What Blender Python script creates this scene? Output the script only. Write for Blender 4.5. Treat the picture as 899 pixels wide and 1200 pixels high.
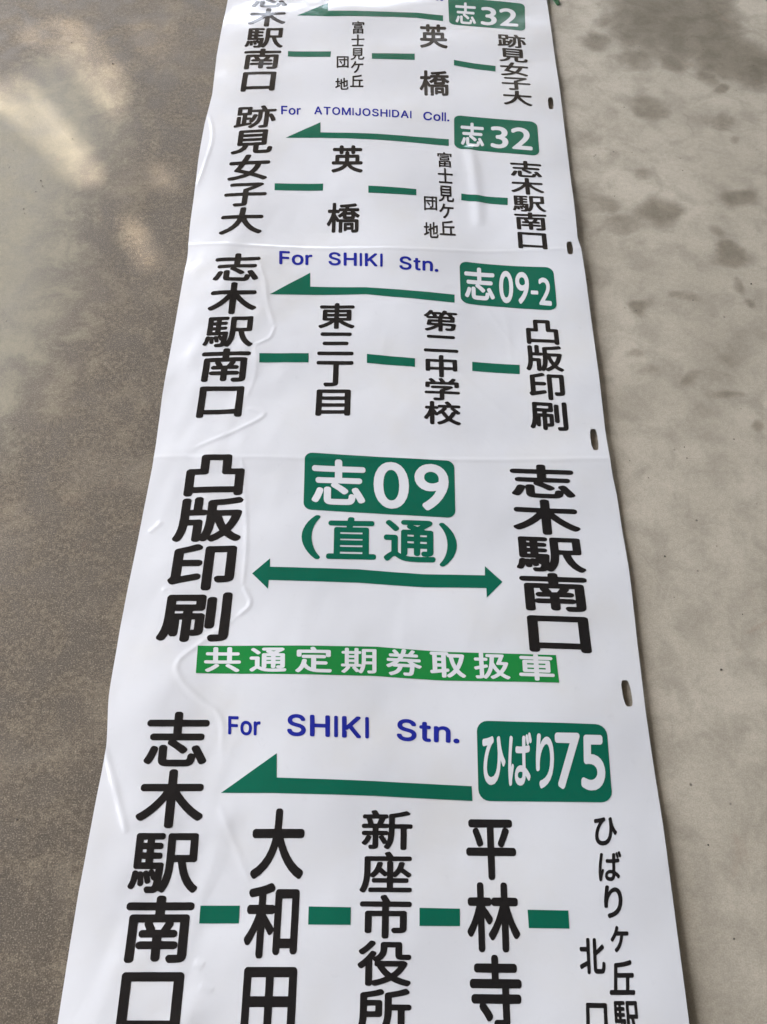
"""Bus destination roll unrolled on a stained concrete floor under an added shade roof."""
import bpy, bmesh, math
import numpy as np
from mathutils import Vector, Matrix
from mathutils.geometry import tessellate_polygon

for o in list(bpy.data.objects):
    bpy.data.objects.remove(o)
S = bpy.context.scene
COL = S.collection

# ------------------------------------------------------------------ camera
cam_data = bpy.data.cameras.new("camera")
cam_data.sensor_fit = 'VERTICAL'
cam_data.sensor_height = 24.0
cam_data.lens = 24.0 * 971.00 / 1200.0
cam_data.clip_start = 0.02
cam_data.clip_end = 200.0
camera = bpy.data.objects.new("camera", cam_data)
COL.objects.link(camera)
R_, U_, F_ = Vector((0.999953, 0.009487, 0.001845)), Vector((-0.009241, 0.882678, 0.469887)), Vector((-0.002829, 0.469882, -0.882725))
camera.matrix_world = Matrix((
    (R_.x, U_.x, -F_.x, 0.006929), (R_.y, U_.y, -F_.y, -0.775485), (R_.z, U_.z, -F_.z, 0.922741), (0, 0, 0, 1)))
S.camera = camera

# ------------------------------------------------------------------ light
SUN_ELEV, SUN_AZ = math.radians(60), math.radians(-53.0)   # azimuth measured from +Y towards +X
sun_dir = Vector((math.sin(SUN_AZ) * math.cos(SUN_ELEV), math.cos(SUN_AZ) * math.cos(SUN_ELEV), math.sin(SUN_ELEV)))
world = bpy.data.worlds.new("World")
S.world = world
world.use_nodes = True
wn = world.node_tree
sky = wn.nodes.new('ShaderNodeTexSky')
sky.sky_type = 'NISHITA'
sky.sun_disc = False
sky.sun_elevation = SUN_ELEV
sky.sun_rotation = SUN_AZ
sky.dust_density = 3.0
bg = wn.nodes['Background']
bg.inputs['Strength'].default_value = 0.14
hs = wn.nodes.new('ShaderNodeHueSaturation')   # hazy, milky sky
hs.inputs['Saturation'].default_value = 0.42
wn.links.new(sky.outputs[0], hs.inputs['Color'])
wn.links.new(hs.outputs[0], bg.inputs['Color'])
sun_data = bpy.data.lights.new("sun", 'SUN')
sun_data.energy = 4.0
sun_data.angle = math.radians(0.53)
sun_data.color = (1.0, 0.89, 0.77)
sun = bpy.data.objects.new("sun", sun_data)
COL.objects.link(sun)
sun.rotation_euler = sun_dir.to_track_quat('Z', 'Y').to_euler()
sun.location = sun_dir * 10

S.view_settings.view_transform = 'Standard'
S.view_settings.look = 'None'
S.view_settings.exposure = 2.67
S.view_settings.gamma = 1.0
S.cycles.max_bounces = 8


# ------------------------------------------------------------------ material helpers
def mat(name, rgb, rough, spec=0.5):
    m = bpy.data.materials.new(name)
    m.use_nodes = True
    b = m.node_tree.nodes['Principled BSDF']
    b.inputs['Base Color'].default_value = (*rgb, 1)
    b.inputs['Roughness'].default_value = rough
    b.inputs['Specular IOR Level'].default_value = spec
    return m


def nd(nt, kind, **kw):
    n = nt.nodes.new(kind)
    for k, v in kw.items():
        setattr(n, k, v)
    return n


def noise(nt, vec, scale, detail=4.0, rough=0.55, dist=0.0):
    n = nd(nt, 'ShaderNodeTexNoise')
    n.inputs['Scale'].default_value = scale
    n.inputs['Detail'].default_value = detail
    n.inputs['Roughness'].default_value = rough
    n.inputs['Distortion'].default_value = dist
    nt.links.new(vec, n.inputs['Vector'])
    return n.outputs['Fac']


def math_node(nt, op, a, b=None, c=None, clamp=False):
    n = nd(nt, 'ShaderNodeMath', operation=op, use_clamp=clamp)
    for i, v in enumerate((a, b, c)):
        if v is None:
            continue
        if isinstance(v, (int, float)):
            n.inputs[i].default_value = v
        else:
            nt.links.new(v, n.inputs[i])
    return n.outputs[0]


def step(nt, v, lo, hi, to0=0.0, to1=1.0):
    n = nd(nt, 'ShaderNodeMapRange', interpolation_type='SMOOTHSTEP')
    nt.links.new(v, n.inputs['Value'])
    n.inputs['From Min'].default_value = lo
    n.inputs['From Max'].default_value = hi
    n.inputs['To Min'].default_value = to0
    n.inputs['To Max'].default_value = to1
    return n.outputs[0]


def mix(nt, fac, a, b, kind='MIX'):
    n = nd(nt, 'ShaderNodeMix', data_type='RGBA', blend_type=kind)
    for s, v in ((n.inputs[0], fac), (n.inputs[6], a), (n.inputs[7], b)):
        if isinstance(v, tuple):
            s.default_value = (*v, 1)
        elif isinstance(v, (int, float)):
            s.default_value = v
        else:
            nt.links.new(v, s)
    return n.outputs[2]


def obj(name, me, m=None, parent=None):
    o = bpy.data.objects.new(name, me)
    COL.objects.link(o)
    if m:
        me.materials.append(m)
    if parent:
        o.parent = parent
    return o


# ------------------------------------------------------------------ concrete floor
PALE = [(-0.758, 0.547), (-0.672, 0.559), (-0.625, 0.619), (-0.554, 0.644), (-0.459, 0.527), (-0.427, 0.418), (-0.451, 0.306), (-0.456, 0.22), (-0.447, 0.097), (-0.454, 0.0), (-0.476, -0.097), (-0.503, -0.188), (-0.557, -0.24)]
STAINS = [(0.517, 0.765, 0.092, 0.078, 0.95), (0.594, 0.755, 0.047, 0.098, 0.95), (0.6, 0.654, 0.049, 0.064, 0.95), (0.65, 0.623, 0.049, 0.058, 0.95), (0.553, 0.695, 0.059, 0.06, 0.9), (0.479, 0.72, 0.063, 0.051, 0.8), (0.401, 0.742, 0.016, 0.018, 0.6), (0.381, 0.681, 0.028, 0.025, 0.75), (0.425, 0.701, 0.022, 0.02, 0.6), (0.444, 0.632, 0.033, 0.024, 0.6), (0.478, 0.657, 0.023, 0.03, 0.65), (0.509, 0.633, 0.023, 0.024, 0.7), (0.539, 0.678, 0.015, 0.02, 0.7), (0.557, 0.581, 0.018, 0.019, 0.7), (0.572, 0.556, 0.012, 0.009, 0.8), (0.448, 0.5, 0.029, 0.029, 0.6), (0.465, 0.493, 0.02, 0.018, 0.55), (0.38, 0.475, 0.012, 0.02, 0.4), (0.567, 0.473, 0.022, 0.018, 0.5), (0.582, 0.423, 0.011, 0.011, 0.5), (0.376, 0.386, 0.008, 0.006, 0.4), (0.413, 0.329, 0.016, 0.014, 0.5), (0.335, 0.27, 0.038, 0.019, 0.5), (0.426, 0.249, 0.033, 0.026, 0.75), (0.377, 0.226, 0.053, 0.018, 0.45), (0.56, 0.284, 0.024, 0.017, 0.65), (0.52, 0.177, 0.016, 0.018, 0.75), (0.529, 0.16, 0.023, 0.021, 0.7), (0.514, 0.217, 0.011, 0.011, 0.5), (0.376, 0.06, 0.015, 0.013, 0.7), (0.433, 0.077, 0.02, 0.01, 0.45), (0.522, 0.1, 0.008, 0.014, 0.55), (0.529, 0.07, 0.006, 0.007, 0.6), (0.354, -0.026, 0.014, 0.008, 0.6), (0.365, -0.052, 0.024, 0.012, 0.4), (0.432, -0.077, 0.012, 0.007, 0.55), (0.468, -0.101, 0.021, 0.007, 0.5), (0.492, -0.101, 0.007, 0.007, 0.5), (0.509, -0.157, 0.008, 0.01, 0.7), (0.338, 0.416, 0.028, 0.017, 0.4), (0.504, -0.035, 0.024, 0.015, 0.3)]
GRIT = [(-0.484, 0.6088, 0.0016), (-0.5678, 0.669, 0.0012), (-0.5181, 0.4104, 0.001), (-0.5501, 0.3103, 0.0012), (-0.545, 0.2986, 0.0009), (-0.5531, 0.285, 0.0008), (-0.5639, 0.2467, 0.001), (-0.5606, 0.2374, 0.0008), (-0.4896, -0.1646, 0.0011), (0.5438, 0.1032, 0.0014), (0.4527, 0.0708, 0.0009), (0.4088, 0.0605, 0.0006), (0.4669, -0.1706, 0.0011), (0.3993, -0.1834, 0.0009), (0.3999, -0.2005, 0.001), (0.3246, -0.2052, 0.0007), (0.3497, -0.3424, 0.0012), (0.3928, -0.4852, 0.0014), (0.3455, -0.2308, 0.0008), (0.4161, -0.3278, 0.0007), (0.3528, -0.3964, 0.0007), (0.4304, -0.4173, 0.0008), (-0.3921, -0.404, 0.0009), (-0.3864, -0.2385, 0.0008), (-0.3964, -0.5277, 0.0009), (-0.3784, -0.6547, 0.001), (-0.3436, -0.6019, 0.0008), (0.3454, -0.6729, 0.0009), (0.3556, -0.7596, 0.001), (0.3642, 0.286, 0.0008), (0.4818, 0.3462, 0.0008)]


def ss(a, b, v):
    t = np.clip((v - a) / (b - a), 0, 1)
    return t * t * (3 - 2 * t)


def seg_dist(X, Y, pts):
    """distance to a polyline and the position (0..1) along it"""
    D = np.full(X.shape, 9.0)
    T = np.zeros(X.shape)
    n = len(pts) - 1
    for i in range(n):
        (ax, ay), (bx, by) = pts[i], pts[i + 1]
        dx, dy = bx - ax, by - ay
        t = np.clip(((X - ax) * dx + (Y - ay) * dy) / (dx * dx + dy * dy), 0, 1)
        d = np.hypot(X - ax - t * dx, Y - ay - t * dy)
        m = d < D
        D = np.where(m, d, D)
        T = np.where(m, (i + t) / n, T)
    return D, T


def sheet_height(X, Y):
    """height of the vinyl above the floor, metres"""
    z = 0.0035 + 0 * X
    # the right edge curls up, the left edge bulges in places
    z = z + 0.0062 * ss(0.12, 0.33, X) * (1 + 0.2 * np.sin(7 * Y + 1.0))
    z = z + 0.004 * np.exp(-((X + 0.245) / 0.05) ** 2) * (0.6 + 0.4 * np.sin(11 * Y + 0.7))
    # broad waves of film that has been rolled up
    z = z + 0.0018 * (1 - 0.6 * ss(0.3, 0.7, Y)) * np.sin(19 * Y + 3.0 * X) * np.cos(6 * X + 0.5) + 0.0007 * np.sin(41 * Y - 11 * X + 1.3)
    z = z + 0.0017 * np.sin(24 * X + 5 * Y) * (0.6 + 0.4 * np.sin(9 * Y))
    # small crumple, strongest down the left margin
    rs = np.random.RandomState(7)
    cr = 0 * X
    for k in range(46):
        a = rs.uniform(0, np.pi)
        wl = rs.uniform(0.02, 0.075)
        ph = rs.uniform(0, 6.28)
        cr = cr + wl * np.sin(2 * np.pi * (X * np.cos(a) + Y * np.sin(a)) / wl + ph)
    left = np.exp(-((X + 0.21) / 0.075) ** 2)
    z = z + cr * (0.0007 * (1 - 0.5 * ss(0.2, 0.6, Y)) + 0.0024 * left * (0.55 + 0.45 * np.sin(8 * Y + 2)) * (1 - 0.75 * ss(0.2, 0.55, Y))) * 0.55
    # seams between the panels: two plies overlap
    for y0, s in SEAMS:
        d = Y - y0 - s * X
        z = z + 0.0006 * np.exp(-(d / 0.003) ** 2) + 0.0010 * np.exp(-(d / 0.02) ** 2)
    # creases
    for pts, amp, wid in CREASES:
        D, T = seg_dist(X, Y, pts)
        z = z + amp * np.exp(-(D / wid) ** 2) * np.clip(np.sin(np.pi * np.clip(T, 0.02, 0.98)) * 2.2, 0, 1)
    return np.maximum(z, 0.0008)


def inside(X, Y, poly):
    r = np.zeros(X.shape, bool)
    n = len(poly)
    for i in range(n):
        (ax, ay), (bx, by) = poly[i], poly[(i + 1) % n]
        if ay == by:
            continue
        m = ((ay <= Y) & (by > Y)) | ((by <= Y) & (ay > Y))
        r ^= m & (X < ax + (Y - ay) / (by - ay) * (bx - ax))
    return r


def axis(lo, hi, st, far):
    core = np.arange(lo, hi + st / 2, st)
    steps = np.geomspace(st * 2, 1.0, 16).cumsum()
    a = lo - steps[::-1]
    b = core[-1] + steps
    return np.concatenate([[-far], a, core, b, [far]])


def build_floor():
    xs, ys = axis(-0.95, 0.95, 0.005, 30.0), axis(-0.95, 1.25, 0.005, 30.0)
    X, Y = np.meshgrid(xs, ys)
    ny, nx = X.shape
    co = np.stack([X, Y, 0 * X], -1).reshape(-1, 3)
    i = np.arange(nx * ny).reshape(ny, nx)
    f = np.stack([i[:-1, :-1], i[:-1, 1:], i[1:, 1:], i[1:, :-1]], -1).reshape(-1, 4)
    me = bpy.data.meshes.new("concrete_floor")
    me.from_pydata(co.tolist(), [], f.tolist())
    # stain: spilled oil and water marks.  pale: worn, dusty concrete.  mark: specks and scratches
    st = 0 * X
    rs = np.random.RandomState(5)
    WX, WY = X.copy(), Y.copy()
    for k in range(18):          # let the outlines wander
        fx, fy, p1, p2 = rs.uniform(-110, 110), rs.uniform(-110, 110), rs.uniform(0, 6.28), rs.uniform(0, 6.28)
        amp = 0.20 / (abs(fx) + abs(fy) + 30)
        WX += amp * np.sin(fx * X + fy * Y + p1)
        WY += amp * np.sin(fx * Y - fy * X + p2)
    for cx, cy, rx, ry, a in STAINS:
        d = np.hypot((WX - cx) / rx, (WY - cy) / ry)
        st = np.maximum(st, a * np.clip(1.7 - d, 0, 1))
    D, _ = seg_dist(X, Y, PALE + PALE[:1])
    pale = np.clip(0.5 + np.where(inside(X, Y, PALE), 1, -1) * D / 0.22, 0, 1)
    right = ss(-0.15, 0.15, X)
    for nm, v in (('stain', st), ('pale', pale), ('right', right)):
        at = me.attributes.new(nm, 'FLOAT', 'POINT')
        at.data.foreach_set('value', v.reshape(-1).astype(np.float32))
    m = bpy.data.materials.new("stained_concrete")
    m.use_nodes = True
    nt = m.node_tree
    b = nt.nodes['Principled BSDF']
    tc = nd(nt, 'ShaderNodeTexCoord').outputs['Object']
    at = {}
    for nm in ('stain', 'pale', 'right'):
        a = nd(nt, 'ShaderNodeAttribute', attribute_name=nm)
        at[nm] = a.outputs['Fac']
    big = noise(nt, tc, 5.0, 5)
    mid = noise(nt, tc, 22.0, 6, 0.6, 0.4)
    fine = noise(nt, tc, 160.0, 5, 0.7)
    grit = noise(nt, tc, 620.0, 3, 0.7)
    # smooth trowelled concrete on the right
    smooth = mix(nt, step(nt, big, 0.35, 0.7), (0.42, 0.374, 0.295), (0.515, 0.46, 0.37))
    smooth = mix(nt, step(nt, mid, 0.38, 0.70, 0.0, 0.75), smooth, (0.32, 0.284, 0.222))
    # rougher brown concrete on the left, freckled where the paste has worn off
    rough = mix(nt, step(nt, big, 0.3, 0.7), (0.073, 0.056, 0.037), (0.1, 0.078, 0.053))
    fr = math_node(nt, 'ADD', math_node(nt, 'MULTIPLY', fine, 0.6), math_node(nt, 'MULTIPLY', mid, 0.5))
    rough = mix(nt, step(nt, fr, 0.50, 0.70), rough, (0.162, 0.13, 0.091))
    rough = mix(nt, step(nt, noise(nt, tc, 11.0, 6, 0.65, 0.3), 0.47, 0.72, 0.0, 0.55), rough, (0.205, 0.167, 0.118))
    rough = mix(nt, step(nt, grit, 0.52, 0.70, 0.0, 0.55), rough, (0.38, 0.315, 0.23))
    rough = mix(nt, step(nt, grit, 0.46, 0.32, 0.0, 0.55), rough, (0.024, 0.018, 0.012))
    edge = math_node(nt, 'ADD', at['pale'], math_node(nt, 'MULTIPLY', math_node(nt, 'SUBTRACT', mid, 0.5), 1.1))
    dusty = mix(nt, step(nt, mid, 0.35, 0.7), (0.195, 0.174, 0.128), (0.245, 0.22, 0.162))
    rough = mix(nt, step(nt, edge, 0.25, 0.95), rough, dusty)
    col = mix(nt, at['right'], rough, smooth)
    col = mix(nt, step(nt, noise(nt, tc, 3.2, 6, 0.62, 0.6), 0.50, 0.72, 0.0, 0.45), col, mix(nt, 1.0, col, (0.74, 0.73, 0.72), 'MULTIPLY'))
    # stains with a crisp, wandering rim
    sv = math_node(nt, 'ADD', at['stain'], math_node(nt, 'MULTIPLY', math_node(nt, 'SUBTRACT', mid, 0.5), 0.55))
    sm = math_node(nt, 'MULTIPLY', step(nt, sv, 0.06, 0.68), math_node(nt, 'MULTIPLY_ADD', at['stain'], 0.75, 0.25))
    col = mix(nt, sm, col, mix(nt, 1.0, col, (0.47, 0.45, 0.41), 'MULTIPLY'))
    # rust bloom and pinholes
    rust = noise(nt, tc, 9.0, 4, 0.6, 0.8)
    col = mix(nt, step(nt, rust, 0.66, 0.80, 0.0, 0.45), col, (0.30, 0.19, 0.12))
    vo = nd(nt, 'ShaderNodeTexVoronoi', feature='F1')
    vo.inputs['Scale'].default_value = 48.0
    nt.links.new(tc, vo.inputs['Vector'])
    pit = math_node(nt, 'MULTIPLY', step(nt, vo.outputs['Distance'], 0.10, 0.03), step(nt, noise(nt, tc, 14.0, 2), 0.52, 0.62))
    col = mix(nt, math_node(nt, 'MULTIPLY', pit, 0.7), col, (0.07, 0.06, 0.05))
    # hairline cracks, only here and there
    wob = nd(nt, 'ShaderNodeVectorMath', operation='ADD')
    wn2 = nd(nt, 'ShaderNodeTexNoise')
    wn2.inputs['Scale'].default_value = 9.0
    nt.links.new(tc, wn2.inputs['Vector'])
    sc2 = nd(nt, 'ShaderNodeVectorMath', operation='SCALE')
    sc2.inputs['Scale'].default_value = 0.16
    nt.links.new(wn2.outputs['Color'], sc2.inputs[0])
    nt.links.new(tc, wob.inputs[0])
    nt.links.new(sc2.outputs[0], wob.inputs[1])
    ve = nd(nt, 'ShaderNodeTexVoronoi', feature='DISTANCE_TO_EDGE')
    ve.inputs['Scale'].default_value = 3.6
    nt.links.new(wob.outputs[0], ve.inputs['Vector'])
    crack = math_node(nt, 'MULTIPLY', step(nt, ve.outputs['Distance'], 0.006, 0.0015), step(nt, noise(nt, tc, 7.0, 3), 0.56, 0.64))
    col = mix(nt, math_node(nt, 'MULTIPLY', crack, 0.12), col, (0.11, 0.09, 0.07))
    col = mix(nt, 1.0, col, step(nt, grit, 0.3, 0.7, 0.86, 1.12), 'MULTIPLY')
    col = mix(nt, 1.0, col, step(nt, fine, 0.3, 0.7, 0.93, 1.06), 'MULTIPLY')
    nt.links.new(col, b.inputs['Base Color'])
    nt.links.new(step(nt, mid, 0.3, 0.7, 0.55, 0.8), b.inputs['Roughness'])
    b.inputs['Specular IOR Level'].default_value = 0.35
    bp = nd(nt, 'ShaderNodeBump')
    bp.inputs['Strength'].default_value = 0.35
    bp.inputs['Distance'].default_value = 0.0015
    h = math_node(nt, 'ADD', math_node(nt, 'MULTIPLY', fine, 0.7), math_node(nt, 'MULTIPLY', grit, 0.35))
    h = math_node(nt, 'SUBTRACT', h, math_node(nt, 'MULTIPLY', pit, 0.8))
    nt.links.new(h, bp.inputs['Height'])
    nt.links.new(bp.outputs[0], b.inputs['Normal'])
    o = obj("concrete_floor", me, m)
    o['kind'] = 'structure'
    o['label'] = 'bare stained concrete floor, brown on the left and pale grey on the right'
    o['category'] = 'floor'
    return o


build_floor()


def build_grit():
    rs = np.random.RandomState(11)
    bm = bmesh.new()
    for x, y, r in GRIT:
        res = bmesh.ops.create_icosphere(bm, subdivisions=1, radius=r)
        for v in res['verts']:
            v.co = Vector((x + v.co.x * rs.uniform(0.6, 1.4), y + v.co.y * rs.uniform(0.6, 1.4), max(0.0001, v.co.z * 0.7 + r * 0.45)))
    me = bpy.data.meshes.new("floor_grit")
    bm.to_mesh(me)
    bm.free()
    o = obj("floor_grit", me, mat("dark_grit", (0.06, 0.05, 0.04), 0.8))
    o['kind'] = 'stuff'
    o['label'] = 'dark grit and crumbs scattered over the concrete floor'
    o['category'] = 'grit'


build_grit()

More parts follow.
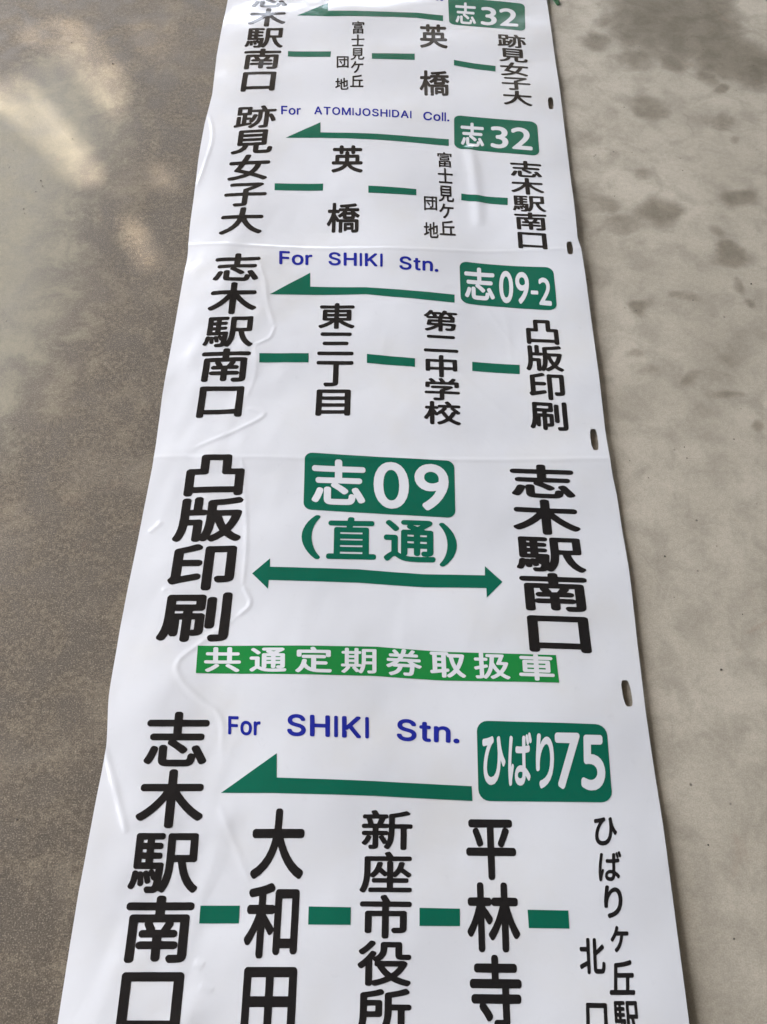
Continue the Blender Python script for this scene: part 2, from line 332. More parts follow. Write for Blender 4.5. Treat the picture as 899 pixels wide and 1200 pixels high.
# ------------------------------------------------------------------ unseen roof added to shade the floor, pierced to shape the sun patches
SUN_GAPS = [(30, 3, -0.355, 0.1261, 0.0033, 4.45), (29, 4, -0.3675, 0.1368, 0.0036, 5.63), (30, 4, -0.3567, 0.1378, 0.0028, 2.77), (31, 4, -0.3411, 0.1385, 0.003, 1.75), (29, 5, -0.3673, 0.1495, 0.0028, 3.51), (30, 5, -0.3543, 0.1481, 0.0029, 4.35), (31, 5, -0.3431, 0.1484, 0.0027, 4.9), (28, 6, -0.3757, 0.1628, 0.0032, 5.88), (29, 6, -0.3665, 0.1603, 0.0035, 5.31), (30, 6, -0.3547, 0.1606, 0.003, 3.5), (28, 7, -0.3791, 0.173, 0.0032, 2.94), (29, 7, -0.3655, 0.1729, 0.003, 5.4), (30, 7, -0.3559, 0.1721, 0.0024, 2.86), (27, 8, -0.3901, 0.1854, 0.0033, 0.55), (28, 8, -0.3771, 0.1869, 0.0033, 4.69), (29, 8, -0.3669, 0.1864, 0.0027, 4.2), (27, 9, -0.3922, 0.1967, 0.0031, 2.8), (28, 9, -0.3771, 0.1987, 0.0034, 1.45), (29, 9, -0.3655, 0.1956, 0.0028, 2.98), (27, 10, -0.392, 0.2077, 0.0027, 1.25), (28, 10, -0.38, 0.2129, 0.0024, 3.47), (26, 11, -0.4011, 0.2209, 0.0034, 3.4), (27, 11, -0.389, 0.2219, 0.0033, 5.27), (30, 17, -0.353, 0.2966, 0.0026, 4.68), (31, 17, -0.3417, 0.2921, 0.0025, 2.3), (32, 17, -0.328, 0.2974, 0.0021, 4.56), (19, 18, -0.4879, 0.3059, 0.0033, 3.41), (20, 18, -0.4741, 0.3058, 0.0037, 4.95), (21, 18, -0.464, 0.3078, 0.0033, 1.11), (29, 18, -0.3666, 0.303, 0.0024, 0.9), (30, 18, -0.353, 0.3059, 0.0022, 4.59), (31, 18, -0.3389, 0.3056, 0.0022, 4.1), (18, 19, -0.5009, 0.3212, 0.0021, 0.36), (19, 19, -0.4876, 0.3168, 0.0032, 5.26), (20, 19, -0.4746, 0.3163, 0.0037, 5.62), (21, 19, -0.4612, 0.3168, 0.0039, 1.83), (29, 19, -0.3646, 0.3171, 0.0025, 5.28), (30, 19, -0.3552, 0.3175, 0.0025, 0.88), (31, 19, -0.3396, 0.3199, 0.0025, 0.97), (17, 20, -0.5115, 0.3287, 0.0031, 2.31), (18, 20, -0.4971, 0.3299, 0.0033, 6.06), (19, 20, -0.4841, 0.328, 0.0031, 5.24), (20, 20, -0.4724, 0.3291, 0.0033, 5.22), (21, 20, -0.4618, 0.3281, 0.0033, 2.71), (29, 20, -0.3643, 0.3284, 0.0026, 3.36), (30, 20, -0.355, 0.3327, 0.0026, 4.72), (31, 20, -0.3451, 0.327, 0.0022, 5.28), (16, 21, -0.5219, 0.34, 0.0027, 1.91), (17, 21, -0.5084, 0.34, 0.0033, 3.16), (18, 21, -0.4961, 0.3417, 0.0032, 0.39), (19, 21, -0.4858, 0.3398, 0.0031, 0.48), (20, 21, -0.474, 0.3424, 0.0033, 2.74), (21, 21, -0.4615, 0.3406, 0.0035, 2.34), (29, 21, -0.3684, 0.3401, 0.0022, 5.02), (30, 21, -0.3576, 0.3386, 0.002, 3.01), (31, 21, -0.3407, 0.3442, 0.0019, 1.02), (15, 22, -0.5347, 0.3511, 0.0024, 4.36), (16, 22, -0.5214, 0.3517, 0.0025, 2.34), (17, 22, -0.5114, 0.3535, 0.0027, 5.12), (18, 22, -0.4993, 0.3548, 0.0038, 1.73), (19, 22, -0.4878, 0.3537, 0.0036, 3.84), (20, 22, -0.4729, 0.3517, 0.003, 1.55), (28, 22, -0.3748, 0.3539, 0.0023, 6.21), (14, 23, -0.5462, 0.3681, 0.0027, 3.97), (15, 23, -0.5374, 0.3687, 0.0019, 5.2), (16, 23, -0.5211, 0.3658, 0.003, 2.8), (17, 23, -0.51, 0.3676, 0.0035, 0.71), (18, 23, -0.4989, 0.3674, 0.0039, 1.38), (19, 23, -0.4851, 0.3656, 0.0034, 0.36), (14, 24, -0.546, 0.3775, 0.0026, 3.0), (15, 24, -0.5329, 0.3799, 0.0023, 5.66), (16, 24, -0.5201, 0.3796, 0.0034, 1.57), (17, 24, -0.5117, 0.3792, 0.0034, 3.57), (18, 24, -0.4998, 0.376, 0.0033, 3.35), (19, 24, -0.4853, 0.3792, 0.0036, 3.08), (13, 25, -0.5573, 0.3904, 0.0029, 0.53), (14, 25, -0.5457, 0.3922, 0.0026, 3.41), (15, 25, -0.5329, 0.3876, 0.0028, 3.36), (16, 25, -0.5238, 0.3876, 0.0032, 0.64), (17, 25, -0.5099, 0.3903, 0.0033, 1.36), (18, 25, -0.4966, 0.3896, 0.0039, 3.06), (12, 26, -0.5693, 0.4007, 0.0027, 3.47), (13, 26, -0.56, 0.4022, 0.0029, 4.83), (14, 26, -0.547, 0.4032, 0.0032, 0.31), (15, 26, -0.5335, 0.4034, 0.0025, 4.69), (16, 26, -0.5227, 0.4023, 0.0035, 5.9), (17, 26, -0.5104, 0.4044, 0.0032, 3.48), (11, 27, -0.5843, 0.4121, 0.0031, 0.87), (12, 27, -0.5697, 0.4143, 0.0019, 4.56), (13, 27, -0.5587, 0.4172, 0.0024, 0.04), (14, 27, -0.5475, 0.416, 0.0032, 3.6), (15, 27, -0.5354, 0.4132, 0.0032, 3.89), (16, 27, -0.5241, 0.4147, 0.0034, 2.48), (10, 28, -0.5932, 0.4273, 0.0024, 3.79), (11, 28, -0.5802, 0.4252, 0.0021, 1.83), (12, 28, -0.5737, 0.429, 0.0018, 5.69), (13, 28, -0.5549, 0.4256, 0.0024, 2.4), (14, 28, -0.5441, 0.427, 0.0033, 2.59), (15, 28, -0.5346, 0.426, 0.0035, 0.53), (16, 28, -0.5233, 0.426, 0.0034, 3.36), (9, 29, -0.6047, 0.4392, 0.003, 4.23), (10, 29, -0.5916, 0.4371, 0.0024, 2.86), (11, 29, -0.5794, 0.4383, 0.0026, 6.24), (12, 29, -0.5687, 0.4382, 0.0022, 3.91), (13, 29, -0.5604, 0.4368, 0.0027, 2.86), (14, 29, -0.5435, 0.4362, 0.003, 4.19), (15, 29, -0.5347, 0.438, 0.0031, 4.66), (8, 30, -0.6168, 0.4506, 0.0027, 1.12), (9, 30, -0.6067, 0.4506, 0.0031, 6.05), (10, 30, -0.5947, 0.4532, 0.0023, 3.18), (11, 30, -0.5808, 0.4529, 0.0025, 0.89), (12, 30, -0.5724, 0.4515, 0.0032, 3.5), (13, 30, -0.5583, 0.4495, 0.0036, 4.61), (14, 30, -0.5449, 0.45, 0.0037, 0.68), (7, 31, -0.6306, 0.4598, 0.0029, 5.17), (8, 31, -0.62, 0.4638, 0.0025, 5.4), (9, 31, -0.6064, 0.4636, 0.0029, 0.54), (10, 31, -0.5948, 0.4629, 0.0023, 5.44), (11, 31, -0.5796, 0.4625, 0.0021, 5.29), (12, 31, -0.5695, 0.4599, 0.0028, 2.18), (13, 31, -0.5587, 0.4612, 0.0034, 1.86), (21, 31, -0.4634, 0.4602, 0.0029, 1.1), (6, 32, -0.6402, 0.4761, 0.003, 2.67), (7, 32, -0.6281, 0.4741, 0.0031, 2.65), (8, 32, -0.6204, 0.476, 0.0027, 4.08), (9, 32, -0.6027, 0.4744, 0.0017, 3.34), (10, 32, -0.5912, 0.4748, 0.0022, 4.56), (11, 32, -0.5853, 0.4752, 0.0022, 5.52), (12, 32, -0.5699, 0.4748, 0.0036, 0.99), (13, 32, -0.5601, 0.4723, 0.0032, 1.54), (21, 32, -0.4604, 0.4752, 0.0025, 1.83), (22, 32, -0.4486, 0.4723, 0.0032, 4.14), (4, 33, -0.666, 0.4874, 0.0036, 0.13), (5, 33, -0.6549, 0.4856, 0.0035, 1.86), (6, 33, -0.641, 0.4879, 0.0037, 6.12), (7, 33, -0.6303, 0.4871, 0.0032, 1.79), (8, 33, -0.6181, 0.4839, 0.0027, 4.26), (9, 33, -0.6034, 0.484, 0.0029, 1.38), (10, 33, -0.5924, 0.4835, 0.0031, 2.36), (11, 33, -0.581, 0.4869, 0.0029, 1.56), (12, 33, -0.5678, 0.4842, 0.0034, 4.44), (20, 33, -0.4732, 0.4846, 0.0027, 4.25), (21, 33, -0.4603, 0.4859, 0.0032, 1.54), (22, 33, -0.4524, 0.4877, 0.0028, 5.18), (3, 34, -0.6767, 0.4976, 0.0036, 5.51), (4, 34, -0.6684, 0.4987, 0.0033, 1.67), (5, 34, -0.6553, 0.4975, 0.003, 1.13), (6, 34, -0.642, 0.4961, 0.0033, 2.79), (7, 34, -0.6285, 0.4949, 0.0024, 1.3), (8, 34, -0.618, 0.4951, 0.0025, 4.38), (9, 34, -0.6077, 0.4963, 0.0021, 1.49), (10, 34, -0.5922, 0.499, 0.0033, 4.97), (11, 34, -0.5821, 0.4964, 0.0031, 5.91), (19, 34, -0.4841, 0.4994, 0.0027, 1.63), (20, 34, -0.4727, 0.499, 0.0027, 2.89), (21, 34, -0.4629, 0.499, 0.0031, 1.34), (22, 34, -0.449, 0.4972, 0.003, 4.51), (2, 35, -0.6908, 0.5104, 0.0029, 4.28), (3, 35, -0.6784, 0.5108, 0.0032, 0.92), (4, 35, -0.6643, 0.5108, 0.0032, 4.86), (5, 35, -0.6557, 0.5093, 0.0035, 1.5), (6, 35, -0.6403, 0.5086, 0.0024, 2.62), (7, 35, -0.6319, 0.5108, 0.0029, 2.84), (8, 35, -0.6179, 0.5133, 0.0022, 2.07), (9, 35, -0.6037, 0.5083, 0.0029, 1.84), (10, 35, -0.5914, 0.5073, 0.003, 2.34), (18, 35, -0.5002, 0.5109, 0.0025, 3.19), (19, 35, -0.4883, 0.5116, 0.003, 4.82), (20, 35, -0.4737, 0.5077, 0.0029, 5.35), (21, 35, -0.4622, 0.5107, 0.0032, 3.54), (22, 35, -0.4477, 0.5088, 0.0029, 0.23), (2, 36, -0.689, 0.5239, 0.0033, 0.31), (3, 36, -0.6787, 0.5215, 0.0036, 5.11), (4, 36, -0.6657, 0.5212, 0.0032, 1.85), (5, 36, -0.6552, 0.5213, 0.0025, 4.33), (6, 36, -0.6409, 0.5215, 0.0022, 0.31), (7, 36, -0.6282, 0.5193, 0.0029, 0.12), (8, 36, -0.6179, 0.5209, 0.002, 0.09), (9, 36, -0.6055, 0.5246, 0.0026, 6.12), (18, 36, -0.4971, 0.5203, 0.0029, 2.13), (19, 36, -0.4856, 0.5196, 0.0028, 4.3), (20, 36, -0.4728, 0.5229, 0.0027, 4.84), (21, 36, -0.4616, 0.52, 0.0028, 4.92), (22, 36, -0.4469, 0.5225, 0.0024, 3.9), (2, 37, -0.6913, 0.5346, 0.0034, 4.5), (3, 37, -0.6779, 0.534, 0.0035, 0.19), (4, 37, -0.6668, 0.5346, 0.0036, 4.46), (5, 37, -0.6534, 0.5347, 0.0025, 4.11), (6, 37, -0.6417, 0.5358, 0.0019, 4.46), (7, 37, -0.6264, 0.5347, 0.0016, 4.6), (8, 37, -0.6176, 0.5325, 0.0022, 5.8), (9, 37, -0.6079, 0.5343, 0.0032, 5.39), (17, 37, -0.5129, 0.534, 0.0025, 5.82), (18, 37, -0.496, 0.5348, 0.0029, 4.14), (19, 37, -0.4877, 0.5358, 0.0031, 3.83), (20, 37, -0.4723, 0.535, 0.0031, 0.13), (21, 37, -0.4609, 0.5331, 0.003, 0.33), (22, 37, -0.4509, 0.5318, 0.0028, 0.98), (2, 38, -0.689, 0.5456, 0.0031, 2.03), (3, 38, -0.6769, 0.5483, 0.0032, 5.88), (4, 38, -0.6633, 0.5436, 0.0028, 1.22), (5, 38, -0.6528, 0.5464, 0.0029, 5.95), (6, 38, -0.645, 0.5452, 0.0021, 1.86), (7, 38, -0.627, 0.5491, 0.0025, 1.56), (8, 38, -0.6157, 0.5465, 0.0026, 3.77), (16, 38, -0.5218, 0.5469, 0.002, 5.31), (17, 38, -0.5089, 0.5447, 0.0028, 1.81), (18, 38, -0.4964, 0.5452, 0.003, 1.61), (19, 38, -0.485, 0.5476, 0.0034, 1.09), (20, 38, -0.4738, 0.545, 0.0033, 3.27), (21, 38, -0.4619, 0.546, 0.003, 4.79), (22, 38, -0.4524, 0.5437, 0.0027, 3.52), (2, 39, -0.6898, 0.5577, 0.0038, 3.3), (3, 39, -0.6787, 0.5578, 0.0027, 5.04), (4, 39, -0.6633, 0.5607, 0.0027, 0.84), (5, 39, -0.6549, 0.5619, 0.0016, 0.34), (6, 39, -0.643, 0.558, 0.0023, 5.79), (7, 39, -0.631, 0.5578, 0.0031, 4.14), (16, 39, -0.5239, 0.5563, 0.0025, 2.52), (17, 39, -0.5117, 0.5569, 0.003, 1.32), (18, 39, -0.4981, 0.5567, 0.0034, 6.23), (19, 39, -0.4856, 0.5601, 0.003, 5.54), (20, 39, -0.4721, 0.5581, 0.0032, 5.11), (21, 39, -0.4586, 0.5591, 0.0022, 4.9), (22, 39, -0.4468, 0.5612, 0.0018, 5.83), (6, 40, -0.6436, 0.5704, 0.0027, 5.89), (15, 40, -0.5322, 0.5705, 0.0027, 6.25), (16, 40, -0.5236, 0.5723, 0.0027, 2.46), (17, 40, -0.5109, 0.5683, 0.003, 2.25), (18, 40, -0.4992, 0.569, 0.0028, 4.19), (19, 40, -0.4838, 0.5696, 0.0032, 0.59), (20, 40, -0.473, 0.5676, 0.003, 5.17), (21, 40, -0.4632, 0.5701, 0.0025, 2.8), (14, 41, -0.5466, 0.5801, 0.0023, 2.45), (15, 41, -0.5306, 0.5791, 0.0021, 3.91), (16, 41, -0.5207, 0.581, 0.0029, 3.77), (17, 41, -0.5081, 0.584, 0.0028, 1.8), (18, 41, -0.4986, 0.581, 0.0033, 1.75), (19, 41, -0.4847, 0.5836, 0.003, 1.48), (20, 41, -0.4755, 0.5824, 0.0025, 1.1), (21, 41, -0.461, 0.5847, 0.0024, 1.26), (13, 42, -0.5549, 0.5925, 0.0023, 5.58), (14, 42, -0.5468, 0.5911, 0.0019, 5.66), (15, 42, -0.5358, 0.5964, 0.0027, 3.01), (16, 42, -0.5232, 0.5916, 0.0029, 6.22), (17, 42, -0.5081, 0.5939, 0.0034, 1.86), (18, 42, -0.4992, 0.5949, 0.0031, 0.73), (19, 42, -0.4839, 0.5954, 0.003, 5.15), (20, 42, -0.4762, 0.5925, 0.0027, 1.5), (21, 42, -0.4653, 0.5913, 0.0021, 2.33), (12, 43, -0.5714, 0.6065, 0.0017, 2.11), (13, 43, -0.5588, 0.6089, 0.0023, 5.31), (14, 43, -0.5466, 0.6077, 0.0024, 2.66), (15, 43, -0.5348, 0.6038, 0.003, 2.65), (16, 43, -0.5229, 0.6043, 0.0028, 0.47), (17, 43, -0.5101, 0.6059, 0.0031, 4.69), (18, 43, -0.4951, 0.6068, 0.0027, 6.02), (19, 43, -0.4855, 0.6052, 0.0027, 2.36), (20, 43, -0.4716, 0.6067, 0.0025, 3.82), (21, 43, -0.4612, 0.6095, 0.0014, 1.94), (12, 44, -0.5689, 0.6189, 0.0022, 2.23), (13, 44, -0.5609, 0.6208, 0.0027, 3.81), (14, 44, -0.5429, 0.6191, 0.0023, 2.27), (15, 44, -0.5345, 0.617, 0.0031, 2.73), (16, 44, -0.5238, 0.6166, 0.0033, 2.29), (17, 44, -0.5114, 0.6164, 0.0026, 5.64), (18, 44, -0.4962, 0.6191, 0.0027, 1.89), (19, 44, -0.4868, 0.6176, 0.0023, 2.99), (20, 44, -0.4758, 0.6194, 0.0022, 0.37), (26, 44, -0.4037, 0.616, 0.0021, 3.59), (11, 45, -0.5803, 0.6319, 0.002, 1.66), (12, 45, -0.5674, 0.6303, 0.0024, 3.95), (13, 45, -0.5607, 0.6308, 0.0023, 1.49), (14, 45, -0.5479, 0.631, 0.0031, 3.83), (15, 45, -0.5338, 0.628, 0.0032, 2.32), (16, 45, -0.5228, 0.6316, 0.0031, 0.12), (17, 45, -0.5077, 0.6307, 0.0029, 2.35), (18, 45, -0.4971, 0.6308, 0.0028, 3.07), (19, 45, -0.4891, 0.6276, 0.0015, 0.88), (25, 45, -0.4125, 0.6328, 0.0023, 4.22), (26, 45, -0.4018, 0.629, 0.0016, 4.73), (27, 45, -0.3892, 0.6315, 0.0017, 5.02), (10, 46, -0.5918, 0.6419, 0.0024, 2.27), (11, 46, -0.5813, 0.645, 0.0025, 4.51), (12, 46, -0.5698, 0.6412, 0.0023, 1.35), (13, 46, -0.5574, 0.6423, 0.0031, 1.12), (14, 46, -0.5455, 0.6416, 0.0027, 4.37), (15, 46, -0.5334, 0.6411, 0.0034, 0.68), (16, 46, -0.521, 0.6441, 0.0029, 2.31), (17, 46, -0.5084, 0.6405, 0.0022, 3.01), (18, 46, -0.5008, 0.6426, 0.002, 5.93), (24, 46, -0.429, 0.6452, 0.0022, 4.16), (25, 46, -0.4136, 0.6386, 0.0016, 0.2), (26, 46, -0.4015, 0.6427, 0.0016, 4.98), (27, 46, -0.3862, 0.6431, 0.0017, 0.66), (28, 46, -0.3749, 0.6411, 0.0015, 0.1), (8, 47, -0.6187, 0.6569, 0.0024, 4.0), (9, 47, -0.6077, 0.6534, 0.0025, 2.34), (10, 47, -0.594, 0.6521, 0.0025, 1.91), (11, 47, -0.5827, 0.6506, 0.0022, 5.98), (12, 47, -0.5709, 0.6516, 0.0027, 4.93), (13, 47, -0.5582, 0.6512, 0.0028, 4.95), (14, 47, -0.5458, 0.6536, 0.0032, 1.67), (15, 47, -0.5353, 0.6542, 0.0027, 2.48), (16, 47, -0.5199, 0.6555, 0.0024, 6.27), (17, 47, -0.5066, 0.6513, 0.0021, 5.99), (18, 47, -0.4996, 0.6563, 0.0017, 0.83), (23, 47, -0.4385, 0.6556, 0.0023, 3.34), (24, 47, -0.4261, 0.6533, 0.0022, 3.21), (25, 47, -0.417, 0.6574, 0.0018, 2.75), (26, 47, -0.4024, 0.6563, 0.0015, 4.33), (27, 47, -0.3858, 0.6507, 0.0011, 5.32), (28, 47, -0.3756, 0.6542, 0.0013, 0.26), (6, 48, -0.6394, 0.6646, 0.0025, 5.69), (7, 48, -0.6291, 0.665, 0.0028, 0.46), (8, 48, -0.6177, 0.6623, 0.0017, 1.91), (9, 48, -0.6059, 0.669, 0.0024, 2.62), (10, 48, -0.5926, 0.6681, 0.0025, 4.51), (11, 48, -0.5797, 0.6637, 0.0025, 3.81), (12, 48, -0.5713, 0.6666, 0.0031, 1.58), (13, 48, -0.5561, 0.6634, 0.003, 3.43), (14, 48, -0.5457, 0.6652, 0.0028, 1.22), (15, 48, -0.5365, 0.6675, 0.003, 2.63), (16, 48, -0.5234, 0.6683, 0.0025, 2.46), (17, 48, -0.5107, 0.6693, 0.0023, 0.62), (23, 48, -0.4412, 0.6628, 0.0019, 0.76), (24, 48, -0.4227, 0.6696, 0.0016, 2.94), (25, 48, -0.4126, 0.6627, 0.0019, 2.4), (26, 48, -0.4007, 0.6643, 0.0016, 1.73), (27, 48, -0.389, 0.6645, 0.0013, 2.89), (28, 48, -0.3756, 0.665, 0.0013, 3.54), (5, 49, -0.6545, 0.6775, 0.0034, 2.79), (6, 49, -0.6414, 0.6781, 0.0032, 1.85), (7, 49, -0.6273, 0.6772, 0.0029, 0.28), (8, 49, -0.6166, 0.6769, 0.0024, 1.27), (9, 49, -0.6087, 0.6813, 0.0016, 1.11), (10, 49, -0.5918, 0.6783, 0.0022, 1.98), (11, 49, -0.5838, 0.6759, 0.0027, 1.77), (12, 49, -0.5692, 0.6774, 0.0028, 2.57), (13, 49, -0.5586, 0.6783, 0.003, 1.25), (14, 49, -0.5435, 0.6784, 0.0027, 4.75), (15, 49, -0.5363, 0.6761, 0.0025, 6.1), (16, 49, -0.5228, 0.6755, 0.0026, 5.08), (22, 49, -0.4475, 0.675, 0.0021, 2.16), (23, 49, -0.4347, 0.6814, 0.002, 1.06), (24, 49, -0.4231, 0.6811, 0.0018, 4.36), (25, 49, -0.4114, 0.676, 0.0012, 2.09), (26, 49, -0.4022, 0.6787, 0.0013, 6.17), (27, 49, -0.3864, 0.6804, 0.0012, 0.92), (28, 49, -0.3746, 0.6765, 0.0014, 5.85), (5, 50, -0.6552, 0.6918, 0.0032, 0.84), (6, 50, -0.6432, 0.6883, 0.0026, 2.59), (7, 50, -0.63, 0.6869, 0.0018, 2.83), (8, 50, -0.6204, 0.6926, 0.0022, 0.57), (9, 50, -0.6068, 0.6875, 0.0019, 0.82), (10, 50, -0.597, 0.6918, 0.002, 6.17), (11, 50, -0.5798, 0.6901, 0.0027, 1.44), (12, 50, -0.5693, 0.6896, 0.0026, 2.4), (13, 50, -0.5591, 0.6899, 0.0029, 2.06), (14, 50, -0.5458, 0.6919, 0.0032, 5.78), (15, 50, -0.5318, 0.6883, 0.0022, 3.96), (16, 50, -0.5247, 0.6933, 0.0022, 3.25), (22, 50, -0.4535, 0.6901, 0.002, 3.57), (23, 50, -0.4413, 0.6929, 0.0018, 5.51), (24, 50, -0.4238, 0.6909, 0.0014, 5.3), (25, 50, -0.4125, 0.6889, 0.0013, 2.85), (26, 50, -0.4001, 0.688, 0.0011, 4.43), (27, 50, -0.3913, 0.6863, 0.0013, 5.65), (5, 51, -0.6546, 0.7023, 0.0031, 1.49), (6, 51, -0.6437, 0.702, 0.0024, 1.38), (7, 51, -0.6319, 0.6991, 0.0016, 5.65), (8, 51, -0.6146, 0.7014, 0.0016, 1.23), (9, 51, -0.6086, 0.7027, 0.0025, 5.18), (10, 51, -0.5916, 0.7022, 0.0029, 1.44), (11, 51, -0.5837, 0.7043, 0.0029, 6.24), (12, 51, -0.5724, 0.7012, 0.0029, 3.52), (13, 51, -0.5552, 0.7, 0.0028, 4.88), (14, 51, -0.5428, 0.7051, 0.0022, 4.15), (15, 51, -0.5335, 0.6991, 0.0026, 4.58), (21, 51, -0.4622, 0.6988, 0.0023, 3.58), (22, 51, -0.4464, 0.7031, 0.0018, 2.16), (23, 51, -0.4362, 0.6998, 0.0019, 2.4), (24, 51, -0.4288, 0.7053, 0.0013, 3.37), (25, 51, -0.4101, 0.7008, 0.0011, 3.04), (26, 51, -0.4025, 0.7, 0.0015, 4.31), (27, 51, -0.3907, 0.7035, 0.0017, 5.02), (4, 52, -0.6634, 0.7114, 0.0027, 2.45), (5, 52, -0.6523, 0.7133, 0.0029, 0.33), (6, 52, -0.6441, 0.7113, 0.0024, 1.45), (7, 52, -0.634, 0.7121, 0.0013, 2.35), (8, 52, -0.6185, 0.711, 0.0025, 4.4), (9, 52, -0.6064, 0.7147, 0.002, 6.23), (10, 52, -0.5927, 0.7143, 0.003, 3.85), (11, 52, -0.58, 0.7165, 0.003, 2.85), (12, 52, -0.5677, 0.7129, 0.0029, 1.3), (13, 52, -0.5575, 0.713, 0.003, 1.48), (14, 52, -0.5475, 0.7137, 0.002, 0.14), (21, 52, -0.462, 0.7113, 0.002, 2.77), (22, 52, -0.4504, 0.7137, 0.0019, 4.83), (23, 52, -0.4402, 0.7134, 0.0013, 0.21), (24, 52, -0.4263, 0.7143, 0.0011, 2.24), (25, 52, -0.4167, 0.7124, 0.0015, 3.3), (26, 52, -0.4026, 0.7131, 0.0015, 3.41), (27, 52, -0.3869, 0.7116, 0.002, 4.2), (6, 53, -0.6432, 0.7229, 0.0022, 3.0), (7, 53, -0.6279, 0.7252, 0.0024, 0.04), (8, 53, -0.6208, 0.7254, 0.0026, 0.21), (9, 53, -0.6072, 0.7268, 0.0028, 4.09), (10, 53, -0.5961, 0.7246, 0.0029, 1.08), (11, 53, -0.5818, 0.7243, 0.0033, 1.75), (12, 53, -0.5716, 0.7247, 0.0033, 5.62), (21, 53, -0.4648, 0.7267, 0.0021, 1.85), (22, 53, -0.4489, 0.7299, 0.0015, 0.46), (23, 53, -0.4368, 0.7292, 0.0012, 5.37), (24, 53, -0.4254, 0.7235, 0.0012, 2.19), (25, 53, -0.411, 0.7258, 0.0013, 0.78), (26, 53, -0.4044, 0.7222, 0.0014, 5.72), (8, 54, -0.6177, 0.7391, 0.0025, 4.09), (9, 54, -0.6053, 0.7363, 0.0028, 5.22), (10, 54, -0.5946, 0.7385, 0.0033, 0.5), (20, 54, -0.476, 0.7391, 0.0023, 2.23), (21, 54, -0.4619, 0.7396, 0.002, 1.92), (22, 54, -0.4525, 0.7407, 0.0016, 5.56), (23, 54, -0.4347, 0.7383, 0.0011, 2.08), (24, 54, -0.4237, 0.7359, 0.0017, 3.91)]      # cell, centre, radius, turn: holes added to make the sun patches, given where their sunlight lands
LATTICE = (-0.72, 0.084, 34, 57, 0.012)
ROOF_Z = 3.2


def build_shade_roof():
    x0, x1, y0, y1 = (-2.5, 12, -12, 6.9)
    gx0, gy0, nx, ny, p = LATTICE
    sx, sy = sun_dir.x * ROOF_Z / sun_dir.z, sun_dir.y * ROOF_Z / sun_dir.z
    a0, b0 = gx0 + sx, gy0 + sy
    a1, b1 = a0 + nx * p, b0 + ny * p
    vs, fs = [], []

    def poly(pts):
        fs.append(list(range(len(vs), len(vs) + len(pts))))
        vs.extend((x, y, ROOF_Z) for x, y in pts)

    for r in ((x0, y0, a0, y1), (a1, y0, x1, y1), (a0, y0, a1, b0), (a0, b1, a1, y1)):
        poly([(r[0], r[1]), (r[2], r[1]), (r[2], r[3]), (r[0], r[3])])
    gap = {(g[0], g[1]): g for g in SUN_GAPS}
    for iy in range(ny):
        for ix in range(nx):
            c = [(a0 + (ix + i) * p, b0 + (iy + j) * p) for i, j in ((0, 0), (1, 0), (1, 1), (0, 1))]
            g = gap.get((ix, iy))
            if not g:
                poly(c)
                continue
            n = 8
            h = [(g[2] + sx + g[4] * math.cos(2 * math.pi * (k - 3 + 0.5) / n), g[3] + sy + g[4] * math.sin(2 * math.pi * (k - 3 + 0.5) / n)) for k in range(n)]
            for s in range(4):       # each side of the cell joined to its two hole points
                q = [h[(2 * s + k) % n] for k in range(3)]
                poly([c[s], c[(s + 1) % 4], q[2], q[1], q[0]])
    me = bpy.data.meshes.new("shade_roof")
    me.from_pydata(vs, [], fs)
    m = mat("shade_roof_grey", (0.16, 0.157, 0.153), 0.6)
    o = obj("shade_roof", me, m)
    o['kind'] = 'structure'
    o['label'] = 'unseen pierced roof added over the concrete floor to shade it'
    o['category'] = 'shade roof'
    return o


build_shade_roof()


def build_shade_wall(size, at, text):  # unseen walls, added only to block light from the right and behind
    bm = bmesh.new()
    bmesh.ops.create_cube(bm, size=1)
    bmesh.ops.scale(bm, vec=size, verts=bm.verts)
    bmesh.ops.translate(bm, vec=at, verts=bm.verts)
    me = bpy.data.meshes.new("shade_wall")
    bm.to_mesh(me)
    bm.free()
    o = obj("shade_wall", me, mat("shade_wall_grey", (0.16, 0.157, 0.153), 0.7))
    o['kind'] = 'structure'
    o['label'] = text
    o['category'] = 'shade wall'


WALL_H = ROOF_Z - 0.05
build_shade_wall((0.12, 9.0, WALL_H), (2.4, 2.0, WALL_H / 2), 'unseen plain wall added to block light from the right of the floor')
build_shade_wall((7.0, 0.12, WALL_H), (1.5, -2.4, WALL_H / 2), 'unseen plain wall added behind the viewer to block light')

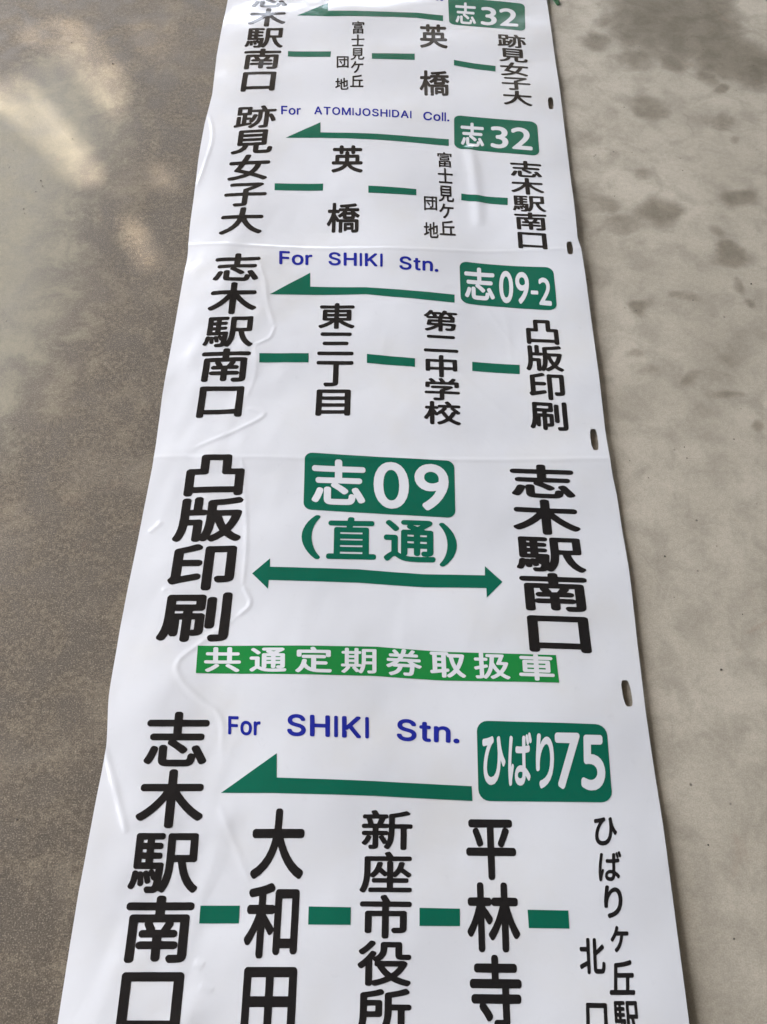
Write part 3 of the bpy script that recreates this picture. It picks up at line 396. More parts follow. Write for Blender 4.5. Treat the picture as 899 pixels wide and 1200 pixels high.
# ------------------------------------------------------------------ the vinyl roll
SEAMS = [(0.163, -0.0129), (-0.2091, 0.0021)]
CREASES = [
    ([(-0.2969, 0.4711), (-0.2959, 0.4674), (-0.294, 0.4601), (-0.2913, 0.4491), (-0.2876, 0.4346), (-0.2854, 0.4196), (-0.2846, 0.4041), (-0.2853, 0.3881), (-0.2873, 0.3716), (-0.2894, 0.3559), (-0.2913, 0.341), (-0.2933, 0.3269), (-0.2952, 0.3135), (-0.2966, 0.3036), (-0.2976, 0.297), (-0.2981, 0.2937)], 0.00066, 0.0031),
    ([(-0.1882, 0.1427), (-0.1873, 0.14), (-0.1856, 0.1347), (-0.183, 0.1266), (-0.1797, 0.116), (-0.1768, 0.1054), (-0.1744, 0.095), (-0.1725, 0.0846), (-0.1711, 0.0743), (-0.1691, 0.0636), (-0.1666, 0.0527), (-0.1635, 0.0414), (-0.1599, 0.0299), (-0.1572, 0.0213), (-0.1554, 0.0156), (-0.1545, 0.0128)], 0.00049, 0.0034),
    ([(-0.1545, 0.0128), (-0.1547, 0.0114), (-0.1551, 0.0087), (-0.1557, 0.0046), (-0.1566, -0.0009), (-0.1586, -0.0058), (-0.1617, -0.01), (-0.1661, -0.0137), (-0.1716, -0.0169), (-0.1757, -0.0192), (-0.1784, -0.0208), (-0.1798, -0.0216)], 0.00057, 0.0027),
    ([(-0.1786, -0.0215), (-0.1782, -0.0248), (-0.1775, -0.0312), (-0.1765, -0.0408), (-0.1752, -0.0535), (-0.1749, -0.0656), (-0.1756, -0.0769), (-0.1773, -0.0877), (-0.1799, -0.0978), (-0.1819, -0.1053), (-0.1832, -0.1103), (-0.1839, -0.1128)], 0.00033, 0.0031),
    ([(-0.1824, -0.1296), (-0.1803, -0.1301), (-0.1762, -0.1312), (-0.17, -0.1327), (-0.1618, -0.1347), (-0.1582, -0.1379), (-0.1591, -0.1424), (-0.1646, -0.1482), (-0.1746, -0.1551), (-0.1856, -0.1622), (-0.1975, -0.1695), (-0.2105, -0.1769), (-0.2244, -0.1844), (-0.2347, -0.19), (-0.2416, -0.1937), (-0.245, -0.1955)], 0.00066, 0.0031),
    ([(-0.1811, -0.208), (-0.1805, -0.2118), (-0.1793, -0.2194), (-0.1774, -0.2307), (-0.175, -0.2457), (-0.1727, -0.261), (-0.1705, -0.2768), (-0.1684, -0.2929), (-0.1664, -0.3095), (-0.165, -0.3252), (-0.1641, -0.3403), (-0.1637, -0.3546), (-0.1638, -0.3683), (-0.1639, -0.3784), (-0.1639, -0.3851), (-0.1639, -0.3884)], 0.00049, 0.0027),
    ([(-0.1639, -0.3884), (-0.163, -0.3898), (-0.1613, -0.3925), (-0.1586, -0.3966), (-0.1551, -0.4021), (-0.1534, -0.4071), (-0.1537, -0.4118), (-0.1558, -0.416), (-0.1597, -0.4198), (-0.1627, -0.4227), (-0.1647, -0.4246), (-0.1657, -0.4255)], 0.00074, 0.0027),
    ([(-0.1657, -0.4255), (-0.168, -0.4275), (-0.1727, -0.4316), (-0.1796, -0.4376), (-0.1888, -0.4456), (-0.1977, -0.4533), (-0.2062, -0.4607), (-0.2143, -0.4677), (-0.2222, -0.4745), (-0.2274, -0.4809), (-0.2299, -0.487), (-0.2299, -0.4928), (-0.2272, -0.4982), (-0.2237, -0.5037), (-0.2192, -0.5091), (-0.2139, -0.5144), (-0.2078, -0.5198), (-0.2015, -0.5247), (-0.1951, -0.5292), (-0.1886, -0.5334), (-0.182, -0.5372), (-0.1768, -0.5429), (-0.173, -0.5504), (-0.1707, -0.5598), (-0.1698, -0.571), (-0.1692, -0.5793), (-0.1687, -0.5848), (-0.1685, -0.5875)], 0.00057, 0.0031),
    ([(-0.2974, -0.5797), (-0.2962, -0.5825), (-0.2938, -0.588), (-0.2901, -0.5963), (-0.2853, -0.6073), (-0.2805, -0.6184), (-0.2758, -0.6295), (-0.271, -0.6407), (-0.2663, -0.652), (-0.2628, -0.6604), (-0.2605, -0.666), (-0.2593, -0.6687)], 0.00074, 0.0034),
    ([(-0.166, -0.6398), (-0.1648, -0.6422), (-0.1624, -0.647), (-0.1588, -0.6542), (-0.154, -0.6636), (-0.1494, -0.6728), (-0.1448, -0.6818), (-0.1402, -0.6905), (-0.1357, -0.699), (-0.1324, -0.7053), (-0.1301, -0.7095), (-0.129, -0.7116)], 0.00033, 0.0034),
    ([(-0.2443, -0.4025), (-0.2448, -0.4018), (-0.2457, -0.4004), (-0.2472, -0.3984), (-0.249, -0.3956), (-0.2509, -0.3939), (-0.2526, -0.3931), (-0.2544, -0.3932), (-0.256, -0.3943), (-0.2572, -0.3952), (-0.2581, -0.3957), (-0.2585, -0.396)], 0.00057, 0.0027),
    ([(-0.286, -0.3174), (-0.2855, -0.3169), (-0.2844, -0.3158), (-0.2829, -0.3142), (-0.2808, -0.3121), (-0.2789, -0.3101), (-0.2773, -0.3082), (-0.276, -0.3063), (-0.2749, -0.3045), (-0.2741, -0.3031), (-0.2735, -0.3022), (-0.2733, -0.3017)], 0.00057, 0.0034),
    ([(-0.1761, -0.7854), (-0.1658, -0.7882)], 0.00057, 0.0034),
    ([(-0.1689, -0.8049), (-0.1537, -0.8084)], 0.00057, 0.0034),
    ([(0.1375, 0.3993), (0.138, 0.3954), (0.1389, 0.3877), (0.1403, 0.3761), (0.1421, 0.3608), (0.1436, 0.3412), (0.1448, 0.3174), (0.1458, 0.2897), (0.1464, 0.2582), (0.1469, 0.2351), (0.1472, 0.2199), (0.1474, 0.2124)], 0.00156, 0.0095),
    ([(0.1607, 0.138), (0.1617, 0.1316), (0.1637, 0.1188), (0.1668, 0.0999), (0.1707, 0.075), (0.1739, 0.0506), (0.1763, 0.0267), (0.1781, 0.0032), (0.1791, -0.0199), (0.1798, -0.0369), (0.1803, -0.0481), (0.1805, -0.0537)], 0.00016, 0.0042),
    ([(0.0859, -0.0398), (0.0895, -0.0445), (0.0967, -0.0537), (0.1073, -0.0674), (0.1214, -0.0855), (0.1347, -0.102), (0.1473, -0.1169), (0.1593, -0.1303), (0.1706, -0.1423), (0.1791, -0.1512), (0.1846, -0.1572), (0.1874, -0.1601)], 0.00025, 0.0042),
    ([(0.1385, 0.0705), (0.1934, -0.0387)], 0.00016, 0.0034),
    ([(0.1147, 0.1035), (0.109, 0.1002), (0.0978, 0.0939), (0.0811, 0.0843), (0.059, 0.0717), (0.0402, 0.0623), (0.0246, 0.056), (0.0122, 0.0529), (0.0029, 0.0528), (-0.004, 0.0527), (-0.0087, 0.0526), (-0.011, 0.0526)], 0.00016, 0.0042),
    ([(-0.081, 0.2618), (-0.0128, 0.1799)], 0.00016, 0.0042),
    ([(0.0612, -0.6839), (0.0774, -0.7316)], 0.00016, 0.0048),
    ([(0.0371, -0.2341), (0.0259, -0.5039)], 0.00025, 0.0082),
]
LEFT_EDGE = np.array([(-0.2983, -1.2), (-0.2983, -0.8354), (-0.2995, -0.7807), (-0.2995, -0.7261), (-0.298, -0.6879), (-0.297, -0.6332), (-0.2949, -0.5791), (-0.2975, -0.557), (-0.3013, -0.5285), (-0.3018, -0.5139), (-0.3023, -0.4422), (-0.2998, -0.3623), (-0.298, -0.2889), (-0.295, -0.2215), (-0.2953, -0.2005), (-0.2981, -0.1122), (-0.2973, -0.0391), (-0.2964, 0.0397), (-0.2941, 0.1453), (-0.2978, 0.1982), (-0.2993, 0.2541), (-0.3025, 0.3518), (-0.3022, 0.4481), (-0.297, 0.5217), (-0.301, 0.6287), (-0.2975, 0.7951), (-0.2975, 1.6)])
RIGHT_EDGE = np.array([(0.2958, -1.2), (0.2958, -0.8308), (0.2987, -0.6381), (0.297, -0.5326), (0.3011, -0.368), (0.2992, -0.2607), (0.2967, -0.2339), (0.2956, -0.1989), (0.2951, -0.1653), (0.296, -0.1095), (0.2972, 0.0068), (0.2966, 0.1292), (0.2958, 0.1608), (0.2927, 0.1791), (0.2956, 0.2829), (0.2983, 0.4826), (0.2985, 0.6318), (0.2985, 0.7965), (0.2985, 1.6)])
HOLES = [(0.2803, 0.4998, 0.0045, 0.015, 0.032), (0.2792, 0.1612, 0.0044, 0.0128, 0.0174), (0.2794, -0.1784, 0.0047, 0.0168, -0.0015), (0.2791, -0.5157, 0.005, 0.0151, -0.0417)]          # centre x, y, half width, half length, lean
V0, V1, STEP = -1.0, 1.02, 0.0022

CELL = 0.0014
gx = np.arange(-0.36, 0.36, CELL)
gy = np.arange(V0 - 0.05, V1 + 0.05, CELL)
GXX, GYY = np.meshgrid(gx, gy)
GZ = sheet_height(GXX, GYY)
GDY, GDX = np.gradient(GZ, CELL)


def sample(A, x, y):
    fx = np.clip((x - gx[0]) / CELL, 0, len(gx) - 1.001)
    fy = np.clip((y - gy[0]) / CELL, 0, len(gy) - 1.001)
    i, j = fx.astype(int), fy.astype(int)
    u, v = fx - i, fy - j
    return ((A[j, i] * (1 - u) + A[j, i + 1] * u) * (1 - v) + (A[j + 1, i] * (1 - u) + A[j + 1, i + 1] * u) * v)


def drape(me, lift):
    """lay a flat mesh on the vinyl and give it the vinyl's smooth normals"""
    n = len(me.vertices)
    co = np.empty(n * 3)
    me.vertices.foreach_get('co', co)
    co = co.reshape(-1, 3)
    co[:, 2] = sample(GZ, co[:, 0], co[:, 1]) + lift
    me.vertices.foreach_set('co', co.reshape(-1))
    me.update()
    nr = np.stack([-sample(GDX, co[:, 0], co[:, 1]), -sample(GDY, co[:, 0], co[:, 1]), np.ones(n)], -1)
    nr /= np.linalg.norm(nr, axis=1)[:, None]
    me.polygons.foreach_set('use_smooth', np.ones(len(me.polygons), bool))
    me.normals_split_custom_set_from_vertices(nr.tolist())


def face_up(me):
    bm = bmesh.new()
    bm.from_mesh(me)
    bm.normal_update()
    for f in bm.faces:
        if f.normal.z < 0:
            f.normal_flip()
    bm.to_mesh(me)
    bm.free()


def vinyl(name, rgb, rough=0.12, bumpy=True):
    m = mat(name, rgb, rough, 0.5)
    nt = m.node_tree
    b = nt.nodes['Principled BSDF']
    tc = nd(nt, 'ShaderNodeTexCoord').outputs['Object']
    # faint yellowing, smudges and rubbed spots
    dirt = noise(nt, tc, 6.0, 5, 0.6)
    rub = noise(nt, tc, 75.0, 5, 0.65, 0.5)
    c = mix(nt, step(nt, dirt, 0.45, 0.75, 0.0, 0.6), rgb, tuple(v * k for v, k in zip(rgb, (0.97, 0.94, 0.87))))
    c = mix(nt, step(nt, rub, 0.60, 0.78, 0.0, 0.35), c, tuple(v * 0.82 + 0.012 for v in rgb))
    nt.links.new(c, b.inputs['Base Color'])
    n = noise(nt, tc, 30.0, 3)
    nt.links.new(step(nt, n, 0.3, 0.7, rough * 0.75, rough * 1.4), b.inputs['Roughness'])
    if bumpy:
        bp = nd(nt, 'ShaderNodeBump')
        bp.inputs['Strength'].default_value = 0.12
        bp.inputs['Distance'].default_value = 0.002
        nt.links.new(noise(nt, tc, 55.0, 3, 0.5, 0.6), bp.inputs['Height'])
        nt.links.new(bp.outputs[0], b.inputs['Normal'])
    b.inputs['Coat Weight'].default_value = 0.5
    b.inputs['Coat Roughness'].default_value = 0.025
    return m


M = {
    'white_film': vinyl("white_vinyl_film", (0.635, 0.638, 0.655)),
    'black': vinyl("black_ink", (0.010, 0.0095, 0.0105)),
    'green': vinyl("green_ink", (0.0005, 0.108, 0.064)),
    'leaf_green': vinyl("leaf_green_ink", (0.01, 0.2, 0.042)),
    'blue': vinyl("blue_ink", (0.01, 0.018, 0.25)),
    'white': vinyl("white_print", (0.635, 0.638, 0.655)),
}

roll = bpy.data.objects.new("bus_destination_roll", None)
roll.empty_display_size = 0.1
COL.objects.link(roll)
roll['label'] = 'long white bus destination roll with black and green Japanese lettering, unrolled on the floor'
roll['category'] = 'destination roll'


def build_sheet():
    ny = int((V1 - V0) / STEP) + 1
    ys = np.linspace(V0, V1, ny)
    nx = 274
    s = np.linspace(0, 1, nx)
    xl = np.interp(ys, LEFT_EDGE[:, 1], LEFT_EDGE[:, 0])
    xr = np.interp(ys, RIGHT_EDGE[:, 1], RIGHT_EDGE[:, 0])
    k = np.ones(9) / 9
    xl = np.convolve(np.pad(xl, 4, 'edge'), k, 'valid')
    xr = np.convolve(np.pad(xr, 4, 'edge'), k, 'valid')
    X = xl[:, None] + s[None] * (xr - xl)[:, None]
    Y = np.repeat(ys[:, None], nx, 1)
    idx = np.arange(nx * ny).reshape(ny, nx)
    keep = np.ones((ny - 1, nx - 1), bool)
    co = [tuple(p) for p in np.stack([X, Y, 0 * X], -1).reshape(-1, 3)]
    faces = []
    for cx, cy, hw, hl, lean in HOLES:
        j0, j1 = np.searchsorted(ys, cy - hl) - 2, np.searchsorted(ys, cy + hl) + 2
        jm = np.argmin(abs(ys - cy))
        dx = abs(lean) * hl
        i0, i1 = np.searchsorted(X[jm], cx - hw - dx) - 2, np.searchsorted(X[jm], cx + hw + dx) + 1
        keep[j0:j1, i0:i1] = False
        rim = ([idx[j0, i] for i in range(i0, i1)] + [idx[j, i1] for j in range(j0, j1)]
               + [idx[j1, i] for i in range(i1, i0, -1)] + [idx[j, i0] for j in range(j1, j0, -1)])
        slot = []
        for q in range(28):          # a stadium outline
            a = 2 * math.pi * q / 28
            r = min(hw, hl) * 0.9
            px = math.copysign(max(abs(math.cos(a)), 0) ** 0.45, math.cos(a)) * hw
            py = math.copysign(abs(math.sin(a)) ** 0.8, math.sin(a)) * hl
            slot.append(len(co))
            co.append((cx + px + lean * py, cy + py, 0))
        order = rim + slot
        for t in tessellate_polygon([[Vector(co[v]) for v in rim], [Vector(co[v]) for v in slot]]):
            faces.append([order[v] for v in t])
    q = np.stack([idx[:-1, :-1], idx[:-1, 1:], idx[1:, 1:], idx[1:, :-1]], -1)[keep]
    me = bpy.data.meshes.new("vinyl_sheet")
    me.from_pydata(co, [], q.tolist() + faces)
    face_up(me)
    drape(me, 0.0)
    o = obj("vinyl_sheet", me, M['white_film'], roll)
    return o


build_sheet()

# ------------------------------------------------------------------ printed marks
# letter outlines by (code point, weight): flat x, y lists in thousandths of the em
GLYPHS = {
    (24535, 2): [[359, -88, 316, -80, 284, -63, 259, -34, 249, -2, 245, 41, 246, 238, 251, 254, 258, 264, 284, 280, 322, 281, 338, 278, 354, 268, 367, 248, 370, 232, 370, 41, 375, 30, 418, 27, 631, 27, 663, 31, 668, 36, 674, 51, 682, 105, 697, 126, 711, 134, 727, 137, 771, 126, 734, 200, 732, 232, 740, 248, 754, 261, 801, 277, 826, 270, 844, 252, 913, 126, 952, 46, 963, 14, 958, -13, 940, -33, 897, -52, 871, -50, 855, -40, 842, -23, 801, 70, 797, 62, 783, -7, 767, -39, 748, -61, 722, -78, 690, -87, 642, -91, 418, -91], [93, -45, 61, -29, 45, -15, 36, 3, 36, 25, 85, 126, 125, 240, 135, 252, 151, 262, 178, 264, 210, 252, 227, 238, 236, 211, 231, 179, 199, 82, 180, 35, 153, -18, 141, -35, 125, -45, 109, -48], [588, 131, 572, 138, 487, 212, 382, 286, 372, 302, 369, 318, 372, 334, 385, 355, 380, 358, 141, 358, 119, 367, 99, 392, 96, 424, 99, 446, 114, 466, 135, 478, 428, 479, 434, 482, 434, 596, 428, 599, 71, 600, 45, 616, 32, 638, 32, 680, 50, 709, 66, 719, 82, 721, 434, 722, 434, 819, 441, 840, 450, 852, 466, 862, 514, 865, 540, 857, 557, 835, 562, 813, 562, 728, 563, 723, 567, 721, 924, 721, 942, 717, 957, 707, 971, 680, 971, 638, 956, 613, 935, 601, 567, 599, 562, 595, 562, 483, 567, 479, 865, 479, 881, 474, 898, 462, 908, 446, 911, 430, 911, 403, 903, 382, 885, 366, 865, 358, 498, 358, 488, 355, 610, 270, 658, 227, 668, 211, 670, 184, 654, 158, 620, 132, 604, 129]],
    (26408, 2): [[488, -105, 466, -101, 454, -94, 441, -77, 435, -61, 433, 346, 371, 259, 306, 182, 235, 111, 169, 55, 113, 17, 86, 12, 58, 23, 25, 60, 18, 88, 21, 104, 32, 121, 91, 160, 158, 215, 235, 291, 300, 369, 354, 446, 379, 490, 372, 494, 97, 494, 75, 497, 55, 512, 43, 534, 42, 573, 53, 598, 69, 613, 91, 619, 433, 620, 435, 815, 438, 832, 449, 849, 466, 860, 482, 864, 516, 864, 532, 861, 544, 854, 555, 843, 563, 826, 565, 620, 918, 619, 937, 611, 953, 595, 960, 573, 959, 534, 945, 508, 923, 496, 626, 494, 618, 490, 645, 446, 701, 369, 766, 292, 839, 220, 907, 165, 964, 127, 975, 110, 979, 88, 976, 71, 970, 60, 933, 22, 907, 13, 880, 22, 830, 58, 763, 115, 698, 182, 628, 264, 565, 350, 564, -61, 555, -83, 538, -99, 521, -104]],
    (39365, 2): [[274, -99, 257, -88, 247, -70, 240, -37, 244, -21, 257, -6, 274, 1, 342, 1, 351, 18, 360, 56, 364, 84, 334, 106, 312, 158, 310, 150, 324, 73, 317, 56, 301, 42, 274, 37, 263, 41, 251, 51, 243, 67, 224, 153, 222, 144, 228, 45, 222, 23, 213, 12, 202, 6, 180, 4, 164, 9, 153, 19, 146, 34, 142, 119, 120, 29, 105, -10, 90, -32, 76, -41, 54, -41, 26, -25, 15, -4, 17, 18, 36, 62, 46, 100, 61, 216, 76, 236, 92, 243, 114, 242, 131, 234, 142, 222, 147, 221, 164, 229, 180, 229, 197, 224, 208, 213, 224, 233, 246, 242, 268, 238, 285, 225, 294, 249, 310, 260, 98, 262, 81, 270, 70, 283, 66, 304, 66, 783, 74, 805, 87, 816, 103, 820, 439, 820, 461, 813, 474, 799, 479, 783, 479, 750, 471, 733, 455, 719, 439, 715, 340, 715, 333, 711, 334, 669, 417, 668, 433, 665, 450, 653, 459, 634, 456, 590, 450, 579, 439, 570, 422, 566, 340, 566, 333, 563, 334, 517, 433, 515, 451, 502, 459, 480, 457, 442, 451, 431, 439, 420, 422, 416, 334, 416, 333, 370, 334, 366, 340, 365, 455, 364, 472, 356, 483, 342, 487, 326, 472, 83, 482, 111, 498, 183, 510, 271, 515, 420, 515, 777, 522, 802, 538, 816, 555, 820, 907, 820, 933, 810, 945, 794, 947, 777, 945, 398, 929, 376, 912, 368, 797, 368, 791, 364, 803, 304, 825, 227, 855, 150, 893, 84, 933, 34, 976, -4, 981, -26, 973, -48, 940, -87, 918, -95, 901, -93, 891, -87, 843, -43, 793, 23, 753, 100, 720, 190, 696, 282, 680, 364, 676, 368, 632, 368, 626, 364, 617, 227, 602, 133, 583, 56, 556, -15, 521, -76, 505, -90, 483, -94, 433, -66, 406, -88, 378, -98, 323, -101], [371, 221, 373, 219, 376, 227, 377, 260, 337, 260, 355, 249], [173, 370, 175, 366, 180, 365, 224, 365, 228, 370, 227, 414, 175, 416], [631, 480, 835, 480, 835, 707, 632, 709, 627, 706, 627, 486], [173, 519, 227, 519, 228, 563, 224, 566, 175, 565], [173, 673, 175, 669, 180, 668, 224, 668, 228, 673, 228, 711, 224, 715, 175, 714]],
    (21335, 2): [[120, -101, 99, -84, 91, -68, 89, -52, 89, 537, 94, 558, 110, 579, 131, 588, 428, 588, 433, 591, 433, 639, 428, 644, 72, 646, 50, 658, 36, 682, 36, 726, 50, 750, 66, 761, 88, 765, 428, 765, 433, 769, 435, 828, 444, 847, 455, 856, 471, 864, 515, 865, 542, 858, 561, 839, 566, 823, 566, 769, 569, 765, 914, 765, 930, 762, 952, 749, 965, 726, 965, 682, 952, 660, 925, 645, 574, 644, 569, 644, 566, 639, 566, 591, 569, 588, 871, 588, 893, 579, 909, 558, 913, 537, 913, 7, 906, -41, 887, -72, 860, -89, 828, -98, 774, -103, 687, -105, 671, -100, 655, -87, 646, -74, 637, -47, 636, -30, 641, -14, 650, -3, 666, 8, 682, 11, 787, 13, 787, 466, 785, 469, 698, 469, 695, 466, 701, 445, 698, 429, 664, 364, 725, 362, 741, 355, 752, 346, 763, 326, 765, 304, 760, 283, 750, 267, 736, 257, 720, 252, 563, 252, 558, 250, 558, 245, 559, 202, 731, 201, 758, 195, 770, 186, 781, 169, 783, 153, 781, 121, 763, 98, 736, 88, 563, 88, 558, 83, 558, -36, 555, -52, 545, -68, 531, -80, 515, -85, 488, -86, 471, -83, 455, -74, 439, -52, 436, -36, 436, 83, 434, 88, 266, 88, 239, 99, 225, 115, 220, 132, 221, 164, 229, 180, 245, 194, 272, 201, 434, 201, 436, 245, 434, 252, 282, 252, 266, 258, 254, 267, 244, 283, 241, 299, 242, 326, 254, 348, 277, 361, 340, 364, 307, 434, 306, 450, 309, 468, 218, 469, 215, 466, 215, -63, 206, -84, 185, -100, 164, -104], [459, 364, 537, 364, 589, 466, 585, 469, 417, 469, 415, 466, 455, 391]],
    (21475, 2): [[131, -93, 116, -87, 100, -72, 92, -57, 90, -43, 90, 720, 92, 735, 102, 752, 121, 767, 141, 771, 860, 771, 875, 769, 894, 759, 909, 740, 913, 720, 913, -38, 909, -57, 900, -72, 885, -84, 865, -89, 826, -89, 806, -83, 789, -67, 782, -54, 777, -6, 224, -6, 221, -53, 207, -77, 195, -87, 180, -93], [222, 128, 229, 125, 777, 125, 778, 642, 223, 642]],
    (36321, 2): [[633, -100, 617, -93, 602, -73, 590, -29, 597, -7, 607, 4, 622, 11, 699, 11, 707, 15, 707, 577, 699, 581, 666, 581, 663, 577, 660, 351, 649, 263, 623, 164, 583, 76, 523, -9, 444, -84, 429, -93, 418, -95, 407, -93, 391, -84, 358, -52, 353, -40, 354, -23, 363, -5, 429, 55, 482, 126, 522, 208, 544, 291, 553, 368, 556, 577, 551, 581, 429, 581, 418, 585, 407, 594, 406, 500, 396, 478, 385, 469, 374, 465, 308, 465, 301, 462, 303, 371, 385, 370, 402, 362, 413, 347, 424, 379, 442, 467, 456, 489, 479, 497, 518, 492, 535, 484, 546, 467, 548, 445, 527, 351, 490, 241, 452, 164, 440, 153, 418, 142, 425, 126, 429, 87, 425, 70, 417, 59, 396, 48, 66, -40, 44, -39, 33, -33, 24, -23, 13, 26, 14, 43, 22, 57, 31, 65, 62, 76, 63, 379, 71, 401, 88, 413, 126, 415, 143, 412, 154, 406, 165, 390, 167, 103, 170, 101, 194, 109, 194, 462, 187, 465, 88, 467, 71, 478, 64, 495, 63, 781, 67, 798, 82, 813, 104, 819, 374, 818, 393, 809, 406, 787, 407, 682, 418, 691, 435, 695, 633, 695, 640, 699, 598, 798, 598, 820, 605, 836, 617, 846, 659, 858, 672, 859, 694, 850, 704, 836, 737, 770, 757, 721, 760, 699, 765, 695, 947, 695, 963, 688, 973, 677, 980, 660, 980, 616, 969, 595, 958, 585, 942, 581, 821, 580, 819, 489, 821, 487, 854, 499, 870, 501, 887, 493, 900, 478, 938, 390, 971, 291, 990, 208, 986, 186, 969, 169, 925, 153, 909, 154, 892, 166, 885, 181, 853, 302, 821, 392, 819, 10, 817, -18, 811, -45, 801, -62, 788, -76, 754, -92, 710, -99], [301, 137, 308, 136, 377, 153, 388, 159, 363, 177, 356, 203, 360, 219, 381, 258, 380, 263, 303, 262], [170, 577, 170, 573, 176, 572, 292, 572, 297, 577, 297, 710, 292, 713, 176, 713, 170, 710]],
    (35211, 2): [[78, -98, 56, -82, 36, -47, 33, -26, 44, 1, 62, 16, 121, 33, 186, 61, 230, 94, 264, 137, 282, 180, 287, 202, 288, 207, 284, 209, 208, 209, 192, 212, 174, 223, 162, 245, 160, 781, 163, 797, 170, 810, 187, 825, 214, 830, 793, 830, 809, 827, 825, 817, 840, 797, 843, 776, 842, 251, 828, 223, 804, 210, 666, 207, 665, 29, 668, 26, 695, 24, 852, 26, 861, 50, 867, 110, 873, 126, 883, 137, 896, 145, 912, 149, 928, 148, 955, 137, 972, 126, 980, 115, 985, 99, 981, 45, 972, -4, 950, -54, 930, -74, 912, -84, 890, -93, 852, -97, 679, -97, 641, -95, 598, -84, 576, -71, 563, -58, 550, -36, 542, -9, 539, 34, 539, 207, 425, 209, 419, 204, 407, 148, 380, 83, 343, 29, 328, 12, 273, -33, 192, -74, 105, -100], [284, 326, 716, 326, 717, 375, 712, 380, 289, 380, 283, 375], [284, 494, 715, 494, 717, 543, 712, 547, 289, 547, 283, 543], [283, 662, 712, 660, 717, 662, 717, 711, 289, 713, 283, 711]],
    (22899, 2): [[848, -95, 831, -88, 756, -39, 652, 22, 538, 80, 494, 47, 429, 8, 358, -24, 282, -51, 189, -76, 108, -92, 91, -91, 74, -83, 60, -66, 38, -17, 42, 9, 59, 27, 75, 35, 200, 61, 271, 83, 336, 109, 403, 146, 309, 190, 190, 238, 171, 255, 162, 277, 165, 298, 216, 396, 261, 494, 86, 496, 59, 504, 42, 520, 35, 543, 36, 587, 48, 608, 64, 621, 80, 626, 314, 626, 343, 696, 394, 848, 412, 867, 434, 873, 478, 867, 494, 862, 510, 848, 519, 827, 515, 799, 459, 631, 461, 627, 919, 626, 935, 623, 950, 614, 960, 603, 968, 587, 969, 549, 962, 522, 947, 505, 924, 496, 773, 494, 740, 380, 714, 315, 684, 255, 637, 184, 637, 179, 734, 129, 848, 65, 910, 26, 926, 10, 932, -1, 935, -17, 932, -34, 926, -45, 885, -88, 870, -95], [499, 244, 510, 239, 515, 244, 562, 309, 587, 355, 609, 407, 636, 495, 405, 494, 326, 320]],
    (23376, 2): [[295, -102, 279, -92, 269, -80, 252, -38, 253, -11, 268, 9, 295, 21, 428, 21, 438, 22, 440, 26, 440, 291, 433, 295, 67, 296, 40, 311, 29, 329, 26, 366, 29, 388, 45, 408, 72, 420, 438, 421, 440, 530, 449, 552, 465, 567, 539, 607, 635, 668, 624, 673, 167, 674, 144, 684, 129, 706, 126, 753, 134, 775, 152, 790, 178, 797, 794, 797, 810, 799, 839, 790, 868, 768, 880, 753, 885, 727, 877, 706, 837, 668, 734, 589, 667, 544, 571, 488, 568, 483, 568, 424, 576, 420, 937, 419, 959, 408, 975, 387, 978, 339, 970, 318, 948, 300, 927, 295, 571, 295, 568, 291, 567, -1, 561, -33, 551, -54, 536, -70, 518, -82, 475, -95, 380, -104, 311, -105]],
    (22823, 2): [[98, -94, 75, -83, 42, -45, 36, -23, 43, 4, 60, 21, 141, 65, 226, 133, 296, 214, 347, 300, 383, 387, 400, 451, 87, 451, 71, 454, 47, 472, 37, 499, 38, 537, 48, 558, 59, 569, 87, 578, 421, 578, 425, 585, 431, 655, 436, 811, 440, 833, 450, 849, 469, 861, 518, 864, 534, 861, 552, 849, 563, 833, 566, 817, 564, 704, 555, 579, 916, 578, 938, 573, 957, 558, 967, 531, 965, 488, 954, 467, 932, 454, 916, 451, 604, 451, 601, 445, 626, 381, 674, 285, 734, 197, 803, 122, 878, 63, 948, 25, 962, 9, 968, -13, 963, -34, 936, -72, 922, -87, 900, -95, 873, -90, 796, -45, 710, 25, 637, 106, 578, 192, 524, 294, 507, 336, 502, 336, 491, 305, 448, 211, 394, 126, 320, 41, 221, -38, 125, -92]],
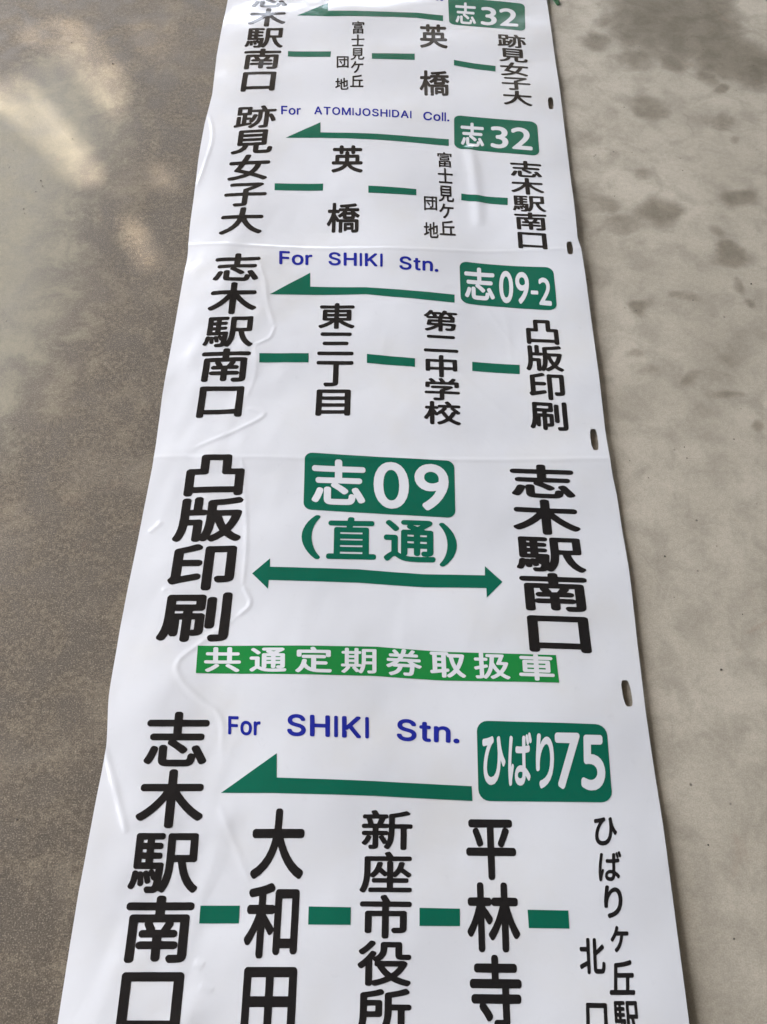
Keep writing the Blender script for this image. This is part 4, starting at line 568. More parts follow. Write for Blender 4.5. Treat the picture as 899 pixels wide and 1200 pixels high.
    (33521, 2): [[89, -103, 73, -97, 62, -89, 33, -47, 32, -20, 44, 2, 62, 13, 143, 35, 231, 67, 296, 101, 351, 141, 383, 176, 384, 182, 78, 182, 56, 190, 41, 203, 33, 220, 32, 253, 35, 269, 45, 285, 73, 302, 127, 303, 135, 307, 135, 487, 140, 509, 154, 526, 182, 537, 427, 537, 432, 542, 432, 602, 435, 618, 451, 640, 472, 651, 460, 655, 383, 655, 380, 651, 379, 591, 363, 564, 340, 551, 291, 552, 273, 564, 259, 585, 256, 602, 256, 651, 253, 655, 89, 655, 63, 667, 50, 684, 44, 705, 47, 738, 62, 759, 73, 767, 89, 773, 253, 773, 256, 776, 256, 820, 262, 836, 283, 858, 307, 865, 345, 862, 371, 842, 379, 825, 380, 776, 383, 773, 613, 773, 616, 825, 627, 847, 640, 857, 656, 864, 689, 865, 713, 858, 734, 836, 740, 820, 740, 776, 744, 773, 907, 773, 924, 767, 934, 759, 947, 744, 953, 722, 952, 694, 939, 673, 924, 661, 907, 655, 744, 655, 740, 651, 740, 602, 737, 585, 722, 562, 700, 551, 651, 551, 636, 558, 624, 569, 616, 591, 615, 651, 613, 654, 531, 655, 519, 651, 542, 639, 557, 618, 560, 602, 560, 542, 564, 537, 825, 537, 847, 528, 865, 509, 871, 487, 871, 307, 874, 303, 929, 302, 957, 285, 967, 269, 970, 253, 970, 225, 961, 203, 945, 189, 924, 182, 618, 182, 630, 165, 676, 122, 738, 81, 804, 52, 880, 28, 934, 18, 951, 10, 968, -9, 973, -31, 968, -53, 946, -86, 924, -100, 902, -103, 820, -85, 727, -51, 656, -14, 591, 34, 533, 94, 509, 130, 504, 128, 488, 105, 444, 56, 388, 13, 313, -30, 209, -72, 111, -100], [257, 307, 263, 303, 427, 303, 430, 307, 431, 323, 432, 416, 427, 421, 258, 419], [559, 307, 564, 303, 744, 304, 746, 307, 746, 416, 744, 421, 564, 421, 560, 416]],
    (27211, 2): [[199, -100, 188, -96, 177, -87, 165, -66, 164, 242, 160, 245, 130, 176, 107, 132, 100, 120, 86, 110, 67, 107, 45, 118, 17, 159, 13, 176, 17, 192, 67, 281, 97, 352, 123, 424, 152, 528, 144, 532, 67, 532, 48, 539, 37, 550, 32, 561, 31, 611, 43, 633, 61, 642, 160, 644, 165, 649, 165, 820, 175, 847, 188, 857, 199, 861, 237, 861, 254, 857, 269, 842, 275, 820, 275, 649, 276, 645, 281, 644, 353, 644, 356, 666, 362, 677, 373, 688, 386, 693, 546, 695, 552, 710, 546, 714, 424, 709, 402, 717, 390, 732, 381, 765, 389, 787, 408, 802, 639, 818, 722, 826, 837, 845, 863, 836, 888, 809, 896, 792, 894, 776, 881, 757, 865, 749, 826, 742, 678, 723, 672, 720, 665, 699, 667, 695, 672, 694, 931, 694, 947, 690, 957, 682, 967, 666, 969, 633, 964, 611, 953, 599, 936, 591, 837, 591, 833, 589, 886, 539, 964, 488, 978, 473, 982, 457, 978, 440, 951, 407, 936, 394, 920, 390, 903, 394, 843, 436, 840, 429, 837, 367, 826, 352, 815, 345, 804, 343, 501, 345, 485, 357, 479, 368, 477, 429, 474, 434, 410, 391, 397, 388, 380, 392, 367, 402, 338, 435, 334, 451, 338, 468, 347, 479, 402, 515, 435, 543, 478, 589, 474, 591, 391, 591, 386, 589, 386, 567, 382, 556, 364, 536, 347, 532, 276, 530, 275, 484, 375, 335, 380, 331, 391, 337, 408, 339, 914, 339, 925, 337, 938, 330, 948, 319, 953, 297, 953, -11, 949, -39, 939, -61, 920, -80, 887, -93, 832, -99, 771, -98, 749, -81, 735, -44, 735, -22, 746, -6, 738, -3, 612, -3, 608, -6, 604, -28, 590, -42, 568, -48, 546, -48, 529, -43, 514, -28, 510, -11, 510, 187, 514, 203, 523, 214, 540, 223, 551, 225, 766, 225, 789, 220, 804, 204, 809, 187, 809, 38, 804, 19, 795, 5, 837, 5, 841, 11, 841, 231, 837, 237, 479, 237, 476, -72, 467, -88, 452, -99, 408, -101, 386, -96, 372, -83, 366, -61, 366, 253, 364, 257, 353, 248, 342, 244, 325, 244, 314, 248, 302, 258, 276, 309, 275, -66, 267, -83, 254, -95, 237, -100], [608, 93, 612, 88, 705, 88, 709, 93, 708, 132, 612, 134, 608, 126], [584, 440, 590, 435, 727, 435, 731, 440, 730, 479, 584, 479], [606, 572, 712, 572, 705, 588, 700, 591, 617, 591, 606, 578]],
    (23500, 1): [[165, -97, 154, -94, 143, -87, 135, -75, 133, -64, 133, 264, 138, 280, 154, 294, 170, 296, 842, 296, 864, 287, 874, 275, 876, 258, 876, -58, 871, -75, 853, -90, 809, -92, 793, -89, 781, -80, 771, -62, 236, -62, 225, -86, 214, -94], [234, 29, 241, 26, 438, 26, 444, 29, 444, 73, 438, 77, 236, 76], [547, 29, 552, 26, 765, 26, 772, 29, 772, 73, 765, 77, 552, 77, 547, 73], [234, 160, 443, 159, 444, 204, 438, 208, 236, 207], [547, 160, 771, 159, 772, 204, 765, 208, 552, 208, 547, 204], [230, 324, 219, 326, 208, 334, 200, 357, 201, 510, 208, 526, 219, 535, 236, 538, 760, 538, 782, 532, 795, 515, 796, 351, 788, 335, 776, 326, 760, 323], [299, 411, 307, 407, 689, 407, 694, 411, 694, 450, 689, 453, 307, 453, 299, 450], [88, 556, 72, 569, 67, 581, 66, 739, 73, 761, 83, 769, 94, 773, 432, 774, 438, 777, 419, 815, 419, 826, 424, 837, 443, 851, 498, 862, 509, 860, 520, 852, 563, 776, 569, 774, 907, 774, 927, 766, 936, 750, 936, 581, 928, 564, 907, 555, 858, 555, 847, 559, 837, 570, 832, 586, 831, 679, 170, 679, 169, 586, 164, 570, 154, 559, 143, 555], [225, 564, 214, 568, 202, 581, 198, 591, 197, 613, 199, 624, 208, 637, 219, 645, 230, 647, 771, 647, 782, 645, 793, 637, 801, 624, 803, 613, 802, 591, 798, 581, 787, 568, 771, 563]],
    (22763, 1): [[121, -41, 109, -35, 99, -25, 90, 2, 94, 44, 105, 59, 121, 68, 439, 70, 439, 424, 433, 429, 68, 430, 47, 443, 38, 456, 34, 493, 38, 514, 50, 530, 73, 541, 438, 542, 439, 816, 446, 837, 459, 850, 480, 856, 528, 853, 545, 842, 556, 821, 557, 546, 560, 541, 924, 541, 945, 535, 963, 520, 969, 498, 967, 461, 956, 443, 935, 430, 565, 429, 560, 429, 557, 424, 558, 70, 882, 68, 903, 55, 915, 28, 914, -9, 905, -25, 893, -37, 866, -43, 137, -43]],
    (35211, 1): [[78, -92, 62, -79, 40, -42, 39, -26, 47, -4, 67, 12, 127, 28, 186, 55, 235, 90, 268, 131, 289, 180, 296, 213, 197, 216, 177, 229, 167, 251, 166, 781, 169, 797, 176, 807, 192, 820, 214, 824, 793, 824, 809, 821, 820, 814, 833, 797, 837, 776, 836, 254, 825, 230, 804, 216, 663, 215, 660, 213, 659, 29, 663, 21, 679, 18, 852, 19, 858, 23, 863, 34, 873, 110, 877, 121, 896, 138, 912, 143, 928, 142, 966, 123, 976, 110, 979, 99, 975, 45, 966, -4, 945, -51, 927, -69, 912, -78, 890, -86, 852, -91, 647, -89, 598, -77, 576, -64, 563, -47, 555, -32, 547, -4, 545, 213, 538, 215, 419, 215, 414, 208, 402, 153, 376, 88, 327, 19, 273, -26, 192, -67, 105, -94, 89, -95], [277, 321, 723, 320, 723, 386, 278, 386], [278, 489, 723, 488, 723, 548, 717, 553, 284, 553, 277, 548], [277, 657, 284, 654, 717, 654, 723, 657, 723, 716, 717, 719, 284, 719, 277, 716]],
    (12465, 1): [[334, -49, 283, -13, 273, 12, 276, 32, 289, 49, 329, 74, 385, 121, 430, 172, 471, 234, 510, 320, 535, 411, 546, 502, 541, 505, 324, 505, 276, 431, 222, 360, 173, 310, 152, 297, 127, 299, 83, 325, 68, 340, 63, 360, 66, 375, 72, 385, 122, 435, 153, 471, 187, 517, 228, 582, 268, 673, 286, 729, 295, 774, 304, 791, 324, 803, 349, 805, 400, 792, 420, 769, 421, 744, 380, 621, 889, 623, 909, 619, 920, 613, 932, 592, 934, 542, 925, 522, 904, 506, 889, 503, 672, 505, 669, 502, 654, 385, 625, 275, 575, 164, 516, 79, 446, 7, 374, -46, 354, -51]],
    (19992, 1): [[65, -45, 43, -31, 31, -11, 30, 26, 35, 42, 43, 54, 54, 62, 70, 66, 189, 68, 190, 700, 192, 716, 200, 732, 213, 743, 229, 748, 415, 763, 521, 776, 622, 792, 702, 808, 765, 826, 787, 825, 803, 816, 825, 785, 834, 759, 831, 743, 824, 732, 803, 719, 681, 689, 580, 673, 479, 660, 309, 646, 304, 642, 304, 498, 309, 496, 877, 496, 893, 493, 904, 486, 919, 461, 920, 429, 914, 409, 899, 392, 877, 385, 755, 385, 751, 382, 751, 74, 755, 66, 925, 66, 946, 62, 962, 47, 970, 26, 970, -6, 960, -27, 946, -40, 925, -46], [304, 68, 309, 66, 633, 66, 636, 68, 637, 382, 633, 385, 309, 385, 304, 382]],
    (22243, 1): [[100, -99, 85, -93, 72, -83, 66, -72, 63, -57, 63, 770, 66, 785, 74, 798, 90, 809, 105, 812, 896, 812, 911, 809, 927, 799, 936, 785, 940, 765, 940, -52, 938, -67, 930, -83, 906, -98, 859, -98, 844, -92, 834, -83, 827, -72, 823, -55, 818, -53, 183, -53, 178, -54, 170, -77, 157, -91, 136, -99], [176, 62, 178, 57, 183, 57, 823, 57, 823, 700, 673, 702, 663, 697, 678, 682, 684, 666, 684, 579, 689, 576, 782, 576, 797, 570, 811, 558, 821, 542, 822, 506, 803, 482, 787, 473, 684, 470, 684, 160, 679, 124, 668, 102, 648, 83, 617, 71, 570, 65, 493, 63, 472, 67, 454, 83, 443, 114, 443, 134, 451, 151, 472, 164, 570, 165, 575, 171, 575, 470, 229, 472, 210, 480, 196, 496, 190, 511, 190, 537, 196, 553, 203, 562, 214, 570, 229, 576, 570, 576, 575, 579, 576, 672, 584, 687, 596, 697, 586, 702, 178, 701], [415, 217, 400, 220, 383, 233, 339, 310, 284, 387, 281, 408, 286, 428, 296, 440, 317, 451, 343, 453, 358, 447, 368, 439, 428, 362, 472, 284, 475, 264, 466, 243, 435, 222]],
    (22320, 1): [[520, -73, 477, -61, 449, -45, 425, -12, 415, 21, 410, 81, 410, 359, 406, 364, 362, 349, 340, 356, 323, 376, 311, 403, 310, 419, 316, 436, 329, 450, 408, 485, 410, 490, 410, 719, 415, 741, 422, 752, 444, 764, 482, 766, 501, 758, 515, 741, 520, 719, 520, 534, 526, 535, 614, 572, 618, 829, 627, 845, 640, 855, 657, 859, 689, 858, 711, 848, 721, 834, 725, 823, 725, 627, 728, 620, 826, 661, 848, 678, 869, 686, 886, 685, 913, 674, 924, 667, 933, 654, 937, 638, 935, 392, 931, 288, 926, 250, 918, 223, 904, 201, 886, 187, 859, 176, 826, 170, 777, 168, 753, 179, 739, 200, 735, 234, 745, 256, 755, 263, 771, 269, 815, 270, 819, 278, 826, 376, 826, 542, 728, 502, 725, 496, 725, 168, 717, 143, 700, 129, 684, 124, 651, 126, 629, 137, 618, 158, 614, 452, 521, 414, 520, 81, 525, 43, 537, 34, 580, 30, 842, 32, 853, 38, 861, 48, 869, 70, 877, 125, 882, 136, 897, 151, 919, 157, 957, 146, 974, 130, 981, 108, 975, 59, 963, 10, 944, -28, 913, -56, 875, -71, 820, -76, 580, -76], [73, 69, 53, 76, 40, 88, 22, 130, 21, 147, 27, 163, 40, 176, 151, 223, 151, 507, 62, 509, 46, 515, 35, 523, 26, 539, 23, 578, 35, 603, 51, 615, 68, 618, 149, 619, 151, 801, 154, 818, 163, 834, 177, 843, 193, 847, 226, 846, 248, 833, 260, 807, 260, 621, 264, 618, 335, 618, 351, 614, 369, 599, 378, 572, 378, 550, 373, 534, 357, 516, 340, 509, 261, 507, 260, 272, 264, 268, 329, 295, 351, 295, 368, 286, 378, 272, 386, 228, 378, 209, 362, 194, 95, 72]],
    (24535, 1): [[359, -82, 322, -75, 284, -56, 266, -34, 255, -2, 251, 41, 251, 232, 258, 254, 279, 272, 295, 275, 332, 273, 348, 265, 361, 248, 364, 232, 364, 41, 365, 30, 370, 26, 423, 21, 658, 22, 668, 27, 675, 35, 681, 51, 687, 99, 695, 115, 706, 124, 722, 130, 743, 128, 775, 115, 788, 99, 792, 73, 787, 35, 774, -13, 756, -45, 722, -71, 690, -81, 642, -85, 418, -85], [876, -46, 860, -37, 849, -23, 802, 83, 738, 206, 739, 232, 747, 248, 759, 257, 791, 269, 807, 270, 817, 267, 839, 248, 907, 126, 956, 19, 957, 3, 954, -7, 940, -26, 897, -46], [98, -40, 64, -23, 51, -13, 42, 3, 42, 25, 91, 126, 130, 238, 151, 256, 162, 258, 178, 257, 205, 248, 221, 236, 229, 216, 229, 195, 193, 83, 153, -7, 130, -36, 114, -41], [594, 136, 577, 142, 492, 215, 385, 291, 377, 307, 376, 323, 384, 344, 400, 360, 396, 364, 141, 364, 119, 374, 103, 398, 102, 430, 106, 446, 119, 463, 135, 472, 439, 475, 439, 604, 71, 606, 50, 619, 39, 638, 37, 675, 50, 701, 66, 712, 82, 715, 439, 716, 440, 813, 443, 829, 457, 851, 482, 859, 524, 858, 538, 851, 548, 840, 556, 819, 556, 717, 562, 715, 924, 715, 940, 712, 954, 701, 966, 675, 966, 643, 956, 622, 935, 607, 562, 605, 556, 602, 556, 478, 562, 473, 865, 473, 876, 470, 892, 459, 901, 446, 904, 435, 905, 403, 899, 387, 881, 370, 865, 364, 476, 364, 468, 360, 572, 291, 638, 238, 659, 216, 663, 206, 664, 190, 652, 165, 620, 138]],
    (51, 1): [[169, -21, 109, -6, 72, 10, 60, 18, 49, 40, 50, 104, 57, 117, 66, 126, 87, 134, 169, 104, 212, 99, 242, 102, 268, 112, 285, 124, 299, 143, 307, 165, 311, 195, 307, 221, 296, 246, 281, 264, 255, 281, 220, 290, 195, 292, 182, 298, 170, 311, 165, 332, 165, 380, 170, 393, 177, 402, 195, 413, 220, 415, 251, 424, 272, 435, 288, 453, 296, 470, 300, 496, 297, 522, 287, 543, 272, 560, 255, 571, 229, 580, 182, 582, 147, 577, 109, 565, 87, 570, 73, 582, 67, 595, 66, 651, 73, 668, 87, 681, 139, 698, 208, 706, 268, 701, 324, 682, 367, 654, 401, 613, 420, 569, 428, 513, 425, 474, 419, 444, 406, 414, 391, 393, 358, 362, 394, 332, 412, 307, 427, 272, 436, 233, 439, 199, 432, 143, 406, 79, 375, 40, 329, 6, 268, -17, 208, -24]],
    (50, 1): [[65, -13, 48, -3, 40, 9, 38, 26, 42, 39, 186, 222, 258, 328, 294, 401, 302, 439, 304, 469, 300, 499, 289, 528, 273, 550, 256, 564, 231, 576, 201, 580, 158, 573, 133, 561, 82, 524, 65, 522, 52, 526, 40, 537, 33, 554, 34, 622, 43, 640, 69, 660, 103, 679, 145, 697, 180, 704, 209, 706, 273, 697, 333, 671, 368, 643, 397, 605, 424, 541, 432, 477, 425, 414, 409, 363, 382, 307, 339, 239, 240, 111, 243, 108, 439, 108, 456, 105, 471, 94, 480, 77, 480, 14, 469, -4, 448, -15]],
    (70, 3): [[95, -25, 78, -18, 67, -8, 56, 18, 56, 670, 61, 691, 78, 710, 100, 718, 479, 718, 500, 713, 517, 699, 524, 687, 528, 640, 519, 610, 509, 599, 496, 592, 479, 588, 202, 588, 196, 584, 196, 406, 462, 402, 479, 393, 494, 371, 497, 354, 496, 316, 483, 290, 470, 281, 457, 276, 196, 273, 193, 9, 184, -8, 164, -23, 147, -26]],
    (111, 3): [[254, -36, 206, -27, 161, -9, 110, 27, 77, 64, 53, 104, 33, 155, 22, 225, 21, 284, 29, 339, 50, 402, 77, 448, 109, 483, 147, 512, 192, 534, 251, 547, 306, 548, 358, 539, 404, 521, 455, 485, 487, 449, 511, 409, 531, 356, 543, 284, 543, 225, 535, 172, 515, 110, 487, 63, 456, 28, 414, -3, 358, -27, 306, -36], [278, 89, 310, 92, 331, 98, 352, 110, 369, 127, 387, 155, 398, 183, 405, 214, 408, 252, 406, 287, 399, 325, 389, 353, 374, 377, 358, 395, 334, 412, 310, 420, 282, 422, 254, 420, 231, 412, 213, 401, 191, 377, 176, 353, 167, 329, 160, 297, 157, 256, 159, 221, 167, 183, 178, 155, 190, 134, 213, 111, 230, 100, 254, 92]],
    (114, 3): [[87, -25, 70, -19, 57, -8, 49, 5, 46, 19, 45, 491, 49, 511, 65, 532, 87, 541, 132, 542, 145, 539, 163, 528, 176, 508, 207, 529, 241, 543, 289, 549, 326, 546, 345, 532, 356, 511, 357, 460, 348, 436, 333, 422, 319, 417, 261, 415, 227, 404, 200, 381, 184, 350, 181, 320, 181, 22, 177, 5, 166, -11, 145, -24]],
    (83, 3): [[256, -35, 208, -27, 164, -12, 125, 10, 89, 39, 58, 78, 38, 122, 29, 161, 32, 179, 39, 192, 51, 204, 68, 211, 139, 209, 151, 203, 163, 192, 182, 144, 209, 117, 256, 98, 317, 93, 343, 96, 374, 104, 400, 116, 418, 131, 432, 148, 442, 170, 444, 192, 440, 214, 422, 236, 391, 255, 347, 271, 190, 318, 142, 342, 116, 360, 81, 395, 57, 436, 46, 484, 46, 532, 56, 576, 77, 618, 107, 654, 142, 682, 190, 706, 238, 720, 291, 727, 356, 724, 400, 715, 444, 699, 478, 679, 513, 650, 543, 611, 561, 572, 569, 537, 560, 510, 547, 497, 526, 489, 465, 490, 441, 506, 420, 550, 392, 576, 369, 587, 343, 594, 291, 597, 238, 585, 203, 562, 191, 545, 184, 528, 183, 510, 186, 489, 202, 467, 234, 446, 278, 429, 430, 384, 474, 363, 513, 336, 546, 301, 570, 257, 580, 209, 580, 161, 566, 109, 545, 69, 518, 36, 474, 3, 430, -18, 382, -31, 326, -37]],
    (72, 3): [[95, -25, 78, -18, 67, -8, 59, 5, 56, 22, 56, 670, 63, 695, 75, 708, 91, 716, 147, 718, 172, 710, 190, 691, 196, 665, 198, 419, 504, 419, 507, 423, 507, 670, 511, 687, 526, 707, 547, 717, 602, 718, 626, 708, 642, 691, 647, 665, 647, 26, 645, 9, 639, -3, 626, -16, 611, -24, 555, -26, 530, -18, 513, 1, 507, 22, 507, 282, 504, 289, 202, 289, 196, 286, 193, 9, 184, -8, 164, -23, 147, -26]],
    (73, 3): [[64, -25, 46, -18, 35, -8, 24, 18, 24, 668, 29, 689, 44, 706, 62, 715, 85, 716, 102, 714, 119, 704, 131, 689, 136, 672, 136, 22, 131, 1, 115, -18, 93, -25]],
    (75, 3): [[95, -25, 78, -18, 67, -8, 59, 5, 56, 22, 56, 670, 63, 695, 75, 708, 91, 716, 147, 718, 172, 710, 190, 691, 196, 665, 195, 414, 198, 406, 474, 707, 487, 715, 504, 718, 560, 718, 585, 710, 600, 695, 607, 678, 607, 661, 600, 644, 365, 388, 608, 48, 616, 22, 608, -3, 589, -20, 568, -26, 513, -26, 487, -15, 266, 291, 215, 241, 198, 236, 172, 238, 168, 235, 169, 218, 188, 201, 195, 180, 196, 26, 190, 1, 176, -15, 159, -24]],
    (116, 3): [[199, -30, 159, -21, 122, -2, 95, 23, 76, 56, 67, 84, 62, 124, 62, 418, 30, 419, 9, 424, -8, 439, -16, 459, -16, 503, -4, 527, 18, 540, 62, 543, 62, 616, 66, 636, 81, 656, 102, 666, 155, 667, 180, 656, 190, 644, 197, 628, 197, 543, 272, 539, 293, 523, 302, 499, 302, 455, 296, 442, 284, 429, 259, 419, 198, 418, 197, 132, 200, 112, 207, 99, 223, 94, 263, 95, 280, 89, 292, 80, 304, 60, 311, 27, 311, 11, 302, -9, 280, -26, 243, -31]],
    (110, 3): [[87, -25, 70, -19, 57, -8, 49, 5, 46, 19, 46, 494, 52, 517, 64, 531, 80, 540, 131, 542, 159, 531, 179, 504, 209, 524, 241, 538, 271, 546, 309, 549, 364, 543, 394, 533, 418, 521, 452, 495, 476, 465, 495, 429, 506, 388, 512, 326, 512, 26, 505, -1, 492, -15, 476, -24, 425, -26, 401, -19, 381, 2, 377, 22, 377, 319, 373, 354, 360, 386, 342, 405, 312, 419, 275, 421, 241, 413, 203, 389, 188, 384, 189, 364, 181, 309, 181, 26, 177, 5, 166, -11, 145, -24]],
    (46, 3): [[103, -34, 70, -25, 47, -8, 28, 23, 23, 52, 32, 89, 49, 112, 81, 132, 110, 137, 147, 128, 170, 111, 190, 79, 195, 50, 186, 13, 168, -11, 136, -30]],
    (65, 3): [[45, -25, 27, -18, 13, -3, 6, 14, 7, 35, 83, 244, 92, 256, 110, 269, 105, 286, 107, 308, 245, 687, 257, 705, 283, 717, 309, 718, 326, 714, 360, 718, 377, 715, 397, 699, 407, 682, 544, 308, 547, 286, 541, 269, 559, 256, 568, 244, 643, 39, 646, 22, 643, 5, 628, -15, 607, -25, 551, -26, 534, -22, 522, -14, 508, 5, 449, 169, 202, 169, 145, 5, 137, -8, 125, -18, 108, -25], [247, 299, 253, 296, 398, 296, 403, 299, 326, 526]],
    (84, 3): [[278, -25, 261, -20, 251, -12, 241, 1, 236, 18, 236, 585, 232, 588, 65, 588, 45, 593, 29, 606, 20, 623, 17, 670, 20, 687, 37, 708, 61, 718, 542, 718, 559, 715, 582, 699, 593, 674, 591, 623, 585, 610, 572, 597, 547, 588, 376, 588, 374, 14, 364, -8, 342, -23, 325, -26]],
    (79, 3): [[323, -33, 249, -16, 193, 11, 145, 47, 103, 93, 69, 150, 50, 198, 41, 233, 30, 307, 30, 385, 40, 455, 60, 520, 74, 550, 101, 595, 145, 644, 171, 666, 210, 690, 271, 715, 332, 726, 397, 725, 462, 713, 506, 696, 533, 681, 588, 638, 619, 603, 637, 577, 667, 516, 686, 450, 696, 376, 692, 276, 678, 207, 652, 141, 609, 76, 564, 33, 510, -2, 454, -24, 393, -34], [323, 102, 362, 98, 401, 102, 445, 116, 475, 135, 504, 163, 532, 207, 546, 246, 555, 289, 559, 346, 556, 398, 546, 446, 532, 485, 504, 529, 475, 557, 433, 581, 397, 591, 362, 594, 314, 588, 279, 575, 249, 555, 215, 520, 194, 485, 179, 446, 170, 402, 167, 346, 170, 294, 179, 246, 194, 207, 215, 172, 249, 137, 279, 117]],
    (77, 3): [[95, -25, 78, -18, 67, -8, 59, 5, 56, 22, 56, 670, 59, 687, 70, 703, 83, 713, 100, 718, 193, 718, 215, 710, 232, 695, 402, 261, 428, 187, 622, 695, 641, 712, 662, 718, 751, 718, 768, 714, 784, 704, 795, 687, 798, 670, 798, 22, 795, 5, 785, -10, 773, -20, 756, -25, 700, -25, 675, -12, 662, 9, 658, 422, 493, 1, 479, -15, 462, -24, 406, -26, 376, -16, 361, 1, 193, 424, 191, 14, 181, -8, 159, -23, 142, -26]],
    (74, 3): [[219, -34, 167, -22, 133, -8, 90, 21, 64, 49, 43, 83, 26, 130, 20, 169, 21, 225, 34, 246, 55, 259, 107, 261, 124, 258, 142, 249, 154, 232, 165, 152, 176, 129, 193, 111, 223, 97, 266, 95, 299, 104, 320, 122, 337, 152, 343, 195, 344, 677, 354, 699, 374, 714, 396, 718, 447, 716, 460, 710, 473, 698, 480, 686, 483, 668, 483, 199, 481, 156, 469, 104, 455, 74, 434, 44, 400, 11, 370, -8, 340, -21, 305, -30, 258, -35]],
    (68, 3): [[95, -25, 78, -18, 67, -8, 56, 18, 56, 670, 61, 692, 78, 710, 100, 718, 125, 713, 147, 692, 168, 710, 189, 718, 338, 717, 411, 706, 462, 688, 491, 673, 543, 637, 585, 589, 611, 547, 625, 516, 644, 452, 653, 380, 650, 278, 634, 205, 622, 171, 601, 129, 567, 82, 534, 50, 487, 18, 428, -7, 372, -20, 334, -25, 193, -26, 171, -20, 151, -2, 125, -23], [196, 107, 202, 103, 317, 104, 385, 117, 419, 132, 449, 154, 472, 180, 492, 214, 509, 269, 516, 320, 516, 376, 506, 440, 491, 480, 470, 516, 440, 547, 406, 568, 368, 581, 325, 587, 202, 588, 196, 584]],
    (67, 3): [[323, -33, 249, -16, 188, 14, 137, 54, 106, 89, 88, 115, 58, 176, 39, 241, 30, 311, 33, 416, 47, 485, 74, 550, 107, 603, 127, 627, 162, 659, 214, 693, 271, 715, 332, 726, 401, 725, 454, 716, 502, 698, 548, 672, 585, 642, 621, 598, 647, 550, 662, 507, 663, 494, 658, 476, 646, 459, 628, 449, 571, 448, 554, 451, 533, 468, 512, 516, 484, 550, 449, 575, 410, 589, 366, 594, 327, 591, 293, 581, 266, 567, 234, 542, 204, 503, 185, 463, 173, 420, 167, 368, 169, 298, 179, 246, 194, 207, 226, 159, 262, 127, 310, 105, 362, 98, 393, 100, 423, 107, 471, 131, 506, 167, 536, 228, 558, 242, 615, 244, 636, 239, 656, 220, 663, 189, 648, 141, 621, 93, 585, 50, 541, 15, 488, -12, 436, -28, 380, -35]],
    (108, 3): [[58, -24, 45, -18, 32, -5, 24, 21, 24, 699, 30, 721, 45, 738, 62, 745, 89, 746, 106, 742, 120, 734, 130, 721, 136, 703, 136, 21, 130, -1, 111, -20, 93, -26]],
    (26481, 2): [[469, -102, 447, -90, 440, -79, 435, -63, 434, 121, 431, 127, 366, 70, 297, 18, 231, -23, 172, -56, 118, -80, 96, -83, 75, -74, 62, -63, 38, -30, 33, -14, 34, 2, 42, 18, 53, 29, 156, 77, 215, 111, 278, 153, 330, 197, 172, 197, 150, 206, 134, 224, 128, 251, 128, 564, 134, 587, 150, 606, 172, 614, 426, 615, 434, 618, 434, 645, 431, 649, 96, 649, 75, 652, 54, 667, 42, 689, 42, 726, 47, 743, 64, 761, 85, 770, 431, 770, 434, 775, 434, 818, 439, 835, 460, 856, 485, 864, 523, 862, 538, 856, 549, 845, 560, 824, 561, 775, 566, 770, 912, 770, 939, 764, 952, 753, 962, 737, 965, 699, 962, 683, 956, 670, 934, 653, 912, 649, 566, 649, 561, 645, 561, 618, 566, 615, 837, 615, 860, 608, 876, 591, 884, 564, 884, 245, 879, 224, 864, 206, 842, 198, 667, 197, 719, 153, 783, 111, 847, 75, 950, 29, 961, 18, 968, 2, 969, -14, 962, -36, 937, -68, 923, -80, 901, -85, 880, -80, 831, -58, 766, -23, 701, 18, 631, 70, 566, 127, 561, 126, 561, -52, 557, -74, 547, -90, 529, -102, 512, -105], [251, 310, 258, 307, 431, 307, 434, 310, 434, 348, 431, 354, 253, 354], [561, 310, 566, 307, 756, 308, 756, 353, 561, 353], [251, 462, 431, 460, 434, 467, 434, 499, 431, 505, 253, 505], [561, 462, 756, 460, 757, 499, 756, 505, 562, 505]],
    (19977, 2): [[78, -31, 57, -20, 45, -5, 40, 11, 40, 42, 43, 62, 52, 77, 67, 89, 83, 94, 911, 94, 932, 89, 947, 78, 956, 62, 959, 47, 959, 11, 954, -5, 937, -24, 916, -32], [196, 319, 179, 330, 165, 349, 162, 397, 167, 412, 179, 427, 191, 436, 206, 441, 777, 441, 793, 438, 808, 429, 821, 412, 826, 397, 826, 361, 821, 345, 804, 325, 782, 317, 217, 316], [139, 643, 119, 651, 103, 669, 98, 685, 98, 721, 103, 741, 114, 755, 129, 765, 144, 768, 860, 768, 875, 763, 891, 752, 900, 736, 904, 721, 904, 690, 898, 669, 880, 650, 860, 642]],
    (19969, 2): [[287, -95, 271, -88, 256, -73, 234, -21, 236, 5, 245, 20, 255, 30, 271, 37, 287, 39, 432, 38, 458, 39, 461, 41, 461, 644, 74, 647, 52, 659, 36, 685, 35, 727, 48, 755, 63, 768, 84, 773, 915, 773, 931, 770, 943, 763, 953, 753, 963, 732, 964, 691, 952, 665, 931, 649, 910, 646, 598, 644, 598, 46, 596, 10, 588, -21, 577, -42, 562, -58, 541, -72, 515, -81, 427, -93]],
    (30446, 2): [[125, -99, 108, -94, 91, -83, 81, -68, 78, -53, 78, 757, 81, 772, 90, 786, 108, 798, 131, 803, 858, 803, 876, 801, 893, 792, 911, 772, 916, 752, 916, -48, 913, -63, 904, -78, 888, -92, 870, -98, 806, -96, 789, -88, 776, -73, 765, -31, 224, -31, 219, -63, 200, -88, 172, -99], [222, 94, 765, 92, 769, 99, 769, 205, 765, 208, 224, 208], [222, 332, 765, 330, 769, 337, 768, 443, 224, 445], [222, 570, 230, 567, 765, 567, 769, 575, 769, 676, 765, 679, 224, 679]],
